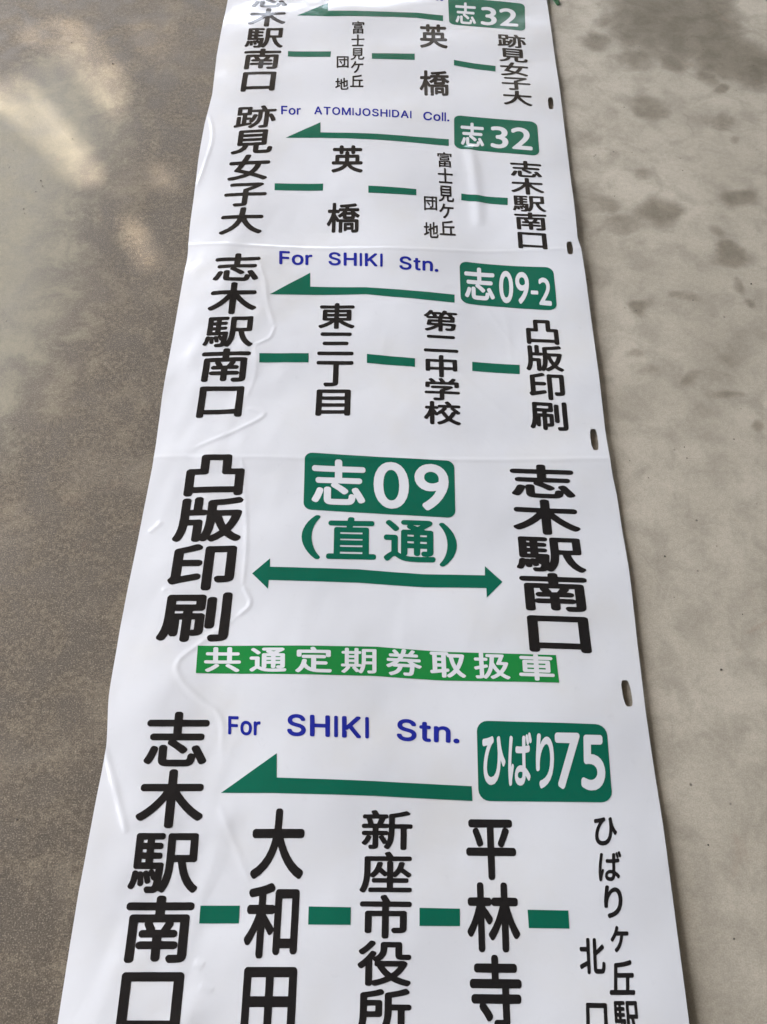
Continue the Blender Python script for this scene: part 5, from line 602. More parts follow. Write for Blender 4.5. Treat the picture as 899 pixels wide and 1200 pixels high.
    (31532, 2): [[466, -102, 444, -87, 433, -63, 432, 78, 428, 85, 373, 38, 308, -9, 248, -46, 145, -97, 123, -99, 102, -91, 71, -58, 64, -42, 65, -14, 80, 6, 178, 51, 232, 81, 286, 117, 333, 154, 156, 155, 134, 164, 121, 176, 114, 192, 113, 214, 142, 387, 151, 406, 167, 420, 186, 425, 428, 426, 432, 431, 432, 463, 428, 469, 156, 469, 140, 472, 123, 482, 112, 496, 107, 512, 107, 539, 64, 561, 43, 583, 38, 605, 43, 626, 91, 681, 123, 724, 149, 768, 186, 844, 199, 857, 216, 864, 232, 865, 259, 859, 271, 854, 284, 844, 297, 822, 298, 806, 290, 784, 292, 780, 297, 779, 487, 779, 512, 768, 523, 757, 531, 742, 574, 845, 592, 860, 618, 865, 656, 857, 677, 841, 688, 816, 682, 784, 688, 779, 927, 779, 943, 774, 954, 766, 965, 753, 970, 740, 972, 719, 965, 697, 954, 683, 941, 675, 922, 671, 817, 670, 842, 626, 843, 610, 835, 585, 862, 579, 873, 573, 884, 561, 892, 545, 893, 360, 890, 344, 880, 328, 865, 317, 846, 312, 558, 312, 556, 306, 556, 273, 563, 269, 873, 269, 895, 264, 911, 254, 920, 241, 925, 225, 918, 149, 902, 51, 893, 18, 880, -9, 851, -41, 813, -58, 780, -62, 726, -63, 672, -62, 656, -56, 635, -36, 627, -9, 624, 13, 633, 34, 650, 50, 666, 55, 737, 53, 770, 56, 782, 89, 792, 154, 558, 155, 556, -58, 553, -74, 542, -91, 525, -102, 504, -105], [247, 273, 254, 269, 428, 269, 432, 273, 432, 306, 428, 312, 254, 312], [556, 431, 558, 427, 563, 426, 764, 426, 770, 431, 770, 469, 558, 469], [169, 588, 172, 583, 178, 583, 286, 583, 290, 588, 269, 643, 254, 671, 230, 670], [397, 588, 400, 583, 460, 583, 462, 588, 455, 610, 456, 626, 464, 643, 484, 670, 388, 670, 405, 621, 404, 605], [579, 588, 580, 584, 590, 583, 726, 583, 728, 588, 698, 637, 672, 671, 632, 670]],
    (20108, 2): [[71, -4, 56, 3, 37, 24, 32, 40, 32, 76, 36, 97, 45, 112, 61, 124, 77, 129, 920, 129, 941, 124, 956, 113, 966, 97, 970, 81, 970, 40, 965, 24, 946, 3, 925, -5], [150, 594, 132, 605, 119, 626, 116, 674, 119, 689, 129, 705, 145, 717, 160, 722, 842, 722, 857, 717, 872, 705, 880, 695, 885, 679, 885, 637, 880, 621, 864, 600, 842, 591, 171, 591]],
    (20013, 2): [[464, -101, 442, -84, 433, -62, 431, 222, 199, 223, 185, 181, 172, 169, 151, 161, 102, 164, 86, 174, 77, 186, 71, 213, 71, 634, 73, 650, 81, 667, 97, 681, 113, 686, 431, 686, 433, 817, 437, 836, 448, 851, 464, 862, 512, 865, 529, 862, 545, 852, 560, 828, 562, 693, 566, 686, 879, 686, 901, 681, 917, 666, 925, 650, 927, 634, 927, 219, 921, 192, 906, 175, 885, 166, 852, 166, 831, 169, 813, 181, 803, 197, 798, 222, 566, 223, 562, 219, 562, -51, 558, -73, 545, -91, 523, -103, 485, -104], [197, 348, 431, 347, 431, 562, 199, 563, 196, 559], [564, 348, 800, 348, 798, 562, 566, 563, 562, 559]],
    (23398, 2): [[301, -99, 279, -82, 263, -44, 264, -17, 280, 5, 290, 13, 306, 18, 426, 18, 435, 21, 435, 174, 431, 179, 72, 181, 54, 190, 38, 212, 35, 250, 40, 270, 56, 290, 83, 300, 431, 300, 435, 304, 437, 342, 449, 364, 464, 375, 535, 407, 523, 411, 241, 413, 221, 424, 206, 445, 203, 483, 212, 505, 230, 521, 257, 527, 730, 529, 752, 524, 771, 511, 789, 489, 794, 472, 792, 451, 781, 434, 683, 364, 572, 304, 583, 300, 931, 299, 953, 286, 969, 260, 969, 222, 961, 201, 942, 184, 920, 179, 562, 179, 560, -11, 551, -44, 536, -66, 518, -79, 502, -86, 447, -98, 344, -103, 317, -103], [100, 450, 75, 462, 64, 472, 56, 489, 56, 657, 62, 674, 70, 684, 94, 698, 201, 701, 153, 771, 147, 793, 150, 809, 161, 826, 176, 837, 203, 848, 230, 847, 253, 831, 318, 744, 331, 722, 333, 701, 458, 699, 462, 701, 458, 712, 415, 793, 413, 820, 422, 842, 437, 855, 469, 867, 496, 866, 518, 851, 545, 809, 584, 733, 592, 701, 665, 699, 672, 701, 700, 739, 763, 840, 784, 852, 812, 851, 844, 840, 856, 831, 867, 815, 872, 793, 866, 771, 816, 701, 915, 698, 938, 684, 950, 663, 953, 646, 953, 494, 948, 478, 940, 467, 926, 456, 915, 452, 866, 452, 850, 459, 837, 472, 828, 494, 828, 578, 822, 581, 187, 581, 181, 581, 177, 576, 177, 494, 168, 472, 143, 453]],
    (26657, 2): [[202, -101, 190, -95, 179, -84, 168, -57, 168, 228, 165, 239, 116, 135, 103, 118, 87, 108, 60, 106, 38, 118, 16, 153, 11, 179, 16, 200, 65, 288, 93, 354, 118, 425, 147, 529, 142, 533, 82, 533, 60, 542, 49, 554, 39, 573, 39, 612, 49, 634, 71, 650, 87, 653, 164, 653, 167, 656, 168, 820, 174, 836, 182, 847, 195, 858, 208, 864, 240, 865, 268, 853, 282, 836, 287, 814, 287, 661, 290, 653, 356, 653, 372, 648, 381, 694, 394, 709, 410, 717, 608, 718, 611, 721, 568, 787, 563, 814, 569, 833, 583, 847, 624, 866, 640, 865, 655, 858, 669, 847, 686, 825, 730, 760, 737, 738, 736, 721, 739, 718, 931, 718, 947, 712, 958, 705, 973, 677, 974, 650, 967, 623, 953, 607, 931, 598, 821, 598, 814, 595, 891, 513, 947, 442, 962, 414, 964, 398, 961, 382, 951, 365, 925, 344, 904, 335, 887, 336, 872, 343, 849, 370, 825, 305, 803, 255, 780, 212, 745, 157, 746, 151, 764, 135, 838, 80, 882, 55, 942, 28, 960, 14, 971, -8, 971, -29, 964, -46, 943, -73, 925, -87, 904, -93, 887, -90, 854, -76, 761, -24, 717, 8, 662, 57, 564, -23, 471, -79, 421, -99, 405, -98, 387, -90, 364, -62, 354, -40, 354, -19, 362, -2, 373, 9, 443, 46, 487, 74, 525, 102, 580, 151, 515, 255, 471, 351, 465, 350, 438, 330, 421, 327, 405, 330, 401, 327, 399, 310, 391, 294, 372, 272, 356, 264, 339, 263, 317, 269, 302, 283, 290, 307, 288, 305, 286, -68, 273, -90, 257, -100, 235, -104], [655, 255, 657, 253, 662, 256, 695, 316, 737, 420, 761, 438, 796, 442, 714, 535, 707, 562, 710, 579, 721, 595, 717, 598, 597, 596, 608, 584, 615, 568, 613, 540, 593, 508, 542, 436, 561, 425, 574, 409, 615, 321], [360, 409, 442, 502, 470, 540, 503, 596, 402, 601, 397, 568, 387, 551, 375, 540, 356, 533, 295, 533, 287, 529, 287, 524]],
    (20984, 2): [[121, -106, 106, -101, 91, -89, 80, -75, 75, -59, 76, 455, 91, 480, 116, 495, 277, 496, 278, 766, 286, 792, 302, 811, 327, 819, 675, 819, 700, 811, 718, 792, 726, 772, 726, 502, 731, 496, 887, 495, 902, 490, 915, 481, 928, 455, 929, -49, 921, -75, 907, -90, 892, -97, 857, -99, 836, -96, 821, -86, 811, -74, 805, -59, 801, -31, 201, -31, 199, -33, 194, -75, 181, -94, 161, -104], [198, 97, 206, 93, 796, 93, 804, 97, 803, 372, 640, 375, 620, 385, 605, 408, 602, 424, 600, 694, 402, 694, 399, 689, 399, 424, 396, 408, 383, 387, 358, 374, 200, 372]],
    (29256, 2): [[316, -101, 294, -84, 284, -61, 284, 256, 278, 258, 194, 256, 184, 152, 171, 81, 155, 21, 136, -33, 115, -72, 102, -83, 87, -90, 60, -88, 27, -64, 12, -39, 12, -17, 34, 37, 55, 114, 67, 185, 75, 261, 80, 420, 80, 791, 87, 819, 95, 830, 108, 839, 130, 845, 169, 841, 190, 824, 196, 813, 199, 797, 200, 589, 256, 588, 257, 819, 260, 835, 277, 857, 294, 866, 333, 867, 354, 858, 370, 841, 375, 824, 376, 589, 425, 587, 442, 579, 453, 569, 458, 573, 458, 578, 458, 753, 469, 779, 486, 794, 502, 799, 710, 822, 885, 854, 901, 853, 916, 846, 929, 835, 946, 813, 954, 791, 950, 764, 934, 743, 917, 736, 830, 719, 699, 701, 584, 689, 580, 682, 580, 578, 584, 573, 895, 574, 928, 565, 947, 545, 953, 529, 953, 513, 942, 447, 922, 365, 899, 294, 874, 231, 817, 125, 852, 86, 882, 59, 961, 2, 972, -23, 971, -39, 966, -51, 941, -83, 928, -93, 906, -99, 885, -94, 841, -67, 806, -39, 742, 25, 663, -45, 608, -83, 578, -98, 557, -98, 540, -90, 527, -78, 507, -48, 502, -50, 486, -78, 458, -95, 434, -94, 404, -76, 398, -76, 383, -94, 365, -103, 333, -104], [529, 15, 566, 37, 600, 63, 669, 130, 625, 223, 584, 340, 578, 336, 574, 250, 563, 157, 545, 70], [403, 32, 428, 108, 444, 190, 457, 349, 458, 485, 453, 490, 436, 477, 415, 471, 201, 471, 198, 381, 201, 376, 360, 375, 382, 367, 398, 347, 403, 327], [741, 245, 742, 242, 748, 248, 785, 332, 814, 425, 819, 454, 669, 453, 702, 338]],
    (21360, 2): [[541, -100, 520, -84, 511, -68, 508, -52, 508, 741, 511, 762, 526, 784, 551, 795, 890, 795, 906, 792, 930, 773, 937, 757, 939, 741, 939, 175, 936, 138, 929, 112, 916, 92, 897, 75, 869, 62, 837, 55, 731, 49, 705, 59, 691, 75, 676, 117, 674, 133, 678, 151, 689, 166, 699, 174, 715, 179, 811, 178, 814, 181, 814, 667, 811, 670, 636, 670, 633, 662, 633, -57, 625, -79, 604, -98, 583, -103], [102, 22, 84, 27, 67, 43, 45, 91, 42, 106, 48, 128, 72, 159, 78, 186, 78, 699, 81, 720, 91, 736, 112, 751, 255, 792, 377, 838, 408, 836, 424, 826, 458, 789, 463, 768, 456, 744, 444, 731, 419, 719, 329, 689, 207, 656, 204, 651, 205, 514, 430, 512, 446, 509, 467, 495, 479, 477, 481, 440, 478, 424, 461, 401, 451, 394, 435, 389, 205, 387, 204, 186, 207, 179, 414, 229, 435, 230, 456, 222, 473, 202, 479, 165, 476, 144, 466, 128, 446, 114, 186, 45, 118, 22]],
    (21047, 2): [[362, -102, 346, -95, 333, -85, 321, -58, 321, 323, 315, 328, 278, 328, 275, 323, 275, 58, 271, 37, 262, 21, 246, 10, 230, 5, 203, 7, 187, 14, 175, 26, 168, 42, 166, 91, 140, 0, 121, -42, 103, -61, 81, -70, 55, -65, 25, -42, 13, -21, 13, 5, 37, 64, 57, 138, 69, 212, 77, 291, 80, 376, 81, 763, 93, 790, 105, 800, 119, 806, 553, 808, 569, 803, 585, 791, 598, 768, 599, 546, 594, 525, 575, 503, 558, 496, 437, 494, 436, 445, 442, 442, 564, 441, 585, 429, 600, 408, 603, 392, 603, 111, 599, 74, 593, 58, 582, 42, 569, 31, 548, 21, 516, 15, 468, 12, 452, 15, 437, 23, 436, -58, 428, -80, 419, -90, 405, -99, 389, -103], [723, -101, 700, -85, 689, -64, 680, -27, 682, -11, 691, 4, 707, 17, 723, 22, 818, 23, 822, 26, 823, 806, 834, 827, 850, 841, 871, 846, 908, 844, 923, 837, 935, 827, 942, 811, 945, 795, 945, 21, 941, -21, 932, -48, 921, -64, 903, -79, 882, -89, 818, -101, 739, -104], [436, 111, 458, 122, 484, 123, 490, 127, 490, 323, 484, 328, 442, 328, 436, 323], [670, 148, 654, 151, 638, 161, 627, 175, 622, 191, 622, 710, 630, 737, 643, 752, 659, 759, 691, 761, 712, 756, 727, 747, 739, 731, 743, 715, 743, 196, 738, 175, 723, 158, 702, 149], [201, 440, 320, 443, 321, 493, 203, 495, 199, 488], [200, 615, 474, 613, 478, 620, 478, 684, 474, 690, 203, 690, 199, 684]],
    (48, 1): [[229, -21, 182, -11, 131, 20, 76, 83, 44, 152, 24, 233, 15, 341, 22, 440, 41, 522, 79, 603, 126, 659, 174, 689, 191, 695, 251, 705, 311, 695, 325, 689, 378, 655, 421, 603, 458, 526, 478, 440, 485, 341, 478, 242, 458, 156, 419, 75, 376, 25, 324, -8, 255, -23], [246, 100, 281, 108, 304, 126, 326, 160, 343, 208, 352, 264, 357, 341, 352, 418, 343, 474, 326, 522, 303, 558, 277, 577, 251, 582, 221, 576, 199, 559, 174, 522, 157, 474, 148, 418, 143, 341, 148, 264, 157, 208, 174, 160, 199, 123, 221, 106]],
    (57, 1): [[175, -12, 163, -3, 127, 40, 123, 57, 127, 74, 137, 88, 171, 113, 214, 152, 254, 195, 285, 238, 309, 289, 266, 278, 223, 276, 175, 282, 119, 307, 81, 338, 50, 380, 29, 431, 22, 496, 29, 543, 46, 586, 85, 641, 128, 675, 175, 695, 248, 706, 309, 696, 356, 675, 369, 667, 411, 629, 445, 577, 466, 522, 475, 436, 466, 354, 441, 272, 395, 181, 340, 104, 272, 36, 208, -12, 192, -15], [225, 401, 253, 398, 278, 401, 313, 413, 342, 431, 344, 479, 341, 504, 330, 530, 315, 552, 296, 568, 270, 579, 244, 583, 218, 580, 197, 571, 175, 556, 162, 539, 153, 517, 150, 487, 153, 466, 163, 444, 180, 425, 197, 412]],
    (45, 1): [[51, 160, 33, 173, 25, 195, 26, 255, 35, 270, 49, 280, 264, 282, 284, 274, 296, 257, 297, 187, 288, 171, 274, 161]],
    (20984, 3): [[121, -111, 101, -104, 86, -92, 75, -77, 70, -59, 70, 445, 77, 471, 96, 491, 116, 501, 272, 502, 273, 772, 282, 796, 302, 817, 317, 823, 332, 824, 675, 824, 700, 817, 721, 798, 731, 772, 731, 507, 736, 502, 892, 499, 917, 486, 932, 458, 934, -49, 932, -64, 924, -80, 912, -93, 892, -102, 857, -104, 836, -101, 818, -90, 806, -76, 796, -36, 206, -36, 204, -38, 199, -75, 186, -96, 161, -110], [203, 102, 212, 98, 791, 98, 799, 102, 798, 367, 640, 369, 615, 382, 600, 407, 597, 424, 595, 689, 406, 689, 404, 683, 402, 408, 394, 393, 385, 382, 358, 369, 205, 367]],
    (29256, 3): [[316, -106, 291, -88, 279, -61, 278, 252, 201, 253, 199, 250, 189, 152, 176, 81, 160, 21, 141, -34, 119, -75, 92, -94, 76, -96, 59, -94, 22, -67, 7, -39, 8, -12, 31, 43, 50, 114, 63, 190, 70, 261, 75, 420, 75, 791, 77, 808, 84, 824, 103, 842, 130, 850, 169, 846, 185, 837, 196, 824, 204, 797, 205, 595, 251, 593, 252, 819, 255, 835, 269, 857, 289, 869, 333, 872, 354, 864, 373, 846, 380, 824, 381, 595, 425, 592, 453, 578, 453, 753, 464, 779, 480, 796, 502, 804, 633, 817, 770, 836, 885, 859, 901, 858, 917, 851, 936, 835, 952, 813, 959, 797, 957, 770, 950, 753, 939, 741, 917, 731, 830, 714, 699, 696, 589, 685, 585, 677, 585, 584, 589, 578, 895, 579, 928, 570, 950, 551, 957, 535, 958, 513, 947, 447, 927, 365, 904, 294, 878, 228, 823, 125, 885, 63, 966, 4, 977, -23, 976, -39, 970, -56, 943, -88, 928, -99, 906, -104, 885, -99, 857, -84, 805, -45, 742, 17, 666, -49, 611, -87, 584, -101, 562, -104, 540, -96, 525, -83, 507, -58, 486, -85, 458, -100, 431, -98, 404, -82, 384, -99, 371, -106, 354, -109], [539, 32, 540, 28, 546, 30, 595, 65, 662, 130, 620, 223, 584, 323, 568, 157, 550, 70], [408, 65, 409, 62, 425, 114, 439, 190, 447, 267, 452, 354, 453, 480, 436, 471, 420, 466, 207, 466, 204, 458, 206, 381, 365, 380, 387, 369, 403, 349, 408, 327], [741, 256, 742, 254, 748, 260, 780, 332, 797, 381, 813, 448, 675, 447, 707, 338]],
    (21360, 3): [[541, -105, 525, -97, 514, -85, 506, -68, 503, -52, 503, 741, 508, 768, 525, 789, 551, 800, 890, 800, 911, 795, 927, 784, 936, 773, 943, 757, 944, 741, 944, 175, 941, 138, 934, 112, 922, 90, 900, 71, 869, 57, 837, 50, 784, 45, 726, 45, 699, 56, 685, 75, 671, 117, 669, 133, 674, 154, 685, 170, 699, 179, 715, 184, 805, 183, 809, 186, 809, 662, 805, 665, 641, 665, 638, 657, 638, -57, 627, -84, 604, -103, 583, -108], [102, 16, 81, 24, 65, 38, 42, 85, 37, 106, 43, 130, 69, 165, 73, 186, 73, 699, 76, 720, 89, 741, 112, 756, 255, 797, 371, 842, 387, 844, 408, 841, 426, 831, 461, 793, 468, 768, 460, 741, 446, 726, 423, 715, 334, 686, 211, 651, 210, 519, 430, 517, 446, 514, 467, 502, 482, 482, 486, 461, 484, 424, 467, 399, 451, 389, 435, 384, 213, 384, 210, 382, 209, 191, 213, 186, 414, 234, 440, 235, 463, 223, 478, 202, 484, 165, 481, 144, 468, 122, 446, 109, 186, 40, 118, 17]],
    (21047, 3): [[362, -107, 345, -101, 331, -90, 321, -74, 316, -58, 315, 322, 283, 323, 280, 318, 280, 58, 277, 37, 267, 20, 256, 10, 235, 1, 198, 3, 184, 11, 173, 21, 165, 37, 161, 54, 147, 5, 124, -47, 103, -67, 84, -74, 66, -74, 44, -64, 18, -42, 8, -21, 9, 11, 32, 64, 52, 138, 65, 217, 72, 291, 75, 382, 76, 763, 81, 779, 91, 795, 103, 805, 117, 811, 553, 813, 569, 808, 588, 795, 597, 784, 603, 768, 604, 546, 599, 525, 580, 501, 558, 491, 442, 489, 441, 450, 447, 447, 564, 446, 585, 436, 603, 413, 608, 392, 608, 111, 603, 69, 596, 53, 584, 37, 569, 25, 548, 16, 516, 10, 479, 7, 463, 8, 442, 13, 441, -58, 431, -85, 421, -95, 405, -104, 389, -108], [723, -106, 699, -90, 686, -71, 675, -32, 676, -16, 682, 0, 696, 17, 717, 27, 813, 28, 817, 32, 818, 806, 832, 832, 850, 846, 871, 851, 908, 849, 924, 843, 937, 832, 946, 816, 950, 795, 950, 21, 946, -21, 937, -48, 927, -64, 910, -80, 887, -92, 866, -99, 818, -106, 739, -109], [441, 122, 458, 127, 479, 128, 485, 132, 485, 318, 484, 322, 479, 323, 447, 323, 442, 322, 441, 318], [675, 143, 654, 146, 638, 154, 624, 170, 617, 191, 617, 710, 624, 737, 638, 754, 659, 764, 691, 766, 712, 762, 729, 753, 742, 737, 748, 715, 748, 196, 743, 175, 726, 154, 702, 144], [204, 450, 209, 446, 315, 448, 316, 488, 309, 490, 209, 490, 204, 488], [205, 620, 468, 618, 472, 620, 473, 625, 472, 684, 209, 685, 204, 678]],
    (24535, 3): [[359, -93, 316, -85, 290, -73, 274, -61, 254, -34, 242, 9, 240, 168, 236, 182, 205, 83, 186, 35, 162, -13, 143, -39, 125, -50, 98, -52, 55, -31, 37, -13, 30, 9, 32, 30, 81, 131, 118, 238, 125, 249, 141, 262, 162, 270, 183, 267, 217, 254, 229, 243, 236, 231, 252, 264, 279, 283, 295, 286, 332, 285, 348, 278, 359, 270, 370, 254, 375, 238, 376, 35, 418, 32, 636, 32, 658, 34, 665, 41, 677, 105, 695, 130, 722, 141, 759, 134, 762, 136, 727, 206, 727, 232, 737, 254, 754, 267, 785, 279, 801, 282, 817, 279, 833, 270, 844, 260, 861, 232, 935, 94, 968, 19, 968, 3, 964, -13, 945, -36, 903, -56, 876, -57, 855, -47, 839, -29, 801, 57, 788, -7, 770, -45, 743, -72, 722, -83, 690, -92, 642, -96], [588, 125, 567, 136, 486, 206, 380, 280, 369, 296, 364, 312, 367, 334, 375, 350, 370, 353, 141, 353, 114, 364, 102, 376, 94, 392, 91, 430, 96, 451, 109, 468, 130, 481, 146, 484, 423, 484, 428, 486, 428, 592, 423, 594, 82, 594, 66, 597, 39, 614, 27, 638, 27, 680, 34, 696, 46, 712, 61, 722, 82, 726, 428, 727, 429, 819, 438, 845, 450, 859, 466, 867, 514, 870, 540, 862, 551, 854, 560, 840, 567, 819, 567, 728, 572, 726, 924, 726, 945, 721, 961, 710, 971, 696, 976, 680, 976, 638, 961, 611, 940, 597, 919, 594, 572, 594, 567, 590, 567, 488, 572, 484, 865, 484, 885, 478, 903, 464, 913, 446, 916, 430, 916, 403, 908, 382, 892, 364, 871, 354, 514, 353, 506, 350, 615, 272, 660, 232, 673, 211, 676, 195, 674, 180, 658, 155, 626, 128, 610, 124]],
    (26408, 3): [[466, -106, 453, -99, 442, -88, 430, -61, 430, 319, 427, 329, 373, 253, 307, 176, 240, 109, 174, 53, 121, 16, 97, 7, 69, 11, 51, 22, 23, 55, 13, 88, 16, 104, 25, 121, 89, 165, 157, 220, 229, 292, 294, 369, 348, 446, 370, 485, 361, 489, 80, 490, 58, 501, 45, 518, 37, 540, 37, 567, 40, 584, 52, 606, 69, 619, 86, 624, 427, 624, 430, 628, 430, 815, 433, 832, 444, 850, 460, 863, 482, 869, 516, 869, 532, 866, 549, 857, 561, 843, 568, 826, 571, 625, 918, 624, 940, 616, 955, 600, 965, 573, 964, 534, 951, 507, 929, 492, 907, 489, 637, 489, 627, 485, 648, 451, 703, 374, 769, 297, 841, 226, 912, 167, 967, 130, 980, 110, 984, 88, 976, 60, 948, 27, 934, 16, 907, 8, 879, 16, 825, 55, 763, 109, 697, 176, 626, 259, 571, 334, 568, -66, 554, -92, 532, -107, 488, -110]],
    (39365, 3): [[274, -104, 257, -95, 244, -76, 235, -43, 236, -26, 246, -9, 268, 5, 334, 4, 341, 7, 351, 34, 358, 78, 357, 84, 345, 89, 329, 105, 326, 100, 330, 78, 326, 62, 307, 40, 290, 33, 268, 33, 252, 43, 239, 62, 235, 82, 233, 40, 228, 23, 214, 7, 197, 0, 169, 1, 152, 12, 142, 29, 136, 70, 127, 34, 111, -10, 97, -32, 76, -46, 59, -48, 43, -41, 21, -27, 11, -10, 12, 18, 33, 67, 42, 106, 55, 216, 70, 238, 87, 247, 103, 248, 125, 243, 147, 227, 164, 234, 180, 234, 197, 229, 208, 221, 216, 232, 230, 242, 257, 247, 279, 237, 293, 254, 285, 257, 98, 257, 79, 265, 65, 282, 61, 304, 61, 783, 68, 805, 81, 818, 103, 825, 439, 825, 461, 819, 477, 805, 483, 788, 484, 750, 477, 733, 461, 717, 444, 710, 345, 710, 338, 706, 340, 673, 433, 670, 454, 656, 462, 640, 464, 629, 461, 590, 455, 578, 444, 568, 428, 561, 345, 561, 338, 557, 340, 522, 428, 521, 450, 511, 460, 497, 464, 486, 464, 453, 460, 436, 447, 420, 428, 411, 340, 411, 338, 375, 340, 370, 455, 369, 472, 362, 485, 348, 492, 326, 481, 150, 483, 138, 494, 188, 503, 260, 509, 342, 510, 777, 517, 805, 533, 819, 555, 825, 907, 825, 934, 816, 948, 799, 952, 777, 950, 398, 936, 375, 918, 365, 802, 363, 797, 359, 808, 304, 830, 227, 858, 155, 896, 88, 935, 40, 979, 1, 986, -26, 978, -50, 945, -89, 934, -96, 918, -100, 890, -93, 841, -48, 790, 18, 747, 100, 715, 188, 692, 276, 676, 360, 670, 363, 637, 363, 631, 359, 622, 227, 610, 144, 591, 67, 559, -21, 527, -77, 511, -93, 494, -99, 472, -96, 433, -72, 408, -92, 378, -103, 334, -106], [178, 375, 180, 370, 219, 370, 223, 375, 222, 409, 219, 411, 180, 411], [634, 486, 830, 486, 830, 702, 637, 704, 632, 700], [178, 524, 222, 524, 223, 557, 219, 561, 180, 560], [178, 678, 180, 673, 219, 673, 223, 678, 223, 706, 219, 710, 180, 709]],
    (21335, 3): [[120, -106, 104, -97, 93, -86, 88, -74, 84, -52, 84, 537, 90, 564, 110, 585, 131, 593, 423, 593, 428, 596, 428, 634, 423, 639, 88, 639, 66, 643, 45, 657, 31, 682, 31, 726, 45, 753, 61, 764, 88, 770, 423, 770, 428, 774, 428, 817, 437, 844, 455, 862, 482, 870, 525, 869, 542, 864, 558, 852, 570, 828, 571, 774, 574, 770, 914, 770, 936, 765, 955, 753, 964, 742, 970, 726, 970, 682, 957, 658, 930, 642, 914, 639, 579, 639, 574, 639, 571, 634, 571, 596, 574, 593, 871, 593, 893, 585, 912, 564, 918, 537, 918, 7, 912, -41, 892, -74, 876, -86, 855, -96, 828, -103, 774, -108, 682, -109, 660, -99, 647, -84, 635, -57, 630, -36, 635, -14, 650, 4, 677, 15, 774, 15, 782, 18, 782, 99, 779, 108, 763, 92, 736, 83, 563, 83, 563, -36, 558, -57, 547, -74, 531, -86, 515, -90, 488, -91, 471, -88, 454, -79, 442, -68, 434, -52, 431, -36, 431, 78, 428, 83, 266, 83, 239, 93, 223, 110, 220, 99, 220, -57, 215, -79, 203, -95, 185, -106, 164, -109], [220, 186, 223, 181, 239, 197, 266, 206, 430, 207, 431, 240, 428, 247, 277, 248, 255, 259, 241, 277, 236, 294, 236, 321, 241, 337, 253, 353, 277, 366, 333, 369, 303, 429, 300, 445, 303, 461, 299, 464, 223, 464, 220, 461], [776, 186, 779, 182, 782, 191, 782, 461, 779, 464, 709, 464, 703, 461, 706, 445, 703, 429, 673, 369, 725, 367, 745, 358, 758, 348, 766, 331, 770, 310, 769, 294, 761, 272, 744, 256, 720, 247, 563, 245, 563, 207, 736, 206, 758, 201], [464, 369, 536, 370, 581, 461, 574, 464, 428, 464, 425, 461, 458, 396]],
    (21475, 3): [[126, -97, 112, -90, 97, -76, 89, -62, 85, -43, 85, 720, 89, 740, 98, 755, 117, 770, 141, 777, 860, 777, 880, 773, 899, 762, 912, 745, 918, 720, 918, -38, 915, -57, 904, -75, 890, -87, 865, -95, 826, -95, 806, -89, 787, -72, 778, -57, 772, -12, 229, -11, 225, -57, 218, -72, 205, -86, 190, -95, 175, -99], [227, 133, 234, 130, 772, 130, 773, 637, 229, 637]],
    (40, 2): [[250, -246, 234, -234, 182, -175, 136, -104, 98, -28, 68, 59, 51, 134, 43, 232, 51, 330, 68, 405, 98, 492, 136, 568, 185, 641, 239, 703, 250, 710, 266, 714, 288, 709, 303, 698, 311, 682, 312, 666, 306, 649, 285, 617, 251, 552, 223, 476, 204, 400, 193, 324, 188, 232, 193, 140, 204, 64, 223, -12, 251, -88, 285, -153, 306, -185, 312, -202, 309, -223, 293, -242, 271, -249]],
    (30452, 2): [[52, -65, 30, -49, 21, -27, 22, 11, 28, 27, 36, 36, 46, 44, 68, 51, 159, 51, 164, 54, 164, 578, 169, 605, 185, 622, 207, 631, 401, 631, 405, 635, 408, 658, 405, 661, 105, 661, 84, 664, 73, 670, 59, 685, 50, 706, 52, 739, 68, 765, 84, 775, 100, 778, 421, 778, 426, 781, 431, 824, 438, 840, 458, 858, 480, 864, 522, 859, 547, 845, 559, 824, 560, 808, 556, 781, 560, 778, 897, 778, 918, 774, 934, 764, 949, 738, 950, 706, 938, 679, 918, 665, 897, 661, 538, 661, 534, 658, 529, 637, 530, 631, 533, 631, 801, 631, 817, 626, 834, 610, 843, 583, 843, 54, 849, 51, 934, 51, 950, 46, 965, 37, 977, 21, 981, 0, 980, -32, 966, -55, 950, -65, 934, -68, 68, -68], [287, 54, 292, 51, 715, 51, 717, 86, 715, 91, 287, 91], [287, 203, 292, 199, 710, 199, 717, 203, 717, 230, 715, 236, 292, 236, 287, 235], [287, 348, 292, 344, 710, 344, 717, 348, 717, 369, 715, 373, 710, 374, 292, 374, 287, 369], [287, 487, 292, 482, 710, 482, 715, 483, 717, 487, 717, 514, 710, 517, 292, 517, 287, 514]],
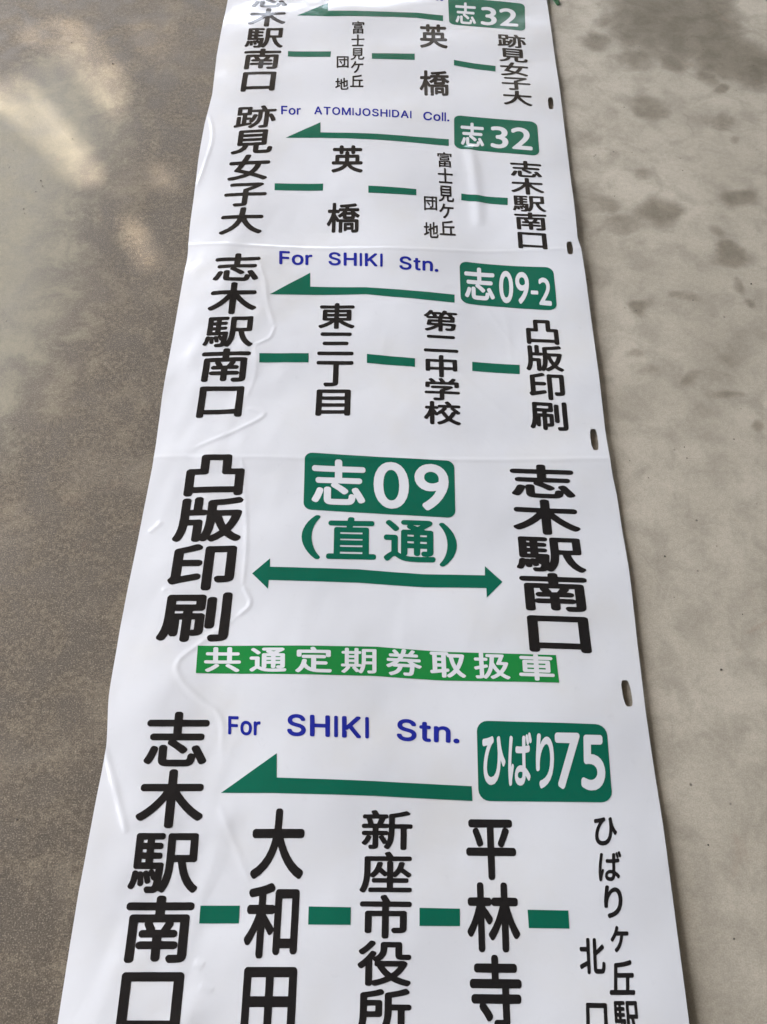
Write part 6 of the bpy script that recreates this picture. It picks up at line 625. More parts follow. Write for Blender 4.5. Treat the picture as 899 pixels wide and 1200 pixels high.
    (36890, 2): [[515, -79, 428, -69, 390, -60, 346, -45, 306, -25, 237, 23, 221, 30, 199, 20, 179, 3, 123, -63, 112, -71, 95, -78, 79, -79, 63, -74, 52, -65, 33, -41, 24, -24, 22, -3, 27, 14, 46, 36, 95, 82, 159, 128, 159, 362, 155, 369, 63, 369, 41, 378, 28, 390, 20, 406, 18, 439, 21, 455, 41, 481, 63, 490, 237, 490, 253, 484, 268, 471, 278, 455, 281, 439, 281, 123, 335, 85, 338, 90, 338, 564, 341, 580, 357, 601, 379, 613, 509, 614, 522, 618, 472, 640, 455, 659, 449, 673, 448, 689, 460, 717, 384, 719, 368, 724, 355, 733, 346, 746, 339, 766, 340, 787, 348, 804, 368, 823, 390, 828, 864, 830, 880, 827, 908, 809, 923, 793, 928, 771, 920, 744, 907, 729, 869, 698, 766, 629, 793, 614, 902, 613, 928, 597, 940, 577, 942, 150, 940, 117, 930, 90, 911, 68, 875, 51, 840, 46, 864, 43, 935, 47, 962, 38, 974, 24, 982, 3, 973, -41, 956, -63, 929, -73, 657, -82], [513, 35, 657, 34, 831, 41, 760, 45, 744, 50, 733, 58, 722, 73, 713, 101, 718, 128, 738, 148, 760, 154, 820, 155, 820, 210, 815, 212, 700, 212, 697, 210, 696, 101, 693, 84, 684, 70, 667, 56, 651, 50, 629, 50, 613, 53, 602, 59, 587, 73, 581, 84, 578, 101, 578, 210, 575, 212, 460, 211, 458, 84, 449, 67, 429, 46], [459, 324, 466, 321, 575, 321, 578, 324, 578, 357, 575, 362, 460, 361], [696, 324, 700, 321, 815, 321, 820, 324, 820, 357, 815, 362, 700, 362, 696, 357], [459, 471, 466, 468, 575, 468, 578, 471, 577, 504, 460, 506], [696, 471, 700, 468, 815, 468, 820, 471, 820, 504, 700, 506, 696, 499], [221, 573, 204, 584, 166, 626, 58, 733, 53, 755, 57, 774, 69, 793, 95, 813, 122, 818, 144, 809, 231, 732, 298, 662, 304, 629, 299, 613, 291, 603, 253, 573, 237, 570], [636, 689, 646, 686, 701, 717, 695, 719, 580, 719, 571, 717]],
    (41, 2): [[40, -247, 27, -240, 17, -229, 12, -218, 11, -202, 17, -185, 38, -153, 72, -88, 100, -12, 119, 64, 130, 140, 135, 232, 130, 324, 119, 400, 100, 476, 72, 552, 38, 617, 17, 649, 11, 666, 12, 682, 21, 698, 35, 708, 57, 714, 73, 711, 84, 704, 138, 642, 187, 569, 225, 492, 255, 405, 272, 330, 280, 232, 274, 145, 255, 59, 225, -28, 190, -99, 138, -178, 84, -240, 62, -250]],
    (20849, 2): [[107, -97, 97, -91, 67, -65, 57, -48, 55, -22, 70, 3, 196, 91, 241, 130, 311, 199, 332, 207, 349, 206, 386, 192, 400, 182, 412, 161, 414, 145, 411, 128, 391, 102, 343, 53, 247, -27, 182, -72, 140, -97, 123, -100], [858, -97, 834, -86, 724, 11, 596, 112, 586, 128, 582, 150, 585, 166, 595, 182, 638, 207, 659, 208, 676, 203, 820, 94, 928, 5, 940, -11, 945, -27, 944, -43, 936, -59, 925, -70, 890, -93, 874, -98], [54, 224, 32, 241, 23, 268, 26, 311, 36, 327, 48, 336, 75, 343, 252, 343, 255, 348, 253, 530, 113, 531, 97, 534, 81, 544, 70, 557, 65, 573, 64, 600, 66, 616, 73, 632, 86, 644, 102, 652, 253, 654, 255, 809, 265, 836, 284, 851, 306, 856, 343, 855, 361, 847, 375, 831, 382, 809, 382, 659, 386, 653, 617, 653, 618, 809, 621, 825, 633, 843, 649, 853, 697, 856, 713, 853, 725, 847, 735, 836, 743, 820, 745, 653, 901, 653, 922, 645, 939, 627, 945, 605, 943, 568, 933, 549, 917, 536, 895, 531, 745, 530, 745, 348, 751, 343, 933, 343, 954, 337, 970, 324, 978, 311, 981, 273, 975, 246, 953, 225, 933, 220, 75, 220], [382, 348, 386, 343, 617, 343, 617, 530, 384, 530, 382, 525]],
    (23450, 2): [[87, -98, 70, -90, 34, -59, 27, -43, 27, -21, 36, 1, 70, 33, 106, 82, 141, 148, 167, 219, 186, 295, 198, 366, 208, 382, 223, 395, 245, 401, 283, 397, 299, 389, 312, 377, 320, 360, 321, 344, 303, 240, 320, 202, 343, 164, 370, 131, 403, 103, 430, 85, 434, 88, 435, 431, 430, 434, 234, 434, 212, 440, 196, 454, 186, 480, 187, 518, 201, 542, 218, 553, 239, 557, 768, 557, 795, 549, 812, 534, 816, 540, 816, 622, 816, 627, 812, 631, 185, 631, 181, 627, 181, 529, 175, 513, 162, 496, 147, 487, 103, 484, 87, 490, 70, 501, 62, 513, 57, 529, 57, 709, 63, 725, 71, 736, 87, 747, 109, 752, 433, 753, 412, 802, 411, 818, 417, 834, 425, 845, 441, 856, 490, 868, 512, 862, 526, 851, 577, 752, 893, 752, 910, 749, 929, 736, 939, 720, 943, 704, 943, 535, 937, 513, 925, 496, 904, 486, 861, 484, 839, 493, 823, 511, 819, 475, 814, 458, 799, 442, 779, 434, 566, 434, 563, 431, 563, 328, 566, 320, 823, 319, 839, 311, 854, 295, 861, 273, 861, 251, 858, 235, 844, 214, 833, 206, 817, 200, 566, 200, 563, 197, 563, 50, 566, 44, 643, 37, 921, 37, 940, 33, 963, 17, 971, -5, 970, -21, 958, -59, 948, -75, 932, -86, 915, -89, 703, -89, 594, -85, 501, -72, 419, -48, 348, -10, 283, 48, 256, 86, 250, 87, 206, 6, 151, -65, 119, -94, 103, -99]],
    (26399, 2): [[87, -89, 41, -57, 33, -41, 34, -25, 44, -9, 81, 29, 108, 61, 158, 142, 151, 146, 49, 147, 30, 158, 22, 174, 21, 217, 26, 233, 33, 240, 49, 248, 119, 249, 119, 254, 119, 619, 113, 622, 65, 623, 49, 630, 39, 640, 35, 651, 34, 688, 39, 704, 60, 723, 119, 726, 119, 812, 128, 833, 140, 841, 156, 846, 194, 845, 214, 833, 222, 817, 223, 731, 226, 725, 365, 725, 369, 731, 370, 817, 381, 837, 398, 845, 446, 845, 461, 838, 470, 828, 475, 812, 476, 726, 515, 724, 532, 719, 542, 709, 549, 688, 548, 651, 537, 631, 521, 623, 478, 622, 475, 619, 475, 254, 478, 249, 526, 247, 539, 238, 548, 220, 553, 233, 557, 270, 561, 351, 562, 774, 567, 790, 580, 803, 596, 808, 907, 808, 923, 805, 934, 798, 943, 785, 945, 774, 945, 18, 939, -30, 923, -59, 896, -78, 853, -89, 757, -94, 741, -91, 729, -84, 722, -73, 707, -25, 709, -9, 715, 2, 735, 13, 826, 13, 837, 17, 837, 238, 832, 242, 666, 242, 659, 238, 646, 136, 631, 72, 615, 18, 589, -46, 574, -73, 558, -87, 542, -92, 526, -87, 484, -57, 473, -34, 435, -53, 420, -51, 410, -46, 315, 93, 314, 104, 317, 123, 322, 131, 339, 142, 328, 146, 253, 146, 243, 142, 256, 125, 256, 99, 199, 6, 167, -35, 124, -82, 108, -90], [493, 18, 494, 16, 499, 20, 509, 40, 531, 109, 539, 152, 537, 155, 515, 146, 408, 146, 403, 142, 454, 77], [226, 249, 365, 249, 369, 254, 368, 313, 226, 314, 223, 308, 223, 254], [667, 351, 671, 346, 676, 346, 832, 346, 837, 349, 837, 474, 671, 476, 668, 468], [223, 415, 231, 411, 365, 411, 369, 415, 369, 468, 365, 473, 226, 473, 223, 468], [224, 570, 365, 569, 369, 576, 369, 619, 365, 622, 226, 622, 223, 619], [668, 581, 671, 579, 837, 581, 837, 704, 671, 704, 668, 699]],
    (21048, 2): [[136, -95, 118, -82, 93, -43, 87, -21, 92, -4, 108, 11, 174, 32, 232, 61, 279, 98, 312, 142, 333, 188, 340, 215, 229, 216, 213, 221, 196, 237, 108, 189, 81, 185, 70, 188, 59, 198, 31, 235, 26, 248, 27, 265, 42, 287, 114, 325, 152, 349, 222, 403, 218, 405, 81, 405, 59, 412, 47, 425, 41, 447, 41, 480, 46, 496, 53, 505, 66, 513, 81, 516, 328, 517, 366, 573, 361, 576, 141, 576, 125, 580, 113, 590, 103, 612, 103, 650, 108, 663, 120, 678, 136, 684, 246, 685, 255, 689, 202, 767, 199, 788, 206, 804, 224, 819, 251, 832, 268, 834, 284, 829, 316, 793, 355, 738, 370, 711, 372, 686, 416, 685, 422, 689, 435, 727, 460, 837, 466, 848, 477, 857, 493, 862, 549, 856, 571, 843, 578, 821, 564, 749, 546, 689, 554, 685, 620, 685, 626, 686, 636, 700, 708, 814, 719, 824, 730, 830, 747, 832, 796, 813, 812, 793, 812, 771, 757, 689, 763, 685, 857, 685, 879, 676, 890, 661, 893, 645, 892, 606, 888, 595, 879, 584, 857, 576, 504, 576, 499, 573, 469, 518, 923, 516, 945, 509, 959, 491, 962, 447, 956, 424, 939, 409, 923, 405, 752, 405, 746, 403, 785, 372, 829, 344, 879, 318, 970, 281, 979, 270, 983, 259, 981, 243, 975, 232, 939, 188, 917, 181, 862, 199, 791, 235, 787, 232, 775, 105, 756, 1, 743, -32, 727, -54, 708, -71, 686, -82, 659, -88, 626, -91, 516, -88, 504, -82, 491, -65, 478, -16, 485, 6, 504, 20, 615, 19, 633, 23, 644, 45, 652, 78, 663, 171, 665, 215, 466, 216, 449, 160, 422, 94, 372, 25, 317, -23, 246, -63, 158, -95], [318, 331, 328, 327, 653, 327, 661, 331, 593, 405, 389, 405]],
    (21462, 2): [[366, -102, 345, -89, 332, -67, 331, 74, 328, 80, 72, 37, 56, 40, 45, 46, 27, 69, 19, 107, 21, 123, 29, 139, 50, 156, 83, 162, 90, 167, 90, 695, 89, 699, 67, 700, 51, 705, 28, 728, 23, 744, 23, 771, 34, 798, 51, 813, 72, 818, 481, 818, 502, 812, 518, 798, 526, 782, 530, 753, 884, 754, 911, 749, 927, 741, 946, 722, 951, 700, 938, 608, 917, 510, 892, 417, 864, 335, 830, 254, 799, 194, 843, 129, 873, 94, 969, 9, 975, -2, 978, -18, 975, -35, 969, -46, 944, -75, 927, -86, 905, -88, 884, -81, 831, -40, 797, -8, 726, 78, 688, 30, 650, -11, 612, -46, 557, -89, 541, -94, 519, -92, 497, -79, 478, -57, 471, -40, 469, -24, 472, -8, 478, 3, 537, 52, 573, 87, 633, 160, 659, 199, 610, 319, 585, 401, 564, 483, 535, 630, 513, 634, 497, 644, 483, 668, 481, 700, 459, 700, 454, 695, 454, 227, 459, 220, 486, 225, 502, 224, 524, 212, 538, 188, 541, 156, 533, 134, 516, 118, 502, 112, 455, 101, 454, -57, 443, -84, 432, -94, 415, -102], [212, 183, 329, 199, 331, 281, 328, 284, 214, 283], [730, 335, 731, 333, 779, 461, 811, 586, 818, 631, 653, 630, 673, 526, 689, 461], [213, 401, 330, 401, 330, 493, 214, 495], [212, 613, 219, 610, 328, 610, 331, 613, 331, 695, 328, 700, 214, 700]],
    (25201, 2): [[899, -97, 861, -78, 796, -37, 708, 37, 626, -34, 555, -79, 522, -95, 500, -92, 488, -85, 459, -53, 453, -42, 451, -20, 457, -6, 468, 4, 556, 57, 610, 100, 631, 122, 582, 188, 522, 289, 517, 281, 492, 182, 459, 95, 429, 33, 391, -28, 342, -87, 326, -95, 309, -93, 260, -60, 255, -61, 238, -73, 216, -83, 173, -91, 91, -92, 80, -89, 69, -79, 49, -25, 50, -9, 58, 4, 69, 13, 80, 16, 163, 18, 163, 242, 162, 247, 156, 246, 74, 222, 58, 223, 43, 231, 34, 242, 20, 286, 18, 303, 29, 324, 41, 334, 163, 368, 163, 543, 156, 547, 69, 547, 47, 551, 36, 560, 27, 576, 25, 625, 36, 646, 52, 657, 162, 660, 163, 827, 170, 844, 178, 852, 200, 861, 244, 861, 258, 854, 270, 844, 278, 822, 278, 663, 282, 659, 358, 657, 375, 646, 386, 625, 386, 581, 380, 568, 369, 555, 353, 548, 282, 547, 278, 543, 280, 401, 342, 417, 364, 413, 378, 401, 384, 390, 391, 346, 386, 328, 369, 311, 278, 281, 278, 29, 282, 20, 299, 40, 342, 111, 377, 193, 406, 292, 424, 384, 438, 494, 448, 685, 369, 687, 351, 696, 342, 707, 338, 723, 338, 762, 347, 782, 364, 793, 380, 796, 790, 796, 807, 792, 823, 778, 830, 762, 829, 745, 755, 527, 763, 523, 883, 523, 916, 510, 927, 501, 935, 488, 936, 472, 921, 406, 899, 341, 873, 275, 843, 215, 786, 122, 867, 57, 960, 5, 973, -9, 977, -25, 973, -42, 938, -85, 921, -97], [702, 215, 708, 212, 714, 221, 758, 297, 780, 346, 803, 412, 796, 415, 648, 415, 637, 419, 626, 428, 616, 450, 618, 466, 656, 570, 693, 685, 566, 686, 552, 494, 592, 395, 623, 335, 655, 281]],
    (36554, 2): [[465, -105, 447, -93, 435, -71, 433, 39, 76, 41, 49, 51, 33, 70, 28, 91, 32, 129, 43, 147, 65, 159, 434, 162, 434, 189, 427, 191, 184, 191, 168, 193, 156, 199, 144, 210, 136, 227, 133, 243, 133, 578, 135, 594, 143, 611, 157, 623, 179, 631, 433, 631, 434, 654, 97, 656, 76, 667, 62, 686, 58, 724, 64, 746, 81, 765, 103, 774, 427, 774, 434, 778, 434, 822, 443, 843, 462, 859, 487, 864, 525, 862, 548, 849, 560, 827, 563, 775, 887, 774, 914, 768, 937, 746, 942, 730, 942, 708, 940, 692, 932, 676, 909, 658, 893, 655, 561, 654, 563, 631, 828, 631, 844, 626, 861, 611, 869, 594, 871, 578, 871, 243, 868, 227, 860, 210, 849, 200, 833, 192, 563, 191, 561, 162, 936, 159, 958, 149, 972, 129, 976, 91, 971, 70, 952, 50, 931, 41, 563, 40, 561, -66, 552, -87, 541, -99, 525, -106, 487, -108], [255, 308, 260, 304, 427, 304, 434, 308, 434, 356, 257, 356], [561, 308, 568, 304, 741, 304, 746, 308, 746, 351, 741, 357, 563, 357], [255, 470, 260, 466, 427, 466, 434, 470, 434, 513, 427, 518, 260, 518, 255, 513], [561, 470, 568, 466, 741, 466, 746, 470, 746, 513, 741, 518, 563, 517]],
    (21644, 2): [[256, -100, 244, -94, 233, -83, 222, -56, 222, 238, 219, 246, 151, 131, 117, 84, 100, 66, 74, 59, 45, 66, 32, 79, 9, 120, 8, 136, 15, 157, 80, 240, 115, 296, 151, 360, 190, 446, 187, 449, 69, 450, 49, 457, 34, 473, 26, 489, 25, 521, 31, 542, 48, 560, 69, 569, 219, 569, 222, 574, 222, 676, 219, 681, 106, 665, 80, 670, 59, 687, 47, 713, 44, 735, 53, 756, 69, 770, 85, 776, 261, 807, 325, 822, 422, 851, 448, 849, 467, 836, 493, 804, 498, 788, 495, 767, 485, 751, 464, 737, 347, 704, 347, 569, 475, 569, 502, 558, 506, 564, 507, 729, 515, 751, 534, 767, 555, 772, 876, 772, 897, 768, 908, 762, 923, 745, 928, 724, 928, -3, 925, -19, 919, -31, 908, -42, 887, -52, 844, -52, 823, -43, 810, -30, 802, -8, 802, 18, 796, 22, 636, 22, 629, 18, 626, -30, 609, -51, 598, -57, 582, -60, 550, -60, 534, -55, 517, -40, 506, -14, 505, 227, 502, 230, 481, 202, 464, 190, 448, 185, 427, 187, 409, 200, 347, 286, 344, -67, 332, -89, 315, -100, 299, -103], [629, 147, 636, 144, 796, 144, 802, 147, 801, 650, 629, 649], [500, 280, 502, 277, 506, 286, 506, 457, 502, 462, 491, 454, 475, 449, 363, 449, 358, 446]],
    (30000, 2): [[103, -96, 82, -91, 66, -80, 55, -66, 51, -46, 51, 746, 53, 761, 62, 776, 82, 791, 103, 796, 898, 796, 919, 793, 934, 784, 949, 766, 954, 746, 954, -46, 950, -62, 938, -81, 924, -91, 908, -95, 856, -93, 840, -84, 828, -71, 821, -56, 819, -35, 182, -35, 177, -64, 161, -84, 140, -95], [181, 94, 187, 91, 424, 91, 428, 94, 428, 320, 424, 323, 182, 322], [560, 94, 566, 91, 819, 92, 819, 322, 561, 322], [181, 450, 427, 450, 427, 671, 424, 673, 182, 672], [560, 450, 819, 449, 819, 672, 561, 672]],
    (26032, 2): [[792, -96, 770, -88, 759, -77, 754, -63, 754, 406, 749, 411, 652, 411, 646, 411, 644, 406, 637, 239, 626, 158, 608, 77, 577, -9, 546, -63, 533, -76, 511, -80, 495, -76, 457, -47, 448, -36, 444, -26, 446, -9, 475, 45, 447, 39, 436, 42, 420, 55, 345, 201, 347, 217, 353, 228, 384, 250, 382, 251, 344, 252, 341, 250, 340, -4, 331, -36, 318, -52, 304, -63, 285, -71, 258, -77, 188, -78, 166, -61, 153, -26, 151, -15, 155, 1, 166, 18, 182, 24, 225, 25, 230, 28, 230, 244, 229, 250, 225, 252, 163, 250, 182, 245, 198, 234, 209, 217, 211, 201, 171, 109, 123, 33, 107, 20, 85, 16, 69, 23, 37, 48, 28, 66, 31, 88, 79, 158, 112, 233, 129, 250, 64, 252, 42, 263, 29, 287, 29, 320, 33, 336, 47, 353, 64, 360, 225, 360, 230, 363, 230, 368, 230, 417, 225, 422, 58, 422, 42, 429, 29, 444, 25, 460, 25, 492, 31, 509, 42, 521, 58, 528, 140, 530, 131, 573, 112, 633, 113, 649, 64, 654, 53, 662, 44, 676, 40, 687, 40, 719, 45, 735, 53, 745, 69, 754, 80, 756, 225, 756, 203, 805, 201, 821, 205, 832, 215, 844, 231, 853, 269, 862, 290, 859, 310, 838, 349, 757, 490, 756, 506, 749, 517, 739, 524, 714, 524, 687, 518, 670, 500, 654, 460, 649, 460, 627, 424, 530, 506, 528, 527, 517, 532, 525, 533, 735, 538, 749, 552, 762, 565, 767, 722, 799, 857, 840, 873, 839, 884, 833, 927, 795, 934, 778, 933, 762, 927, 751, 911, 740, 786, 704, 646, 677, 644, 670, 646, 523, 948, 523, 959, 519, 970, 510, 978, 492, 979, 444, 975, 433, 964, 420, 943, 411, 873, 411, 869, 406, 868, -63, 861, -79, 846, -92, 830, -96], [500, 126, 506, 134, 517, 185, 527, 287, 527, 277, 518, 266, 500, 254, 423, 250, 430, 245, 443, 228], [526, 331, 527, 326, 531, 336, 532, 395, 532, 428, 529, 433, 506, 422, 344, 422, 341, 417, 341, 363, 344, 360, 495, 359, 512, 352], [249, 530, 309, 530, 349, 650, 217, 649, 240, 579]],
    (24231, 2): [[77, -87, 66, -83, 28, -59, 15, -43, 11, -27, 13, -16, 41, 49, 62, 125, 78, 212, 86, 299, 90, 381, 91, 717, 95, 734, 104, 744, 121, 753, 132, 755, 495, 755, 469, 804, 468, 820, 472, 831, 490, 848, 544, 865, 561, 861, 575, 848, 631, 755, 930, 755, 946, 751, 962, 739, 969, 723, 969, 674, 957, 653, 941, 645, 602, 641, 616, 630, 627, 609, 627, 391, 631, 381, 658, 413, 686, 457, 708, 505, 734, 598, 740, 609, 751, 618, 767, 624, 805, 621, 821, 615, 830, 609, 838, 598, 842, 581, 815, 478, 946, 361, 962, 343, 966, 326, 961, 305, 932, 272, 914, 263, 897, 264, 881, 274, 772, 379, 767, 377, 716, 310, 682, 277, 658, 269, 644, 272, 631, 281, 627, 272, 627, 256, 631, 249, 886, 247, 899, 239, 910, 223, 912, 180, 908, 163, 901, 153, 892, 145, 876, 140, 631, 140, 627, 136, 627, 38, 631, 33, 946, 31, 966, 17, 973, 0, 973, -43, 962, -63, 952, -71, 935, -75, 208, -75, 186, -67, 175, -56, 170, -43, 170, 0, 177, 17, 197, 31, 512, 33, 512, 136, 506, 140, 267, 141, 251, 148, 236, 169, 234, 207, 237, 223, 246, 237, 262, 247, 512, 250, 512, 310, 496, 294, 485, 288, 468, 286, 452, 292, 371, 378, 313, 299, 273, 261, 257, 257, 240, 260, 202, 286, 190, 185, 173, 93, 147, 0, 116, -70, 99, -83], [205, 353, 208, 351, 222, 364, 251, 400, 278, 446, 301, 500, 330, 603, 343, 618, 360, 625, 409, 619, 419, 613, 430, 601, 436, 587, 436, 576, 413, 484, 512, 385, 512, 609, 522, 630, 536, 641, 208, 642]],
    (24066, 2): [[465, -100, 443, -84, 433, -60, 433, 386, 248, 385, 248, 65, 245, 43, 234, 27, 215, 14, 166, 11, 150, 16, 134, 30, 126, 43, 123, 65, 123, 456, 129, 483, 145, 500, 166, 509, 433, 509, 433, 592, 427, 595, 63, 597, 43, 608, 31, 624, 26, 640, 26, 667, 29, 684, 38, 700, 52, 712, 69, 717, 438, 719, 440, 722, 404, 792, 401, 809, 403, 825, 411, 841, 422, 852, 454, 864, 476, 868, 498, 863, 516, 847, 585, 718, 938, 716, 958, 705, 971, 689, 976, 673, 976, 646, 973, 629, 963, 613, 948, 601, 932, 596, 568, 595, 560, 591, 560, 515, 563, 509, 840, 509, 862, 503, 878, 488, 884, 477, 887, 461, 886, 108, 880, 81, 867, 57, 851, 42, 824, 28, 775, 19, 682, 15, 650, 17, 631, 27, 617, 44, 605, 81, 608, 103, 623, 124, 633, 132, 650, 137, 753, 137, 760, 141, 759, 385, 563, 386, 560, 380, 559, -66, 547, -87, 525, -100, 481, -103]],
    (24441, 2): [[205, -104, 184, -99, 172, -93, 159, -77, 153, -60, 151, 311, 102, 267, 80, 261, 58, 267, 37, 283, 16, 321, 13, 343, 20, 365, 28, 376, 96, 437, 140, 483, 182, 534, 237, 616, 254, 631, 271, 636, 293, 633, 325, 619, 342, 600, 347, 583, 346, 567, 318, 518, 320, 513, 336, 522, 370, 551, 396, 583, 410, 616, 418, 654, 420, 785, 429, 807, 445, 822, 473, 829, 756, 829, 784, 823, 801, 807, 810, 785, 810, 562, 816, 559, 931, 560, 953, 552, 971, 529, 975, 502, 972, 480, 958, 459, 936, 446, 893, 444, 773, 446, 733, 458, 713, 474, 704, 485, 696, 502, 689, 529, 686, 578, 686, 709, 544, 709, 537, 622, 527, 578, 510, 534, 469, 474, 413, 425, 838, 425, 855, 422, 887, 405, 900, 387, 905, 365, 902, 349, 884, 305, 858, 256, 822, 200, 783, 152, 725, 92, 821, 49, 942, 12, 956, 0, 964, -17, 965, -33, 958, -55, 940, -82, 925, -96, 909, -104, 887, -104, 800, -79, 740, -57, 685, -31, 615, 10, 478, -54, 369, -91, 331, -101, 309, -99, 289, -88, 276, -70, 262, -88, 249, -99, 233, -104], [276, 11, 413, 52, 495, 87, 505, 92, 506, 98, 465, 141, 430, 185, 380, 264, 363, 300, 336, 309, 320, 324, 311, 354, 311, 381, 320, 403, 290, 436, 282, 454, 276, 455], [612, 169, 620, 166, 666, 207, 718, 267, 740, 301, 735, 303, 500, 302, 498, 300, 516, 272, 544, 237, 571, 207], [74, 560, 56, 572, 32, 611, 30, 638, 42, 659, 103, 709, 144, 747, 178, 785, 227, 847, 244, 854, 265, 857, 304, 843, 314, 836, 328, 812, 330, 796, 327, 780, 310, 752, 271, 705, 189, 622, 124, 568, 96, 557]],
    (25152, 2): [[771, -97, 750, -80, 741, -59, 741, 399, 739, 404, 641, 404, 636, 399, 634, 323, 626, 241, 608, 144, 582, 61, 544, -15, 495, -80, 483, -90, 466, -95, 439, -90, 402, -59, 392, -42, 390, -20, 398, 1, 434, 47, 468, 116, 489, 186, 501, 257, 507, 333, 509, 404, 509, 715, 516, 742, 526, 755, 548, 767, 722, 801, 782, 817, 869, 847, 886, 848, 902, 843, 913, 834, 947, 791, 950, 775, 947, 758, 929, 736, 902, 723, 842, 706, 739, 681, 641, 664, 636, 660, 636, 535, 636, 530, 641, 526, 940, 525, 956, 520, 967, 512, 978, 497, 983, 481, 982, 442, 974, 426, 962, 413, 940, 405, 869, 404, 866, 399, 865, -64, 853, -85, 831, -99, 793, -102], [63, -88, 20, -54, 13, -42, 10, -26, 15, -4, 33, 39, 50, 105, 63, 181, 69, 246, 73, 388, 73, 715, 76, 736, 91, 756, 112, 768, 281, 797, 341, 811, 423, 838, 450, 836, 472, 820, 490, 796, 497, 780, 496, 753, 482, 731, 461, 719, 401, 701, 292, 678, 199, 663, 197, 660, 197, 617, 205, 614, 423, 614, 439, 609, 455, 595, 464, 579, 467, 562, 467, 323, 464, 301, 458, 290, 444, 277, 423, 268, 194, 267, 184, 159, 174, 94, 160, 29, 138, -37, 123, -68, 111, -80, 85, -90], [197, 388, 344, 388, 345, 491, 341, 496, 199, 495, 197, 491]],
    (24179, 2): [[469, -101, 458, -96, 442, -80, 434, -59, 432, 248, 72, 248, 56, 253, 41, 264, 31, 280, 27, 301, 27, 327, 32, 343, 51, 364, 67, 372, 432, 373, 434, 671, 432, 673, 231, 671, 120, 674, 99, 686, 83, 708, 80, 745, 86, 771, 104, 790, 131, 798, 865, 798, 892, 793, 907, 779, 917, 761, 918, 718, 913, 702, 902, 687, 881, 675, 792, 671, 823, 661, 837, 650, 849, 628, 849, 607, 796, 496, 753, 417, 736, 391, 717, 377, 685, 377, 654, 391, 638, 412, 633, 438, 638, 454, 683, 544, 725, 644, 736, 660, 751, 671, 744, 673, 562, 671, 562, 375, 934, 372, 955, 360, 971, 338, 974, 301, 968, 274, 954, 259, 929, 248, 564, 248, 561, -64, 549, -85, 527, -101, 490, -104], [268, 384, 252, 394, 238, 412, 206, 502, 161, 607, 164, 634, 174, 650, 189, 660, 226, 670, 252, 666, 273, 644, 323, 539, 357, 443, 353, 418, 337, 400, 294, 383]],
    (26519, 2): [[263, -103, 241, -99, 228, -92, 215, -75, 209, -59, 208, 285, 152, 178, 119, 129, 98, 107, 70, 102, 48, 110, 34, 123, 12, 162, 11, 178, 18, 200, 80, 288, 116, 354, 149, 426, 186, 525, 180, 528, 70, 528, 50, 536, 35, 553, 29, 569, 29, 608, 35, 624, 49, 641, 70, 649, 208, 651, 210, 828, 218, 845, 229, 856, 241, 863, 258, 866, 285, 866, 302, 861, 318, 851, 329, 834, 332, 817, 332, 657, 335, 650, 439, 648, 456, 640, 472, 620, 489, 641, 511, 650, 649, 652, 649, 812, 654, 838, 670, 856, 687, 865, 726, 866, 748, 860, 765, 845, 774, 823, 774, 652, 924, 649, 946, 640, 956, 630, 963, 616, 964, 564, 956, 547, 941, 534, 919, 528, 809, 528, 803, 525, 844, 410, 879, 332, 915, 266, 983, 167, 986, 145, 981, 129, 952, 95, 930, 80, 908, 78, 886, 86, 864, 113, 831, 167, 776, 280, 773, -64, 761, -86, 742, -99, 698, -103, 676, -97, 658, -81, 649, -59, 649, 294, 648, 288, 602, 206, 566, 149, 526, 95, 500, 68, 489, 62, 472, 58, 456, 62, 445, 68, 412, 110, 405, 129, 406, 145, 412, 158, 453, 206, 494, 261, 538, 332, 577, 410, 622, 525, 616, 528, 506, 529, 484, 542, 472, 559, 461, 542, 439, 530, 351, 527, 349, 525, 479, 376, 487, 360, 488, 338, 482, 321, 456, 287, 439, 276, 417, 274, 401, 279, 390, 287, 335, 363, 332, 360, 332, -59, 324, -80, 313, -92, 291, -102]],
    (23546, 2): [[491, -93, 468, -76, 451, -33, 451, -12, 464, 13, 475, 21, 496, 28, 603, 28, 615, 31, 614, 226, 319, 228, 309, 224, 394, 135, 421, 100, 432, 79, 430, 53, 416, 30, 378, 6, 352, 4, 335, 9, 325, 17, 268, 90, 201, 161, 192, 192, 194, 208, 205, 224, 196, 228, 94, 228, 75, 235, 61, 246, 51, 262, 48, 278, 49, 310, 56, 326, 65, 337, 94, 350, 609, 350, 615, 353, 614, 424, 73, 425, 51, 431, 35, 445, 27, 465, 26, 498, 29, 514, 41, 532, 54, 540, 73, 546, 427, 546, 432, 550, 432, 626, 148, 629, 126, 641, 115, 658, 112, 674, 113, 712, 121, 728, 131, 739, 159, 749, 432, 749, 432, 819, 442, 846, 453, 857, 469, 865, 512, 866, 539, 857, 556, 835, 560, 814, 561, 749, 855, 749, 871, 744, 887, 733, 895, 723, 900, 707, 901, 674, 895, 653, 882, 638, 861, 628, 561, 627, 561, 547, 930, 546, 952, 537, 968, 520, 973, 503, 974, 476, 971, 460, 962, 444, 951, 433, 936, 426, 748, 425, 742, 423, 743, 352, 904, 350, 925, 347, 941, 337, 953, 321, 958, 305, 958, 278, 955, 262, 947, 247, 936, 237, 920, 230, 743, 226, 741, -1, 735, -28, 720, -55, 695, -75, 652, -88, 566, -95, 507, -96]],
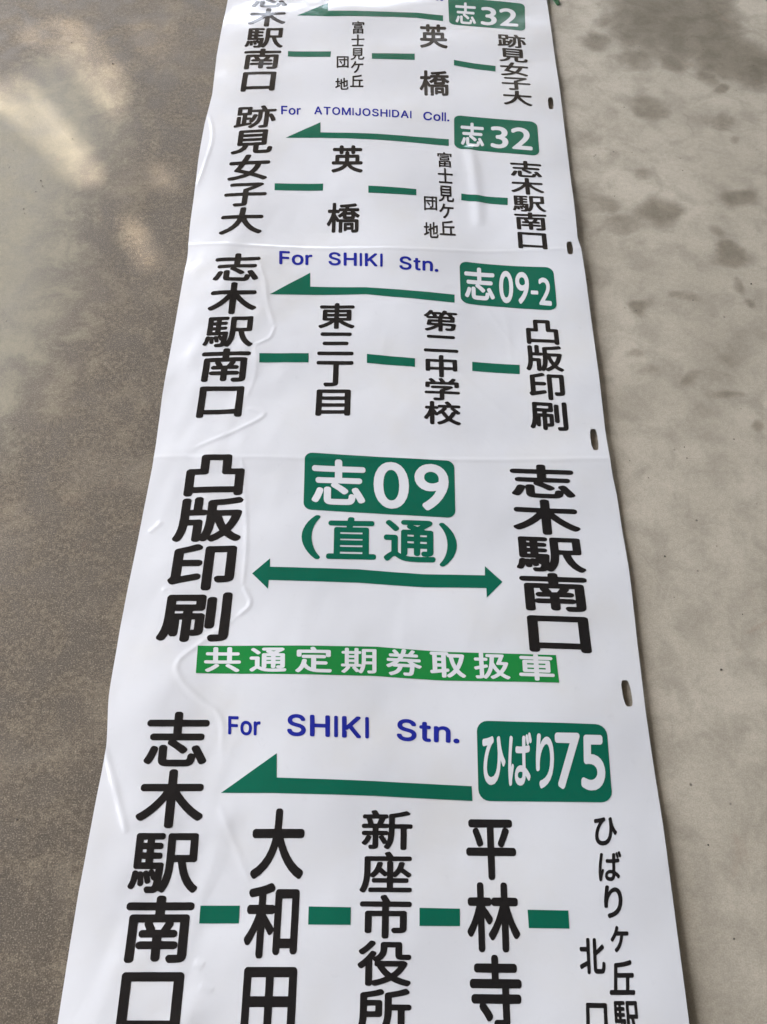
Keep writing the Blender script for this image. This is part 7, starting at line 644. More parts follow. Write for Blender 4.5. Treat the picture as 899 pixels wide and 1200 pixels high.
    (12402, 2): [[378, -70, 343, -66, 280, -45, 218, -7, 170, 49, 142, 114, 129, 209, 138, 299, 158, 378, 194, 465, 232, 533, 279, 598, 144, 581, 119, 585, 100, 598, 90, 618, 86, 663, 90, 683, 104, 699, 124, 709, 208, 715, 323, 729, 458, 755, 473, 754, 488, 748, 507, 727, 520, 688, 519, 673, 513, 658, 498, 640, 459, 623, 428, 595, 382, 543, 338, 479, 299, 403, 268, 309, 258, 219, 265, 164, 283, 121, 308, 93, 343, 72, 383, 60, 428, 56, 523, 75, 590, 124, 641, 209, 668, 324, 673, 468, 653, 638, 637, 693, 637, 712, 647, 732, 662, 744, 712, 758, 737, 754, 752, 742, 762, 724, 789, 613, 817, 538, 852, 470, 898, 403, 957, 339, 964, 319, 960, 294, 921, 244, 901, 234, 881, 234, 866, 241, 852, 255, 787, 342, 764, 189, 725, 89, 662, 9, 643, -5, 552, -55, 433, -74]],
    (12400, 2): [[131, -66, 115, -55, 105, -40, 81, 80, 70, 205, 72, 346, 88, 507, 121, 741, 127, 757, 136, 768, 152, 778, 167, 781, 204, 777, 219, 772, 240, 752, 245, 731, 225, 627, 203, 486, 188, 346, 187, 247, 188, 243, 209, 285, 224, 296, 240, 299, 260, 294, 276, 282, 286, 268, 289, 247, 227, 54, 219, 18, 219, -24, 213, -40, 198, -58, 183, -65, 146, -69], [500, -61, 443, -48, 427, -41, 391, -21, 357, 13, 338, 49, 334, 65, 329, 101, 335, 143, 354, 184, 365, 199, 391, 225, 438, 252, 495, 269, 558, 274, 625, 271, 618, 476, 615, 479, 459, 479, 386, 484, 366, 497, 356, 512, 353, 528, 354, 564, 360, 577, 370, 588, 396, 599, 516, 594, 615, 595, 616, 736, 621, 757, 636, 773, 651, 781, 708, 780, 730, 767, 738, 757, 743, 741, 739, 663, 740, 603, 870, 618, 885, 613, 896, 605, 904, 595, 911, 575, 911, 543, 907, 528, 901, 517, 885, 504, 859, 497, 745, 485, 738, 481, 749, 236, 844, 183, 911, 132, 934, 106, 939, 91, 938, 75, 909, 28, 891, 19, 870, 16, 849, 25, 755, 99, 751, 96, 747, 70, 734, 28, 709, -8, 672, -38, 615, -59, 558, -65], [525, 54, 578, 57, 599, 64, 613, 75, 623, 91, 629, 111, 631, 143, 628, 158, 568, 168, 521, 166, 490, 159, 469, 149, 456, 137, 448, 126, 445, 111, 446, 96, 455, 80, 485, 62], [823, 621, 803, 632, 792, 648, 750, 757, 750, 772, 758, 788, 776, 803, 792, 808, 813, 806, 836, 788, 863, 731, 885, 674, 882, 653, 867, 632, 844, 619], [932, 653, 911, 660, 896, 674, 851, 783, 850, 798, 855, 814, 870, 830, 885, 838, 911, 837, 933, 825, 952, 788, 985, 710, 985, 689, 974, 669, 953, 655]],
    (12426, 2): [[372, -70, 344, -55, 318, -15, 313, 10, 320, 30, 332, 43, 347, 52, 423, 68, 510, 100, 582, 146, 636, 206, 672, 291, 685, 396, 681, 466, 666, 531, 648, 576, 622, 611, 588, 634, 553, 640, 498, 627, 448, 593, 403, 544, 364, 481, 337, 416, 323, 351, 320, 311, 322, 246, 315, 226, 298, 211, 277, 203, 237, 202, 212, 213, 202, 226, 196, 241, 190, 296, 187, 386, 193, 496, 225, 777, 232, 792, 242, 804, 267, 815, 322, 813, 342, 801, 355, 782, 357, 762, 334, 642, 337, 636, 380, 682, 428, 719, 498, 752, 558, 762, 578, 761, 633, 751, 688, 721, 706, 707, 753, 652, 785, 586, 810, 491, 817, 396, 803, 271, 764, 166, 753, 146, 689, 65, 598, 0, 493, -45, 393, -70]],
    (55, 2): [[160, -22, 94, 9, 83, 26, 82, 51, 311, 566, 75, 568, 57, 571, 39, 583, 29, 605, 28, 660, 32, 677, 50, 697, 71, 703, 454, 703, 471, 699, 488, 688, 497, 673, 499, 656, 494, 639, 210, 5, 190, -17, 177, -22]],
    (53, 2): [[200, -29, 157, -26, 123, -18, 72, 0, 46, 13, 35, 26, 29, 43, 29, 94, 33, 111, 51, 132, 72, 138, 157, 110, 200, 105, 234, 110, 264, 122, 285, 137, 302, 156, 315, 182, 318, 209, 312, 243, 297, 268, 264, 296, 221, 311, 170, 315, 115, 310, 98, 319, 85, 334, 80, 354, 81, 668, 86, 681, 97, 694, 119, 703, 391, 702, 412, 690, 424, 668, 425, 613, 417, 592, 403, 579, 383, 573, 213, 572, 211, 447, 213, 443, 268, 439, 333, 417, 384, 383, 420, 341, 428, 328, 452, 268, 459, 209, 451, 145, 424, 81, 390, 39, 345, 5, 281, -22]],
    (12534, 2): [[361, -99, 316, -72, 303, -61, 294, -41, 295, -19, 310, 3, 357, 35, 397, 70, 432, 110, 464, 159, 495, 226, 515, 297, 523, 355, 521, 357, 352, 356, 314, 301, 264, 239, 227, 201, 209, 191, 196, 189, 178, 192, 138, 214, 124, 230, 118, 248, 121, 270, 127, 284, 195, 355, 236, 410, 266, 457, 293, 519, 314, 595, 325, 616, 343, 629, 365, 632, 418, 620, 438, 604, 446, 586, 446, 568, 414, 479, 827, 480, 845, 477, 863, 467, 872, 456, 878, 439, 879, 399, 870, 377, 854, 362, 827, 356, 654, 357, 651, 355, 640, 270, 614, 177, 570, 80, 521, 10, 461, -50, 396, -95, 378, -101]],
    (19992, 2): [[59, -49, 37, -33, 25, -11, 25, 31, 38, 58, 49, 66, 65, 71, 183, 74, 184, 700, 187, 721, 197, 737, 213, 749, 229, 754, 415, 769, 521, 782, 622, 798, 702, 814, 765, 832, 787, 831, 805, 822, 832, 785, 840, 759, 832, 732, 808, 714, 760, 700, 681, 683, 580, 666, 479, 654, 314, 640, 310, 636, 310, 509, 314, 502, 877, 502, 893, 499, 904, 493, 915, 482, 923, 466, 926, 429, 921, 408, 904, 388, 882, 380, 760, 379, 757, 376, 757, 79, 760, 72, 925, 72, 951, 66, 967, 50, 976, 26, 975, -11, 963, -33, 946, -47, 925, -52, 75, -52], [311, 74, 630, 74, 631, 376, 627, 379, 314, 379, 310, 376]],
    (21271, 2): [[328, -92, 306, -74, 297, -52, 295, 116, 86, 30, 69, 31, 50, 42, 36, 57, 23, 86, 18, 102, 21, 124, 31, 140, 46, 152, 291, 245, 297, 251, 295, 485, 91, 486, 75, 489, 57, 498, 44, 515, 39, 531, 39, 564, 42, 581, 48, 592, 59, 603, 75, 610, 295, 611, 297, 795, 301, 817, 311, 833, 328, 844, 372, 847, 394, 842, 407, 834, 418, 817, 423, 795, 423, -46, 416, -70, 394, -90, 372, -96, 344, -96], [652, -80, 608, -70, 574, -46, 554, -13, 542, 36, 540, 795, 543, 812, 552, 828, 564, 838, 586, 846, 625, 845, 641, 840, 656, 828, 667, 806, 669, 535, 762, 597, 861, 675, 878, 683, 900, 683, 917, 674, 951, 636, 960, 614, 955, 585, 938, 565, 823, 487, 668, 394, 668, 80, 671, 47, 680, 42, 696, 41, 839, 41, 850, 43, 862, 64, 869, 97, 877, 196, 889, 217, 905, 228, 933, 231, 971, 216, 989, 201, 997, 179, 994, 108, 983, 36, 966, -13, 948, -41, 933, -56, 900, -74, 850, -82]],
}
PRINT = [
    ('stop_name', 'black', [
        ('e', (24535, 2), ((-0.25341, 0.8287), (-0.18294, 0.83551), (-0.18349, 0.77481), (-0.25387, 0.76751))),
        ('e', (26408, 2), ((-0.25387, 0.76751), (-0.18349, 0.77481), (-0.18404, 0.71411), (-0.25432, 0.70633))),
        ('e', (39365, 2), ((-0.25432, 0.70633), (-0.18404, 0.71411), (-0.18459, 0.65341), (-0.25477, 0.64515))),
        ('e', (21335, 2), ((-0.25477, 0.64515), (-0.18459, 0.65341), (-0.18514, 0.5927), (-0.25522, 0.58397))),
        ('e', (21475, 2), ((-0.25522, 0.58397), (-0.18514, 0.5927), (-0.18569, 0.532), (-0.25568, 0.52279))),
    ], 'black vertical lettering reading 志木駅南口', None),
    ('stop_name', 'black', [
        ('e', (36321, 2), ((0.19828, 0.69555), (0.25085, 0.68834), (0.25078, 0.64888), (0.19845, 0.65607))),
        ('e', (35211, 2), ((0.19845, 0.65607), (0.25078, 0.64888), (0.25071, 0.60942), (0.19863, 0.61659))),
        ('e', (22899, 2), ((0.19863, 0.61659), (0.25071, 0.60942), (0.25064, 0.56995), (0.1988, 0.57711))),
        ('e', (23376, 2), ((0.1988, 0.57711), (0.25064, 0.56995), (0.25057, 0.53049), (0.19897, 0.53764))),
        ('e', (22823, 2), ((0.19897, 0.53764), (0.25057, 0.53049), (0.2505, 0.49102), (0.19915, 0.49816))),
    ], 'black vertical lettering reading 跡見女子大', None),
    ('stop_name', 'black', [
        ('e', (33521, 2), ((0.05852, 0.73027), (0.11158, 0.72693), (0.11105, 0.65251), (0.05924, 0.65551))),
    ], 'black lettering reading 英', None),
    ('stop_name', 'black', [
        ('e', (27211, 2), ((0.05787, 0.59579), (0.11183, 0.59476), (0.11048, 0.52205), (0.05783, 0.52367))),
    ], 'black lettering reading 橋', None),
    ('stop_name', 'black', [
        ('e', (23500, 1), ((-0.06451, 0.73081), (-0.03908, 0.73226), (-0.03883, 0.69453), (-0.06419, 0.69328))),
        ('e', (22763, 1), ((-0.06419, 0.69328), (-0.03883, 0.69453), (-0.03857, 0.6568), (-0.06386, 0.65575))),
        ('e', (35211, 1), ((-0.06386, 0.65575), (-0.03857, 0.6568), (-0.03832, 0.61907), (-0.06353, 0.61822))),
        ('e', (12465, 1), ((-0.06353, 0.61822), (-0.03832, 0.61907), (-0.03807, 0.58134), (-0.06321, 0.58069))),
        ('e', (19992, 1), ((-0.06321, 0.58069), (-0.03807, 0.58134), (-0.03781, 0.54361), (-0.06288, 0.54316))),
    ], 'small black vertical lettering reading 富士見ケ丘', None),
    ('stop_name', 'black', [
        ('e', (22243, 1), ((-0.08956, 0.63255), (-0.06526, 0.6323), (-0.06423, 0.59641), (-0.08822, 0.59616))),
    ], 'small black lettering reading 団', None),
    ('stop_name', 'black', [
        ('e', (22320, 1), ((-0.0888, 0.5709), (-0.06501, 0.57131), (-0.06404, 0.53746), (-0.08759, 0.53722))),
    ], 'small black lettering reading 地', None),
    ('dash_mark', 'green', [
        ('p', ((-0.1755, 0.6455), (-0.09852, 0.64403), (-0.09895, 0.62824), (-0.17479, 0.62981))),
    ], None, None),
    ('dash_mark', 'green', [
        ('p', ((-0.02562, 0.63917), (0.0507, 0.63948), (0.05056, 0.62208), (-0.02536, 0.62293))),
    ], None, None),
    ('dash_mark', 'green', [
        ('p', ((0.1201, 0.62252), (0.15591, 0.61235), (0.19255, 0.60412), (0.19173, 0.58867), (0.15531, 0.59718), (0.11969, 0.60784))),
    ], None, None),
    ('direction_arrow', 'green', [
        ('p', ((-0.16481, 0.74797), (-0.10969, 0.78565), (-0.10861, 0.7605), (0.01062, 0.76285), (0.05487, 0.76192), (0.10407, 0.75311), (0.10369, 0.73647), (0.05475, 0.74679), (0.01069, 0.7479), (-0.10855, 0.74351))),
    ], None, None),
    ('route_badge', 'green', [
        ('p', ((0.11444, 0.79719), (0.11491, 0.80021), (0.11631, 0.80278), (0.11849, 0.80466), (0.12124, 0.80567), (0.12429, 0.8057), (0.24666, 0.78723), (0.24969, 0.78625), (0.25236, 0.78434), (0.25441, 0.78168), (0.25563, 0.77853), (0.25592, 0.7752), (0.25216, 0.71167), (0.2515, 0.70851), (0.24998, 0.70582), (0.24773, 0.70389), (0.24499, 0.70289), (0.24202, 0.70293), (0.12422, 0.72509), (0.12128, 0.72613), (0.11862, 0.72805), (0.11651, 0.73066), (0.11514, 0.7337), (0.11466, 0.73688))),
    ], None, ('white', [
        ('i', (24535, 1), ((0.12735, 0.7921), (0.16543, 0.78718), (0.16355, 0.72227), (0.12647, 0.72913)), -0.0374, 0.9283, -0.085, 0.859),
        ('i', (51, 1), ((0.17419, 0.77689), (0.24201, 0.769), (0.23957, 0.71309), (0.17222, 0.72188)), -0.0494, 0.9112, -0.0239, 0.7059),
        ('i', (50, 1), ((0.17419, 0.77689), (0.24201, 0.769), (0.23957, 0.71309), (0.17222, 0.72188)), 0.4312, 0.9112, -0.0239, 0.7059),
    ], 'white lettering reading 志32')),
    ('english_word', 'blue', [
        ('i', (70, 3), ((-0.17451, 0.8464), (-0.14194, 0.84454), (-0.14072, 0.81954), (-0.1731, 0.82228)), -0.0557, 1.4554, -0.0361, 0.7178),
        ('i', (111, 3), ((-0.17451, 0.8464), (-0.14194, 0.84454), (-0.14072, 0.81954), (-0.1731, 0.82228)), 0.5258, 1.4554, -0.0361, 0.7178),
        ('i', (114, 3), ((-0.17451, 0.8464), (-0.14194, 0.84454), (-0.14072, 0.81954), (-0.1731, 0.82228)), 1.0986, 1.4554, -0.0361, 0.7178),
    ], 'blue lettering reading For', None),
    ('english_word', 'blue', [
        ('i', (83, 3), ((-0.08679, 0.8413), (-0.00591, 0.84215), (-0.00565, 0.81413), (-0.08593, 0.81611)), -0.0293, 2.4066, -0.0374, 0.7266),
        ('i', (72, 3), ((-0.08679, 0.8413), (-0.00591, 0.84215), (-0.00565, 0.81413), (-0.08593, 0.81611)), 0.6153, 2.4066, -0.0374, 0.7266),
        ('i', (73, 3), ((-0.08679, 0.8413), (-0.00591, 0.84215), (-0.00565, 0.81413), (-0.08593, 0.81611)), 1.3586, 2.4066, -0.0374, 0.7266),
        ('i', (75, 3), ((-0.08679, 0.8413), (-0.00591, 0.84215), (-0.00565, 0.81413), (-0.08593, 0.81611)), 1.5589, 2.4066, -0.0374, 0.7266),
        ('i', (73, 3), ((-0.08679, 0.8413), (-0.00591, 0.84215), (-0.00565, 0.81413), (-0.08593, 0.81611)), 2.2706, 2.4066, -0.0374, 0.7266),
    ], 'blue lettering reading SHIKI', None),
    ('english_word', 'blue', [
        ('i', (83, 3), ((0.04269, 0.83981), (0.10606, 0.82426), (0.10535, 0.79553), (0.0425, 0.80911)), -0.0293, 1.7411, -0.0374, 0.7266),
        ('i', (116, 3), ((0.04269, 0.83981), (0.10606, 0.82426), (0.10535, 0.79553), (0.0425, 0.80911)), 0.6425, 1.7411, -0.0374, 0.7266),
        ('i', (110, 3), ((0.04269, 0.83981), (0.10606, 0.82426), (0.10535, 0.79553), (0.0425, 0.80911)), 0.9829, 1.7411, -0.0374, 0.7266),
        ('i', (46, 3), ((0.04269, 0.83981), (0.10606, 0.82426), (0.10535, 0.79553), (0.0425, 0.80911)), 1.5464, 1.7411, -0.0374, 0.7266),
    ], 'blue lettering reading Stn.', None),
    ('stop_name', 'black', [
        ('e', (36321, 2), ((-0.25356, 0.48925), (-0.18273, 0.49745), (-0.18321, 0.43647), (-0.25364, 0.42815))),
        ('e', (35211, 2), ((-0.25364, 0.42815), (-0.18321, 0.43647), (-0.18368, 0.37549), (-0.25372, 0.36705))),
        ('e', (22899, 2), ((-0.25372, 0.36705), (-0.18368, 0.37549), (-0.18415, 0.31451), (-0.2538, 0.30595))),
        ('e', (23376, 2), ((-0.2538, 0.30595), (-0.18415, 0.31451), (-0.18463, 0.25353), (-0.25388, 0.24486))),
        ('e', (22823, 2), ((-0.25388, 0.24486), (-0.18463, 0.25353), (-0.1851, 0.19256), (-0.25396, 0.18376))),
    ], 'black vertical lettering reading 跡見女子大', None),
    ('stop_name', 'black', [
        ('e', (24535, 2), ((0.2004, 0.36088), (0.25344, 0.35435), (0.25289, 0.31485), (0.20009, 0.32179))),
        ('e', (26408, 2), ((0.20009, 0.32179), (0.25289, 0.31485), (0.25235, 0.27536), (0.19978, 0.2827))),
        ('e', (39365, 2), ((0.19978, 0.2827), (0.25235, 0.27536), (0.2518, 0.23586), (0.19946, 0.24361))),
        ('e', (21335, 2), ((0.19946, 0.24361), (0.2518, 0.23586), (0.25126, 0.19637), (0.19915, 0.20451))),
        ('e', (21475, 2), ((0.19915, 0.20451), (0.25126, 0.19637), (0.25071, 0.15687), (0.19884, 0.16542))),
    ], 'black vertical lettering reading 志木駅南口', None),
    ('stop_name', 'black', [
        ('e', (33521, 2), ((-0.08798, 0.39513), (-0.03471, 0.39511), (-0.03403, 0.32865), (-0.08763, 0.33063))),
    ], 'black lettering reading 英', None),
    ('stop_name', 'black', [
        ('e', (27211, 2), ((-0.08983, 0.266), (-0.03744, 0.26514), (-0.03656, 0.19745), (-0.08903, 0.19879))),
    ], 'black lettering reading 橋', None),
    ('stop_name', 'black', [
        ('e', (23500, 1), ((0.08364, 0.38291), (0.11012, 0.38133), (0.11027, 0.3432), (0.08387, 0.34459))),
        ('e', (22763, 1), ((0.08387, 0.34459), (0.11027, 0.3432), (0.11043, 0.30506), (0.0841, 0.30627))),
        ('e', (35211, 1), ((0.0841, 0.30627), (0.11043, 0.30506), (0.11059, 0.26692), (0.08434, 0.26795))),
        ('e', (12465, 1), ((0.08434, 0.26795), (0.11059, 0.26692), (0.11074, 0.22878), (0.08457, 0.22963))),
        ('e', (19992, 1), ((0.08457, 0.22963), (0.11074, 0.22878), (0.1109, 0.19065), (0.0848, 0.19131))),
    ], 'small black vertical lettering reading 富士見ケ丘', None),
    ('stop_name', 'black', [
        ('e', (22243, 1), ((0.06066, 0.28166), (0.08429, 0.28177), (0.08425, 0.24787), (0.06092, 0.24818))),
    ], 'small black lettering reading 団', None),
    ('stop_name', 'black', [
        ('e', (22320, 1), ((0.06049, 0.22313), (0.08428, 0.22323), (0.08399, 0.18506), (0.06057, 0.18502))),
    ], 'small black lettering reading 地', None),
    ('dash_mark', 'green', [
        ('p', ((-0.17523, 0.3068), (-0.0979, 0.30704), (-0.09763, 0.29131), (-0.17435, 0.2909))),
    ], None, None),
    ('dash_mark', 'green', [
        ('p', ((-0.02573, 0.30076), (0.05057, 0.29422), (0.05047, 0.28068), (-0.02545, 0.28505))),
    ], None, None),
    ('dash_mark', 'green', [
        ('p', ((0.12167, 0.28738), (0.15829, 0.28093), (0.19402, 0.27507), (0.19298, 0.25863), (0.15756, 0.26564), (0.12121, 0.27293))),
    ], None, None),
    ('direction_arrow', 'green', [
        ('p', ((-0.1643, 0.4114), (-0.10849, 0.45005), (-0.10735, 0.42485), (-0.01618, 0.42264), (0.04463, 0.41824), (0.10532, 0.41348), (0.10485, 0.39684), (0.04453, 0.40366), (-0.01598, 0.40841), (-0.10765, 0.41193))),
    ], None, None),
    ('route_badge', 'green', [
        ('p', ((0.11531, 0.46196), (0.11597, 0.46558), (0.11773, 0.46867), (0.12041, 0.47094), (0.12375, 0.47215), (0.12743, 0.47219), (0.24175, 0.45507), (0.24539, 0.45391), (0.24864, 0.45165), (0.25118, 0.44851), (0.25275, 0.44479), (0.2532, 0.44086), (0.25118, 0.38017), (0.25047, 0.37643), (0.24869, 0.37325), (0.24599, 0.37095), (0.24265, 0.36975), (0.23899, 0.36977), (0.12557, 0.38939), (0.12195, 0.39061), (0.1187, 0.39288), (0.11615, 0.39599), (0.11455, 0.39962), (0.11406, 0.40342))),
    ], None, ('white', [
        ('i', (24535, 2), ((0.12625, 0.45669), (0.16462, 0.45213), (0.16273, 0.39231), (0.12494, 0.39749)), -0.0323, 0.9385, -0.091, 0.865),
        ('i', (51, 1), ((0.17529, 0.44599), (0.24306, 0.43737), (0.24069, 0.38027), (0.1734, 0.39126)), -0.0494, 0.9112, -0.0239, 0.7059),
        ('i', (50, 1), ((0.17529, 0.44599), (0.24306, 0.43737), (0.24069, 0.38027), (0.1734, 0.39126)), 0.4312, 0.9112, -0.0239, 0.7059),
    ], 'white lettering reading 志32')),
    ('english_word', 'blue', [
        ('i', (70, 3), ((-0.17752, 0.49431), (-0.14388, 0.49428), (-0.14242, 0.47), (-0.17584, 0.47052)), -0.0557, 1.4554, -0.0361, 0.7178),
        ('i', (111, 3), ((-0.17752, 0.49431), (-0.14388, 0.49428), (-0.14242, 0.47), (-0.17584, 0.47052)), 0.5258, 1.4554, -0.0361, 0.7178),
        ('i', (114, 3), ((-0.17752, 0.49431), (-0.14388, 0.49428), (-0.14242, 0.47), (-0.17584, 0.47052)), 1.0986, 1.4554, -0.0361, 0.7178),
    ], 'blue lettering reading For', None),
    ('english_word', 'blue', [
        ('i', (65, 3), ((-0.12106, 0.49389), (0.04404, 0.48298), (0.04391, 0.46262), (-0.11986, 0.47111)), -0.0064, 7.9071, -0.0374, 0.7266),
        ('i', (84, 3), ((-0.12106, 0.49389), (0.04404, 0.48298), (0.04391, 0.46262), (-0.11986, 0.47111)), 0.7425, 7.9071, -0.0374, 0.7266),
        ('i', (79, 3), ((-0.12106, 0.49389), (0.04404, 0.48298), (0.04391, 0.46262), (-0.11986, 0.47111)), 1.4251, 7.9071, -0.0374, 0.7266),
        ('i', (77, 3), ((-0.12106, 0.49389), (0.04404, 0.48298), (0.04391, 0.46262), (-0.11986, 0.47111)), 2.185, 7.9071, -0.0374, 0.7266),
        ('i', (73, 3), ((-0.12106, 0.49389), (0.04404, 0.48298), (0.04391, 0.46262), (-0.11986, 0.47111)), 3.0792, 7.9071, -0.0374, 0.7266),
        ('i', (74, 3), ((-0.12106, 0.49389), (0.04404, 0.48298), (0.04391, 0.46262), (-0.11986, 0.47111)), 3.3148, 7.9071, -0.0374, 0.7266),
        ('i', (79, 3), ((-0.12106, 0.49389), (0.04404, 0.48298), (0.04391, 0.46262), (-0.11986, 0.47111)), 3.8881, 7.9071, -0.0374, 0.7266),
        ('i', (83, 3), ((-0.12106, 0.49389), (0.04404, 0.48298), (0.04391, 0.46262), (-0.11986, 0.47111)), 4.6743, 7.9071, -0.0374, 0.7266),
        ('i', (72, 3), ((-0.12106, 0.49389), (0.04404, 0.48298), (0.04391, 0.46262), (-0.11986, 0.47111)), 5.319, 7.9071, -0.0374, 0.7266),
        ('i', (73, 3), ((-0.12106, 0.49389), (0.04404, 0.48298), (0.04391, 0.46262), (-0.11986, 0.47111)), 6.0623, 7.9071, -0.0374, 0.7266),
        ('i', (68, 3), ((-0.12106, 0.49389), (0.04404, 0.48298), (0.04391, 0.46262), (-0.11986, 0.47111)), 6.2626, 7.9071, -0.0374, 0.7266),
        ('i', (65, 3), ((-0.12106, 0.49389), (0.04404, 0.48298), (0.04391, 0.46262), (-0.11986, 0.47111)), 7.0289, 7.9071, -0.0374, 0.7266),
        ('i', (73, 3), ((-0.12106, 0.49389), (0.04404, 0.48298), (0.04391, 0.46262), (-0.11986, 0.47111)), 7.7711, 7.9071, -0.0374, 0.7266),
    ], 'blue lettering reading ATOMIJOSHIDAI', None),
    ('english_word', 'blue', [
        ('i', (67, 3), ((0.06382, 0.48205), (0.10823, 0.47969), (0.10762, 0.45698), (0.06352, 0.45899)), -0.0299, 1.8506, -0.0361, 0.746),
        ('i', (111, 3), ((0.06382, 0.48205), (0.10823, 0.47969), (0.10762, 0.45698), (0.06352, 0.45899)), 0.6867, 1.8506, -0.0361, 0.746),
        ('i', (108, 3), ((0.06382, 0.48205), (0.10823, 0.47969), (0.10762, 0.45698), (0.06352, 0.45899)), 1.281, 1.8506, -0.0361, 0.746),
        ('i', (108, 3), ((0.06382, 0.48205), (0.10823, 0.47969), (0.10762, 0.45698), (0.06352, 0.45899)), 1.468, 1.8506, -0.0361, 0.746),
        ('i', (46, 3), ((0.06382, 0.48205), (0.10823, 0.47969), (0.10762, 0.45698), (0.06352, 0.45899)), 1.6558, 1.8506, -0.0361, 0.746),
    ], 'blue lettering reading Coll.', None),
    ('stop_name', 'black', [
        ('e', (24535, 2), ((-0.25239, 0.14563), (-0.18172, 0.15207), (-0.18162, 0.09255), (-0.25291, 0.08666))),
        ('e', (26408, 2), ((-0.25291, 0.08666), (-0.18162, 0.09255), (-0.18152, 0.03302), (-0.25342, 0.0277))),
        ('e', (39365, 2), ((-0.25342, 0.0277), (-0.18152, 0.03302), (-0.18143, -0.02651), (-0.25393, -0.03127))),
        ('e', (21335, 2), ((-0.25393, -0.03127), (-0.18143, -0.02651), (-0.18133, -0.08603), (-0.25444, -0.09023))),
        ('e', (21475, 2), ((-0.25444, -0.09023), (-0.18133, -0.08603), (-0.18124, -0.14556), (-0.25495, -0.14919))),
    ], 'black vertical lettering reading 志木駅南口', None),
    ('stop_name', 'black', [
        ('e', (26481, 2), ((-0.09365, 0.05805), (-0.03906, 0.05794), (-0.03864, 0.0081), (-0.09357, 0.00799))),
        ('e', (19977, 2), ((-0.09357, 0.00799), (-0.03864, 0.0081), (-0.03823, -0.04173), (-0.0935, -0.04208))),
        ('e', (19969, 2), ((-0.0935, -0.04208), (-0.03823, -0.04173), (-0.03781, -0.09156), (-0.09343, -0.09214))),
        ('e', (30446, 2), ((-0.09343, -0.09214), (-0.03781, -0.09156), (-0.03739, -0.1414), (-0.09335, -0.1422))),
    ], 'black vertical lettering reading 東三丁目', None),
    ('stop_name', 'black', [
        ('e', (31532, 2), ((0.0568, 0.04392), (0.10842, 0.04178), (0.10818, 0.00223), (0.05667, 0.00443))),
        ('e', (20108, 2), ((0.05667, 0.00443), (0.10818, 0.00223), (0.10793, -0.03733), (0.05653, -0.03507))),
        ('e', (20013, 2), ((0.05653, -0.03507), (0.10793, -0.03733), (0.10768, -0.07688), (0.0564, -0.07456))),
        ('e', (23398, 2), ((0.0564, -0.07456), (0.10768, -0.07688), (0.10743, -0.11644), (0.05627, -0.11406))),
        ('e', (26657, 2), ((0.05627, -0.11406), (0.10743, -0.11644), (0.10719, -0.15599), (0.05614, -0.15355))),
    ], 'black vertical lettering reading 第二中学校', None),
    ('stop_name', 'black', [
        ('e', (20984, 2), ((0.19999, 0.03177), (0.25279, 0.02629), (0.25227, -0.02173), (0.19934, -0.01652))),
        ('e', (29256, 2), ((0.19934, -0.01652), (0.25227, -0.02173), (0.25175, -0.06976), (0.1987, -0.0648))),
        ('e', (21360, 2), ((0.1987, -0.0648), (0.25175, -0.06976), (0.25123, -0.11779), (0.19805, -0.11309))),
        ('e', (21047, 2), ((0.19805, -0.11309), (0.25123, -0.11779), (0.25071, -0.16581), (0.1974, -0.16137))),
    ], 'black vertical lettering reading 凸版印刷', None),
    ('dash_mark', 'green', [
        ('p', ((-0.17203, -0.03663), (-0.1035, -0.03471), (-0.1027, -0.05056), (-0.17081, -0.05256))),
    ], None, None),
    ('dash_mark', 'green', [
        ('p', ((-0.02171, -0.03476), (0.04562, -0.04254), (0.04552, -0.05699), (-0.02143, -0.05015))),
    ], None, None),
    ('dash_mark', 'green', [
        ('p', ((0.12516, -0.04774), (0.19051, -0.0539), (0.18931, -0.07037), (0.1245, -0.06378))),
    ], None, None),
    ('direction_arrow', 'green', [
        ('p', ((-0.16543, 0.07045), (-0.10844, 0.11436), (-0.10709, 0.08733), (-0.02523, 0.08664), (0.0136, 0.0826), (0.10429, 0.07338), (0.10375, 0.0575), (0.01366, 0.06768), (-0.02497, 0.07331))),
    ], None, None),
    ('route_badge', 'green', [
        ('p', ((0.11364, 0.12976), (0.11428, 0.1334), (0.11601, 0.13653), (0.11868, 0.13885), (0.12202, 0.14014), (0.12571, 0.14027), (0.23965, 0.12597), (0.24332, 0.12493), (0.24662, 0.12285), (0.24922, 0.11992), (0.25086, 0.11643), (0.2514, 0.11273), (0.25061, 0.05367), (0.24998, 0.05011), (0.24824, 0.04702), (0.24557, 0.04472), (0.24223, 0.04343), (0.23854, 0.04326), (0.12458, 0.05608), (0.1209, 0.05708), (0.11761, 0.05915), (0.11501, 0.0621), (0.11336, 0.06564), (0.11283, 0.06941))),
    ], None, ('white', [
        ('i', (24535, 2), ((0.12051, 0.13094), (0.16494, 0.12721), (0.16293, 0.06245), (0.11921, 0.06609)), -0.0323, 0.9385, -0.091, 0.865),
        ('i', (48, 1), ((0.17211, 0.12374), (0.21525, 0.11706), (0.21162, 0.05426), (0.16889, 0.05897)), -0.0151, 0.9985, -0.0232, 0.7055),
        ('i', (57, 1), ((0.17211, 0.12374), (0.21525, 0.11706), (0.21162, 0.05426), (0.16889, 0.05897)), 0.5231, 0.9985, -0.0232, 0.7055),
        ('i', (45, 1), ((0.2157, 0.08149), (0.22614, 0.07991), (0.22583, 0.07259), (0.21539, 0.07407)), -0.025, 0.2721, 0.1605, 0.2818),
        ('i', (50, 1), ((0.22874, 0.10661), (0.24637, 0.10278), (0.24364, 0.05045), (0.22586, 0.05339)), -0.0333, 0.4467, -0.0147, 0.7058),
    ], 'white lettering reading 志09-2')),
    ('english_word', 'blue', [
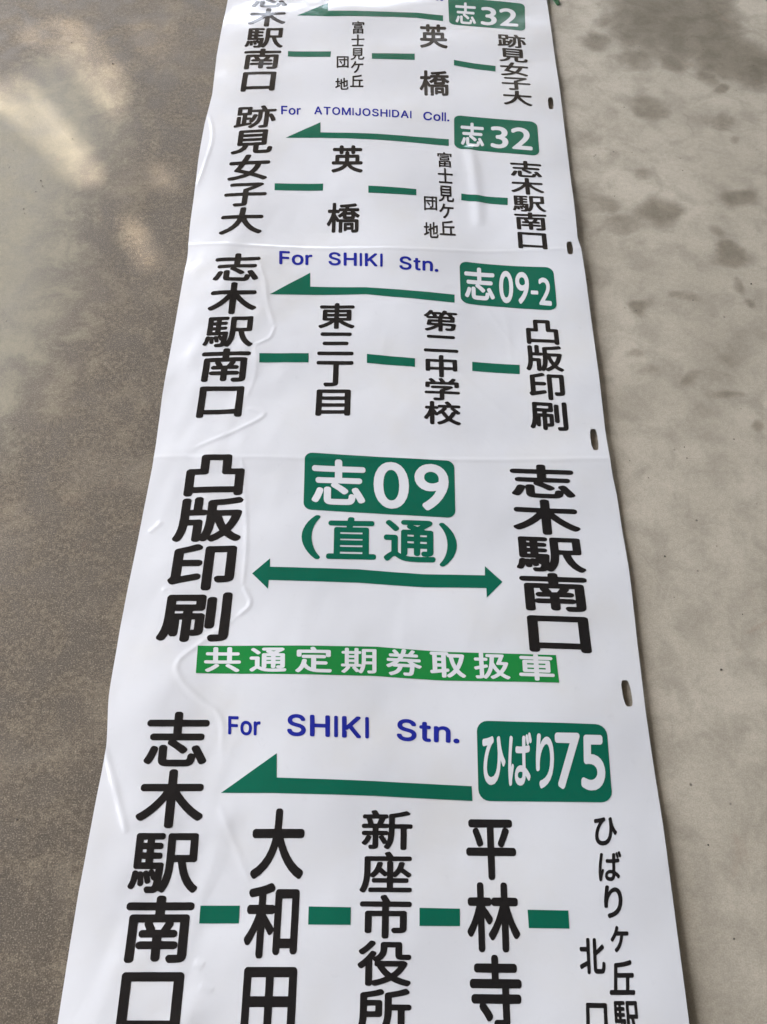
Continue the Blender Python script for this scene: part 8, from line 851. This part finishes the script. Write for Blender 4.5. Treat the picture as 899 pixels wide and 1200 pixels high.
        ('i', (70, 3), ((-0.15738, 0.1571), (-0.1074, 0.15656), (-0.106, 0.12905), (-0.15536, 0.12877)), -0.0557, 1.4554, -0.0361, 0.7178),
        ('i', (111, 3), ((-0.15738, 0.1571), (-0.1074, 0.15656), (-0.106, 0.12905), (-0.15536, 0.12877)), 0.5258, 1.4554, -0.0361, 0.7178),
        ('i', (114, 3), ((-0.15738, 0.1571), (-0.1074, 0.15656), (-0.106, 0.12905), (-0.15536, 0.12877)), 1.0986, 1.4554, -0.0361, 0.7178),
    ], 'blue lettering reading For', None),
    ('english_word', 'blue', [
        ('i', (83, 3), ((-0.08322, 0.15692), (-0.00146, 0.15215), (-0.0012, 0.12547), (-0.0821, 0.12954)), -0.0293, 2.4066, -0.0374, 0.7266),
        ('i', (72, 3), ((-0.08322, 0.15692), (-0.00146, 0.15215), (-0.0012, 0.12547), (-0.0821, 0.12954)), 0.6153, 2.4066, -0.0374, 0.7266),
        ('i', (73, 3), ((-0.08322, 0.15692), (-0.00146, 0.15215), (-0.0012, 0.12547), (-0.0821, 0.12954)), 1.3586, 2.4066, -0.0374, 0.7266),
        ('i', (75, 3), ((-0.08322, 0.15692), (-0.00146, 0.15215), (-0.0012, 0.12547), (-0.0821, 0.12954)), 1.5589, 2.4066, -0.0374, 0.7266),
        ('i', (73, 3), ((-0.08322, 0.15692), (-0.00146, 0.15215), (-0.0012, 0.12547), (-0.0821, 0.12954)), 2.2706, 2.4066, -0.0374, 0.7266),
    ], 'blue lettering reading SHIKI', None),
    ('english_word', 'blue', [
        ('i', (83, 3), ((0.02353, 0.14716), (0.08215, 0.14423), (0.08162, 0.11757), (0.02357, 0.12067)), -0.0293, 1.7411, -0.0374, 0.7266),
        ('i', (116, 3), ((0.02353, 0.14716), (0.08215, 0.14423), (0.08162, 0.11757), (0.02357, 0.12067)), 0.6425, 1.7411, -0.0374, 0.7266),
        ('i', (110, 3), ((0.02353, 0.14716), (0.08215, 0.14423), (0.08162, 0.11757), (0.02357, 0.12067)), 0.9829, 1.7411, -0.0374, 0.7266),
        ('i', (46, 3), ((0.02353, 0.14716), (0.08215, 0.14423), (0.08162, 0.11757), (0.02357, 0.12067)), 1.5464, 1.7411, -0.0374, 0.7266),
    ], 'blue lettering reading Stn.', None),
    ('stop_name', 'black', [
        ('e', (20984, 3), ((-0.25579, -0.20341), (-0.16928, -0.20076), (-0.16973, -0.26519), (-0.25664, -0.26805))),
        ('e', (29256, 3), ((-0.25664, -0.26805), (-0.16973, -0.26519), (-0.17017, -0.32962), (-0.25749, -0.33269))),
        ('e', (21360, 3), ((-0.25749, -0.33269), (-0.17017, -0.32962), (-0.17061, -0.39405), (-0.25834, -0.39733))),
        ('e', (21047, 3), ((-0.25834, -0.39733), (-0.17061, -0.39405), (-0.17105, -0.45848), (-0.25919, -0.46197))),
    ], 'black vertical lettering reading 凸版印刷', None),
    ('stop_name', 'black', [
        ('e', (24535, 3), ((0.16361, -0.21374), (0.24883, -0.2176), (0.24958, -0.26824), (0.16423, -0.26471))),
        ('e', (26408, 3), ((0.16423, -0.26471), (0.24958, -0.26824), (0.25033, -0.31887), (0.16485, -0.31568))),
        ('e', (39365, 3), ((0.16485, -0.31568), (0.25033, -0.31887), (0.25108, -0.36951), (0.16547, -0.36665))),
        ('e', (21335, 3), ((0.16547, -0.36665), (0.25108, -0.36951), (0.25183, -0.42014), (0.16609, -0.41761))),
        ('e', (21475, 3), ((0.16609, -0.41761), (0.25183, -0.42014), (0.25258, -0.47078), (0.16671, -0.46858))),
    ], 'black vertical lettering reading 志木駅南口', None),
    ('route_badge', 'green', [
        ('p', ((-0.09885, -0.21051), (-0.09845, -0.20744), (-0.09711, -0.20473), (-0.09496, -0.20264), (-0.09221, -0.20138), (-0.08914, -0.20106), (0.08496, -0.21057), (0.08804, -0.21123), (0.09081, -0.2128), (0.09299, -0.21513), (0.09437, -0.21799), (0.09482, -0.2211), (0.09401, -0.28475), (0.09349, -0.28781), (0.09206, -0.29052), (0.08986, -0.2926), (0.0871, -0.29387), (0.08407, -0.29419), (-0.08705, -0.28477), (-0.0901, -0.28411), (-0.09287, -0.28254), (-0.0951, -0.28021), (-0.09657, -0.27735), (-0.09714, -0.27423))),
    ], None, ('white', [
        ('i', (24535, 2), ((-0.08916, -0.20991), (-0.02019, -0.21208), (-0.01869, -0.27779), (-0.08706, -0.27673)), -0.0323, 0.9385, -0.091, 0.865),
        ('i', (48, 1), ((-0.00967, -0.21242), (0.08728, -0.21706), (0.0864, -0.28688), (-0.00842, -0.28078)), -0.0151, 0.9985, -0.0232, 0.7055),
        ('i', (57, 1), ((-0.00967, -0.21242), (0.08728, -0.21706), (0.0864, -0.28688), (-0.00842, -0.28078)), 0.5231, 0.9985, -0.0232, 0.7055),
    ], 'white lettering reading 志09')),
    ('route_note', 'green', [
        ('i', (40, 2), ((-0.09803, -0.29215), (-0.07473, -0.29215), (-0.07297, -0.35211), (-0.09586, -0.35199)), -0.0431, 0.2692, -0.2492, 0.7136),
        ('i', (30452, 2), ((-0.06653, -0.29414), (-0.00523, -0.29466), (-0.00447, -0.3514), (-0.06571, -0.35145)), -0.0213, 0.9597, -0.068, 0.8637),
        ('i', (36890, 2), ((0.00462, -0.29693), (0.06884, -0.29926), (0.06838, -0.35557), (0.00461, -0.35239)), -0.018, 0.9639, -0.0816, 0.8296),
        ('i', (41, 2), ((0.07327, -0.30123), (0.09505, -0.30216), (0.09432, -0.36136), (0.07296, -0.36009)), -0.011, 0.269, -0.2497, 0.714),
    ], 'green lettering reading (直通)', None),
    ('direction_arrow', 'green', [
        ('p', ((-0.15412, -0.37176), (-0.13382, -0.35193), (-0.13304, -0.36295), (-0.02587, -0.36413), (0.05243, -0.37007), (0.12718, -0.37189), (0.12779, -0.35962), (0.14787, -0.38066), (0.12794, -0.40101), (0.12806, -0.38864), (0.05222, -0.38709), (-0.02545, -0.38177), (-0.13338, -0.38014), (-0.13363, -0.39134))),
    ], 'green arrow with a head at both ends', None),
    ('notice_banner', 'leaf_green', [
        ('p', ((-0.209, -0.46385), (-0.11219, -0.46298), (-0.00374, -0.46223), (0.07717, -0.46779), (0.2037, -0.47154), (0.20442, -0.50399), (0.07633, -0.50161), (-0.00324, -0.49732), (-0.10972, -0.49705), (-0.20712, -0.49688))),
    ], None, ('white', [
        ('e', (20849, 2), ((-0.2021, -0.46469), (-0.1579, -0.46436), (-0.1555, -0.49582), (-0.19914, -0.49595))),
        ('e', (36890, 2), ((-0.14948, -0.46429), (-0.10527, -0.46396), (-0.10355, -0.49567), (-0.14719, -0.4958))),
        ('e', (23450, 2), ((-0.09685, -0.46389), (-0.05265, -0.46356), (-0.0516, -0.49551), (-0.09524, -0.49564))),
        ('e', (26399, 2), ((-0.04423, -0.46349), (-3e-05, -0.46315), (0.00035, -0.49536), (-0.04328, -0.49549))),
        ('e', (21048, 2), ((0.00725, -0.4635), (0.04978, -0.46507), (0.05067, -0.49787), (0.00853, -0.49647))),
        ('e', (21462, 2), ((0.05788, -0.46537), (0.10041, -0.46694), (0.10084, -0.49953), (0.0587, -0.49814))),
        ('e', (25201, 2), ((0.10851, -0.46724), (0.15104, -0.46881), (0.15101, -0.50119), (0.10887, -0.4998))),
        ('e', (36554, 2), ((0.15914, -0.46911), (0.20167, -0.47068), (0.20117, -0.50286), (0.15903, -0.50146))),
    ], 'white lettering reading 共通定期券取扱車')),
    ('stop_name', 'black', [
        ('e', (24535, 2), ((-0.25618, -0.54087), (-0.18397, -0.53939), (-0.18243, -0.60123), (-0.25481, -0.60253))),
        ('e', (26408, 2), ((-0.25481, -0.60253), (-0.18243, -0.60123), (-0.18088, -0.66307), (-0.25343, -0.66418))),
        ('e', (39365, 2), ((-0.25343, -0.66418), (-0.18088, -0.66307), (-0.17934, -0.72491), (-0.25205, -0.72583))),
        ('e', (21335, 2), ((-0.25205, -0.72583), (-0.17934, -0.72491), (-0.17779, -0.78675), (-0.25067, -0.78749))),
        ('e', (21475, 2), ((-0.25067, -0.78749), (-0.17779, -0.78675), (-0.17625, -0.84859), (-0.24929, -0.84914))),
    ], 'black vertical lettering reading 志木駅南口', None),
    ('stop_name', 'black', [
        ('e', (22823, 2), ((-0.13137, -0.64093), (-0.0727, -0.64059), (-0.07247, -0.71142), (-0.13045, -0.71182))),
        ('e', (21644, 2), ((-0.13045, -0.71182), (-0.07247, -0.71142), (-0.07224, -0.78225), (-0.12953, -0.78271))),
        ('e', (30000, 2), ((-0.12953, -0.78271), (-0.07224, -0.78225), (-0.07202, -0.85309), (-0.12861, -0.85359))),
    ], 'black vertical lettering reading 大和田', None),
    ('stop_name', 'black', [
        ('e', (26032, 2), ((-0.01648, -0.64178), (0.03934, -0.64151), (0.0387, -0.68219), (-0.0167, -0.68241))),
        ('e', (24231, 2), ((-0.0167, -0.68241), (0.0387, -0.68219), (0.03807, -0.72288), (-0.01692, -0.72304))),
        ('e', (24066, 2), ((-0.01692, -0.72304), (0.03807, -0.72288), (0.03743, -0.76356), (-0.01714, -0.76367))),
        ('e', (24441, 2), ((-0.01714, -0.76367), (0.03743, -0.76356), (0.0368, -0.80425), (-0.01736, -0.8043))),
        ('e', (25152, 2), ((-0.01736, -0.8043), (0.0368, -0.80425), (0.03616, -0.84493), (-0.01758, -0.84493))),
    ], 'black vertical lettering reading 新座市役所', None),
    ('stop_name', 'black', [
        ('e', (24179, 2), ((0.09196, -0.64508), (0.14661, -0.64526), (0.14532, -0.71011), (0.09148, -0.71002))),
        ('e', (26519, 2), ((0.09148, -0.71002), (0.14532, -0.71011), (0.14402, -0.77497), (0.091, -0.77496))),
        ('e', (23546, 2), ((0.091, -0.77496), (0.14402, -0.77497), (0.14272, -0.83982), (0.09052, -0.83991))),
    ], 'black vertical lettering reading 平林寺', None),
    ('dash_mark', 'green', [
        ('p', ((-0.17578, -0.73513), (-0.13638, -0.73474), (-0.13573, -0.75081), (-0.17523, -0.75119))),
    ], None, None),
    ('dash_mark', 'green', [
        ('p', ((-0.06691, -0.73483), (-0.02454, -0.73523), (-0.02434, -0.75102), (-0.06653, -0.75118))),
    ], None, None),
    ('dash_mark', 'green', [
        ('p', ((0.04428, -0.73502), (0.08484, -0.73541), (0.08431, -0.75118), (0.0441, -0.75127))),
    ], None, None),
    ('dash_mark', 'green', [
        ('p', ((0.15227, -0.73577), (0.19258, -0.73624), (0.19226, -0.75236), (0.15253, -0.75223))),
    ], None, None),
    ('direction_arrow', 'green', [
        ('p', ((-0.16597, -0.6266), (-0.10903, -0.58516), (-0.10723, -0.61071), (-0.00159, -0.61325), (0.10127, -0.6171), (0.10162, -0.63216), (-0.00138, -0.62839), (-0.11014, -0.62663))),
    ], None, None),
    ('route_badge', 'green', [
        ('p', ((0.10929, -0.55922), (0.10994, -0.55553), (0.1117, -0.55223), (0.1144, -0.54964), (0.11778, -0.54803), (0.12149, -0.54754), (0.2399, -0.5506), (0.24359, -0.55126), (0.24688, -0.55299), (0.24945, -0.55563), (0.25104, -0.5589), (0.25151, -0.5625), (0.24951, -0.62135), (0.24881, -0.62493), (0.24701, -0.62815), (0.24429, -0.6307), (0.24092, -0.63233), (0.23723, -0.63288), (0.11992, -0.63219), (0.11626, -0.63158), (0.11298, -0.62986), (0.11039, -0.62719), (0.10876, -0.62384), (0.10824, -0.62012))),
    ], None, ('white', [
        ('i', (12402, 2), ((0.11509, -0.5643), (0.14015, -0.56427), (0.13724, -0.61577), (0.11278, -0.61589)), -0.0859, 0.8781, -0.0742, 0.7582),
        ('i', (12400, 2), ((0.14354, -0.56046), (0.16904, -0.56046), (0.16512, -0.61652), (0.14028, -0.61662)), -0.0705, 0.9149, -0.0685, 0.8376),
        ('i', (12426, 2), ((0.17362, -0.56138), (0.19336, -0.56131), (0.18861, -0.61904), (0.16945, -0.61912)), -0.1871, 0.6298, -0.0701, 0.8154),
        ('i', (55, 2), ((0.19419, -0.56029), (0.22125, -0.56053), (0.21637, -0.61975), (0.1902, -0.61947)), -0.028, 0.4709, -0.022, 0.703),
        ('i', (53, 2), ((0.22229, -0.56236), (0.24817, -0.56253), (0.24333, -0.62128), (0.21764, -0.62062)), -0.029, 0.4298, -0.0295, 0.7028),
    ], 'white lettering reading ひばり75')),
    ('english_word', 'blue', [
        ('i', (70, 3), ((-0.16602, -0.54482), (-0.12976, -0.54618), (-0.12822, -0.56662), (-0.16408, -0.56537)), -0.0557, 1.4554, -0.0361, 0.7178),
        ('i', (111, 3), ((-0.16602, -0.54482), (-0.12976, -0.54618), (-0.12822, -0.56662), (-0.16408, -0.56537)), 0.5258, 1.4554, -0.0361, 0.7178),
        ('i', (114, 3), ((-0.16602, -0.54482), (-0.12976, -0.54618), (-0.12822, -0.56662), (-0.16408, -0.56537)), 1.0986, 1.4554, -0.0361, 0.7178),
    ], 'blue lettering reading For', None),
    ('english_word', 'blue', [
        ('i', (83, 3), ((-0.10057, -0.54219), (-0.00977, -0.54407), (-0.00932, -0.56867), (-0.09898, -0.56662)), -0.0293, 2.4066, -0.0374, 0.7266),
        ('i', (72, 3), ((-0.10057, -0.54219), (-0.00977, -0.54407), (-0.00932, -0.56867), (-0.09898, -0.56662)), 0.6153, 2.4066, -0.0374, 0.7266),
        ('i', (73, 3), ((-0.10057, -0.54219), (-0.00977, -0.54407), (-0.00932, -0.56867), (-0.09898, -0.56662)), 1.3586, 2.4066, -0.0374, 0.7266),
        ('i', (75, 3), ((-0.10057, -0.54219), (-0.00977, -0.54407), (-0.00932, -0.56867), (-0.09898, -0.56662)), 1.5589, 2.4066, -0.0374, 0.7266),
        ('i', (73, 3), ((-0.10057, -0.54219), (-0.00977, -0.54407), (-0.00932, -0.56867), (-0.09898, -0.56662)), 2.2706, 2.4066, -0.0374, 0.7266),
    ], 'blue lettering reading SHIKI', None),
    ('english_word', 'blue', [
        ('i', (83, 3), ((0.02113, -0.54542), (0.09061, -0.54891), (0.08977, -0.57254), (0.02116, -0.57)), -0.0293, 1.7411, -0.0374, 0.7266),
        ('i', (116, 3), ((0.02113, -0.54542), (0.09061, -0.54891), (0.08977, -0.57254), (0.02116, -0.57)), 0.6425, 1.7411, -0.0374, 0.7266),
        ('i', (110, 3), ((0.02113, -0.54542), (0.09061, -0.54891), (0.08977, -0.57254), (0.02116, -0.57)), 0.9829, 1.7411, -0.0374, 0.7266),
        ('i', (46, 3), ((0.02113, -0.54542), (0.09061, -0.54891), (0.08977, -0.57254), (0.02116, -0.57)), 1.5464, 1.7411, -0.0374, 0.7266),
    ], 'blue lettering reading Stn.', None),
    ('stop_name', 'black', [
        ('i', (12402, 2), ((0.22767, -0.64784), (0.25164, -0.64769), (0.24793, -0.67559), (0.22435, -0.67575)), -0.0859, 0.8781, -0.0742, 0.7582),
        ('i', (12400, 2), ((0.22851, -0.68105), (0.25141, -0.68089), (0.24777, -0.70925), (0.2253, -0.70941)), -0.0705, 0.9149, -0.0685, 0.8376),
        ('i', (12426, 2), ((0.23026, -0.71308), (0.24869, -0.71294), (0.24503, -0.74263), (0.22697, -0.74278)), -0.1871, 0.6298, -0.0701, 0.8154),
        ('i', (12534, 2), ((0.2328, -0.74962), (0.24996, -0.74948), (0.24711, -0.77256), (0.23016, -0.77272)), -0.1183, 0.7605, -0.1009, 0.6321),
        ('i', (19992, 2), ((0.2284, -0.77933), (0.2528, -0.77909), (0.24874, -0.80846), (0.22491, -0.80876)), -0.0252, 0.9504, -0.052, 0.832),
        ('i', (39365, 2), ((0.22673, -0.81365), (0.25021, -0.81335), (0.24942, -0.84288), (0.22505, -0.84322)), -0.0149, 0.9662, -0.1014, 0.82),
    ], 'small black vertical lettering reading ひばりヶ丘駅', None),
    ('stop_name', 'black', [
        ('i', (21271, 2), ((0.20043, -0.76039), (0.22563, -0.76055), (0.22329, -0.79169), (0.199, -0.7916)), -0.0181, 0.9794, -0.096, 0.847),
    ], 'small black lettering reading 北', None),
    ('stop_name', 'black', [
        ('i', (21475, 2), ((0.20173, -0.81536), (0.22132, -0.81547), (0.21956, -0.8433), (0.19953, -0.84361)), -0.0901, 0.823, -0.0928, 0.7714),
    ], 'small black lettering reading 口', None),
]
_cache = {}


def glyph(k):
    if k not in _cache:
        out = []
        for s in GLYPHS[k]:
            out.append(np.array(s, float).reshape(-1, 2) / 1000)
        _cache[k] = out
    return _cache[k]


def quad_map(Q, u, v):
    Q = np.array(Q)
    u, v = u[:, None], v[:, None]
    return (Q[0] * (1 - u) + Q[1] * u) * (1 - v) + (Q[3] * (1 - u) + Q[2] * u) * v


def outlines(sh):
    if sh[0] == 'p':
        return [np.array(sh[1])]
    g = glyph(sh[1])
    if sh[0] == 'e':
        return [quad_map(sh[2], c[:, 0], 0.88 - c[:, 1]) for c in g]
    off, wid, b0, b1 = sh[3:]
    return [quad_map(sh[2], (c[:, 0] + off) / wid, (b1 - c[:, 1]) / (b1 - b0)) for c in g]


def print_mesh(name, shapes, material, parent, lift, grid=0.0025):
    cu = bpy.data.curves.new(name, 'CURVE')
    cu.dimensions = '2D'
    cu.fill_mode = 'BOTH'
    for sh in shapes:
        for c in outlines(sh):
            sp = cu.splines.new('POLY')
            sp.points.add(len(c) - 1)
            for p, (x, y) in zip(sp.points, c):
                p.co = (x * 100, y * 100, 0, 1)
            sp.use_cyclic_u = True
    tmp = bpy.data.objects.new("tmp", cu)
    COL.objects.link(tmp)
    bpy.context.view_layer.update()
    me = bpy.data.meshes.new_from_object(tmp.evaluated_get(bpy.context.evaluated_depsgraph_get()))
    bpy.data.objects.remove(tmp)
    bpy.data.curves.remove(cu)
    me.name = name
    me.materials.clear()
    bm = bmesh.new()
    bm.from_mesh(me)
    for v in bm.verts:
        v.co = (v.co.x / 100, v.co.y / 100, 0)
    lo = [min(v.co[i] for v in bm.verts) for i in (0, 1)]
    hi = [max(v.co[i] for v in bm.verts) for i in (0, 1)]
    for ax in (0, 1):
        t = math.floor(lo[ax] / grid) * grid + grid
        no = Vector((1, 0, 0)) if ax == 0 else Vector((0, 1, 0))
        while t < hi[ax]:
            bmesh.ops.bisect_plane(bm, geom=bm.verts[:] + bm.edges[:] + bm.faces[:], dist=1e-7, plane_co=no * t, plane_no=no)
            t += grid
    bm.to_mesh(me)
    bm.free()
    face_up(me)
    drape(me, lift)
    return obj(name, me, material, parent)


for name, colour, shapes, label, sub in PRINT:
    o = print_mesh(name, shapes, M[colour], roll, 0.00028)
    if label:
        o['label'] = label
    if sub:
        s = print_mesh("badge_lettering" if name == 'route_badge' else "banner_lettering", sub[1], M[sub[0]], o, 0.0005)
        s['label'] = sub[2]

# ------------------------------------------------------------------ green scrap by the far right edge
def build_scrap():
    bm = bmesh.new()
    w, n = 0.007, 10
    rows = []
    for i in range(n + 1):
        t = i / n
        x = -0.012 + 0.022 * t
        y = 0.030 - 0.030 * t + 0.006 * math.sin(3 * t)
        z = 0.0015 + 0.007 * math.sin(math.pi * t) * (1 - 0.4 * t)
        ww = w * (0.6 + 0.5 * math.sin(math.pi * min(1, t * 0.7 + 0.3)))
        rows.append([bm.verts.new((x + ww * k * 0.8, y + ww * k * 0.5, z + 0.002 * abs(k))) for k in (-1, 0, 1)])
    for a, b in zip(rows, rows[1:]):
        for k in (0, 1):
            bm.faces.new((a[k], a[k + 1], b[k + 1], b[k]))
    me = bpy.data.meshes.new("plastic_scrap")
    bm.to_mesh(me)
    bm.free()
    for p in me.polygons:
        p.use_smooth = True
    o = obj("plastic_scrap", me, vinyl("green_plastic", (0.06, 0.20, 0.09), 0.35, False))
    o.location = (*(0.3104, 0.7885), 0)
    s = o.modifiers.new("thickness", 'SOLIDIFY')
    s.thickness = 0.001
    o['label'] = 'small curled green plastic scrap beside the far right edge of the white roll'
    o['category'] = 'plastic scrap'


build_scrap()
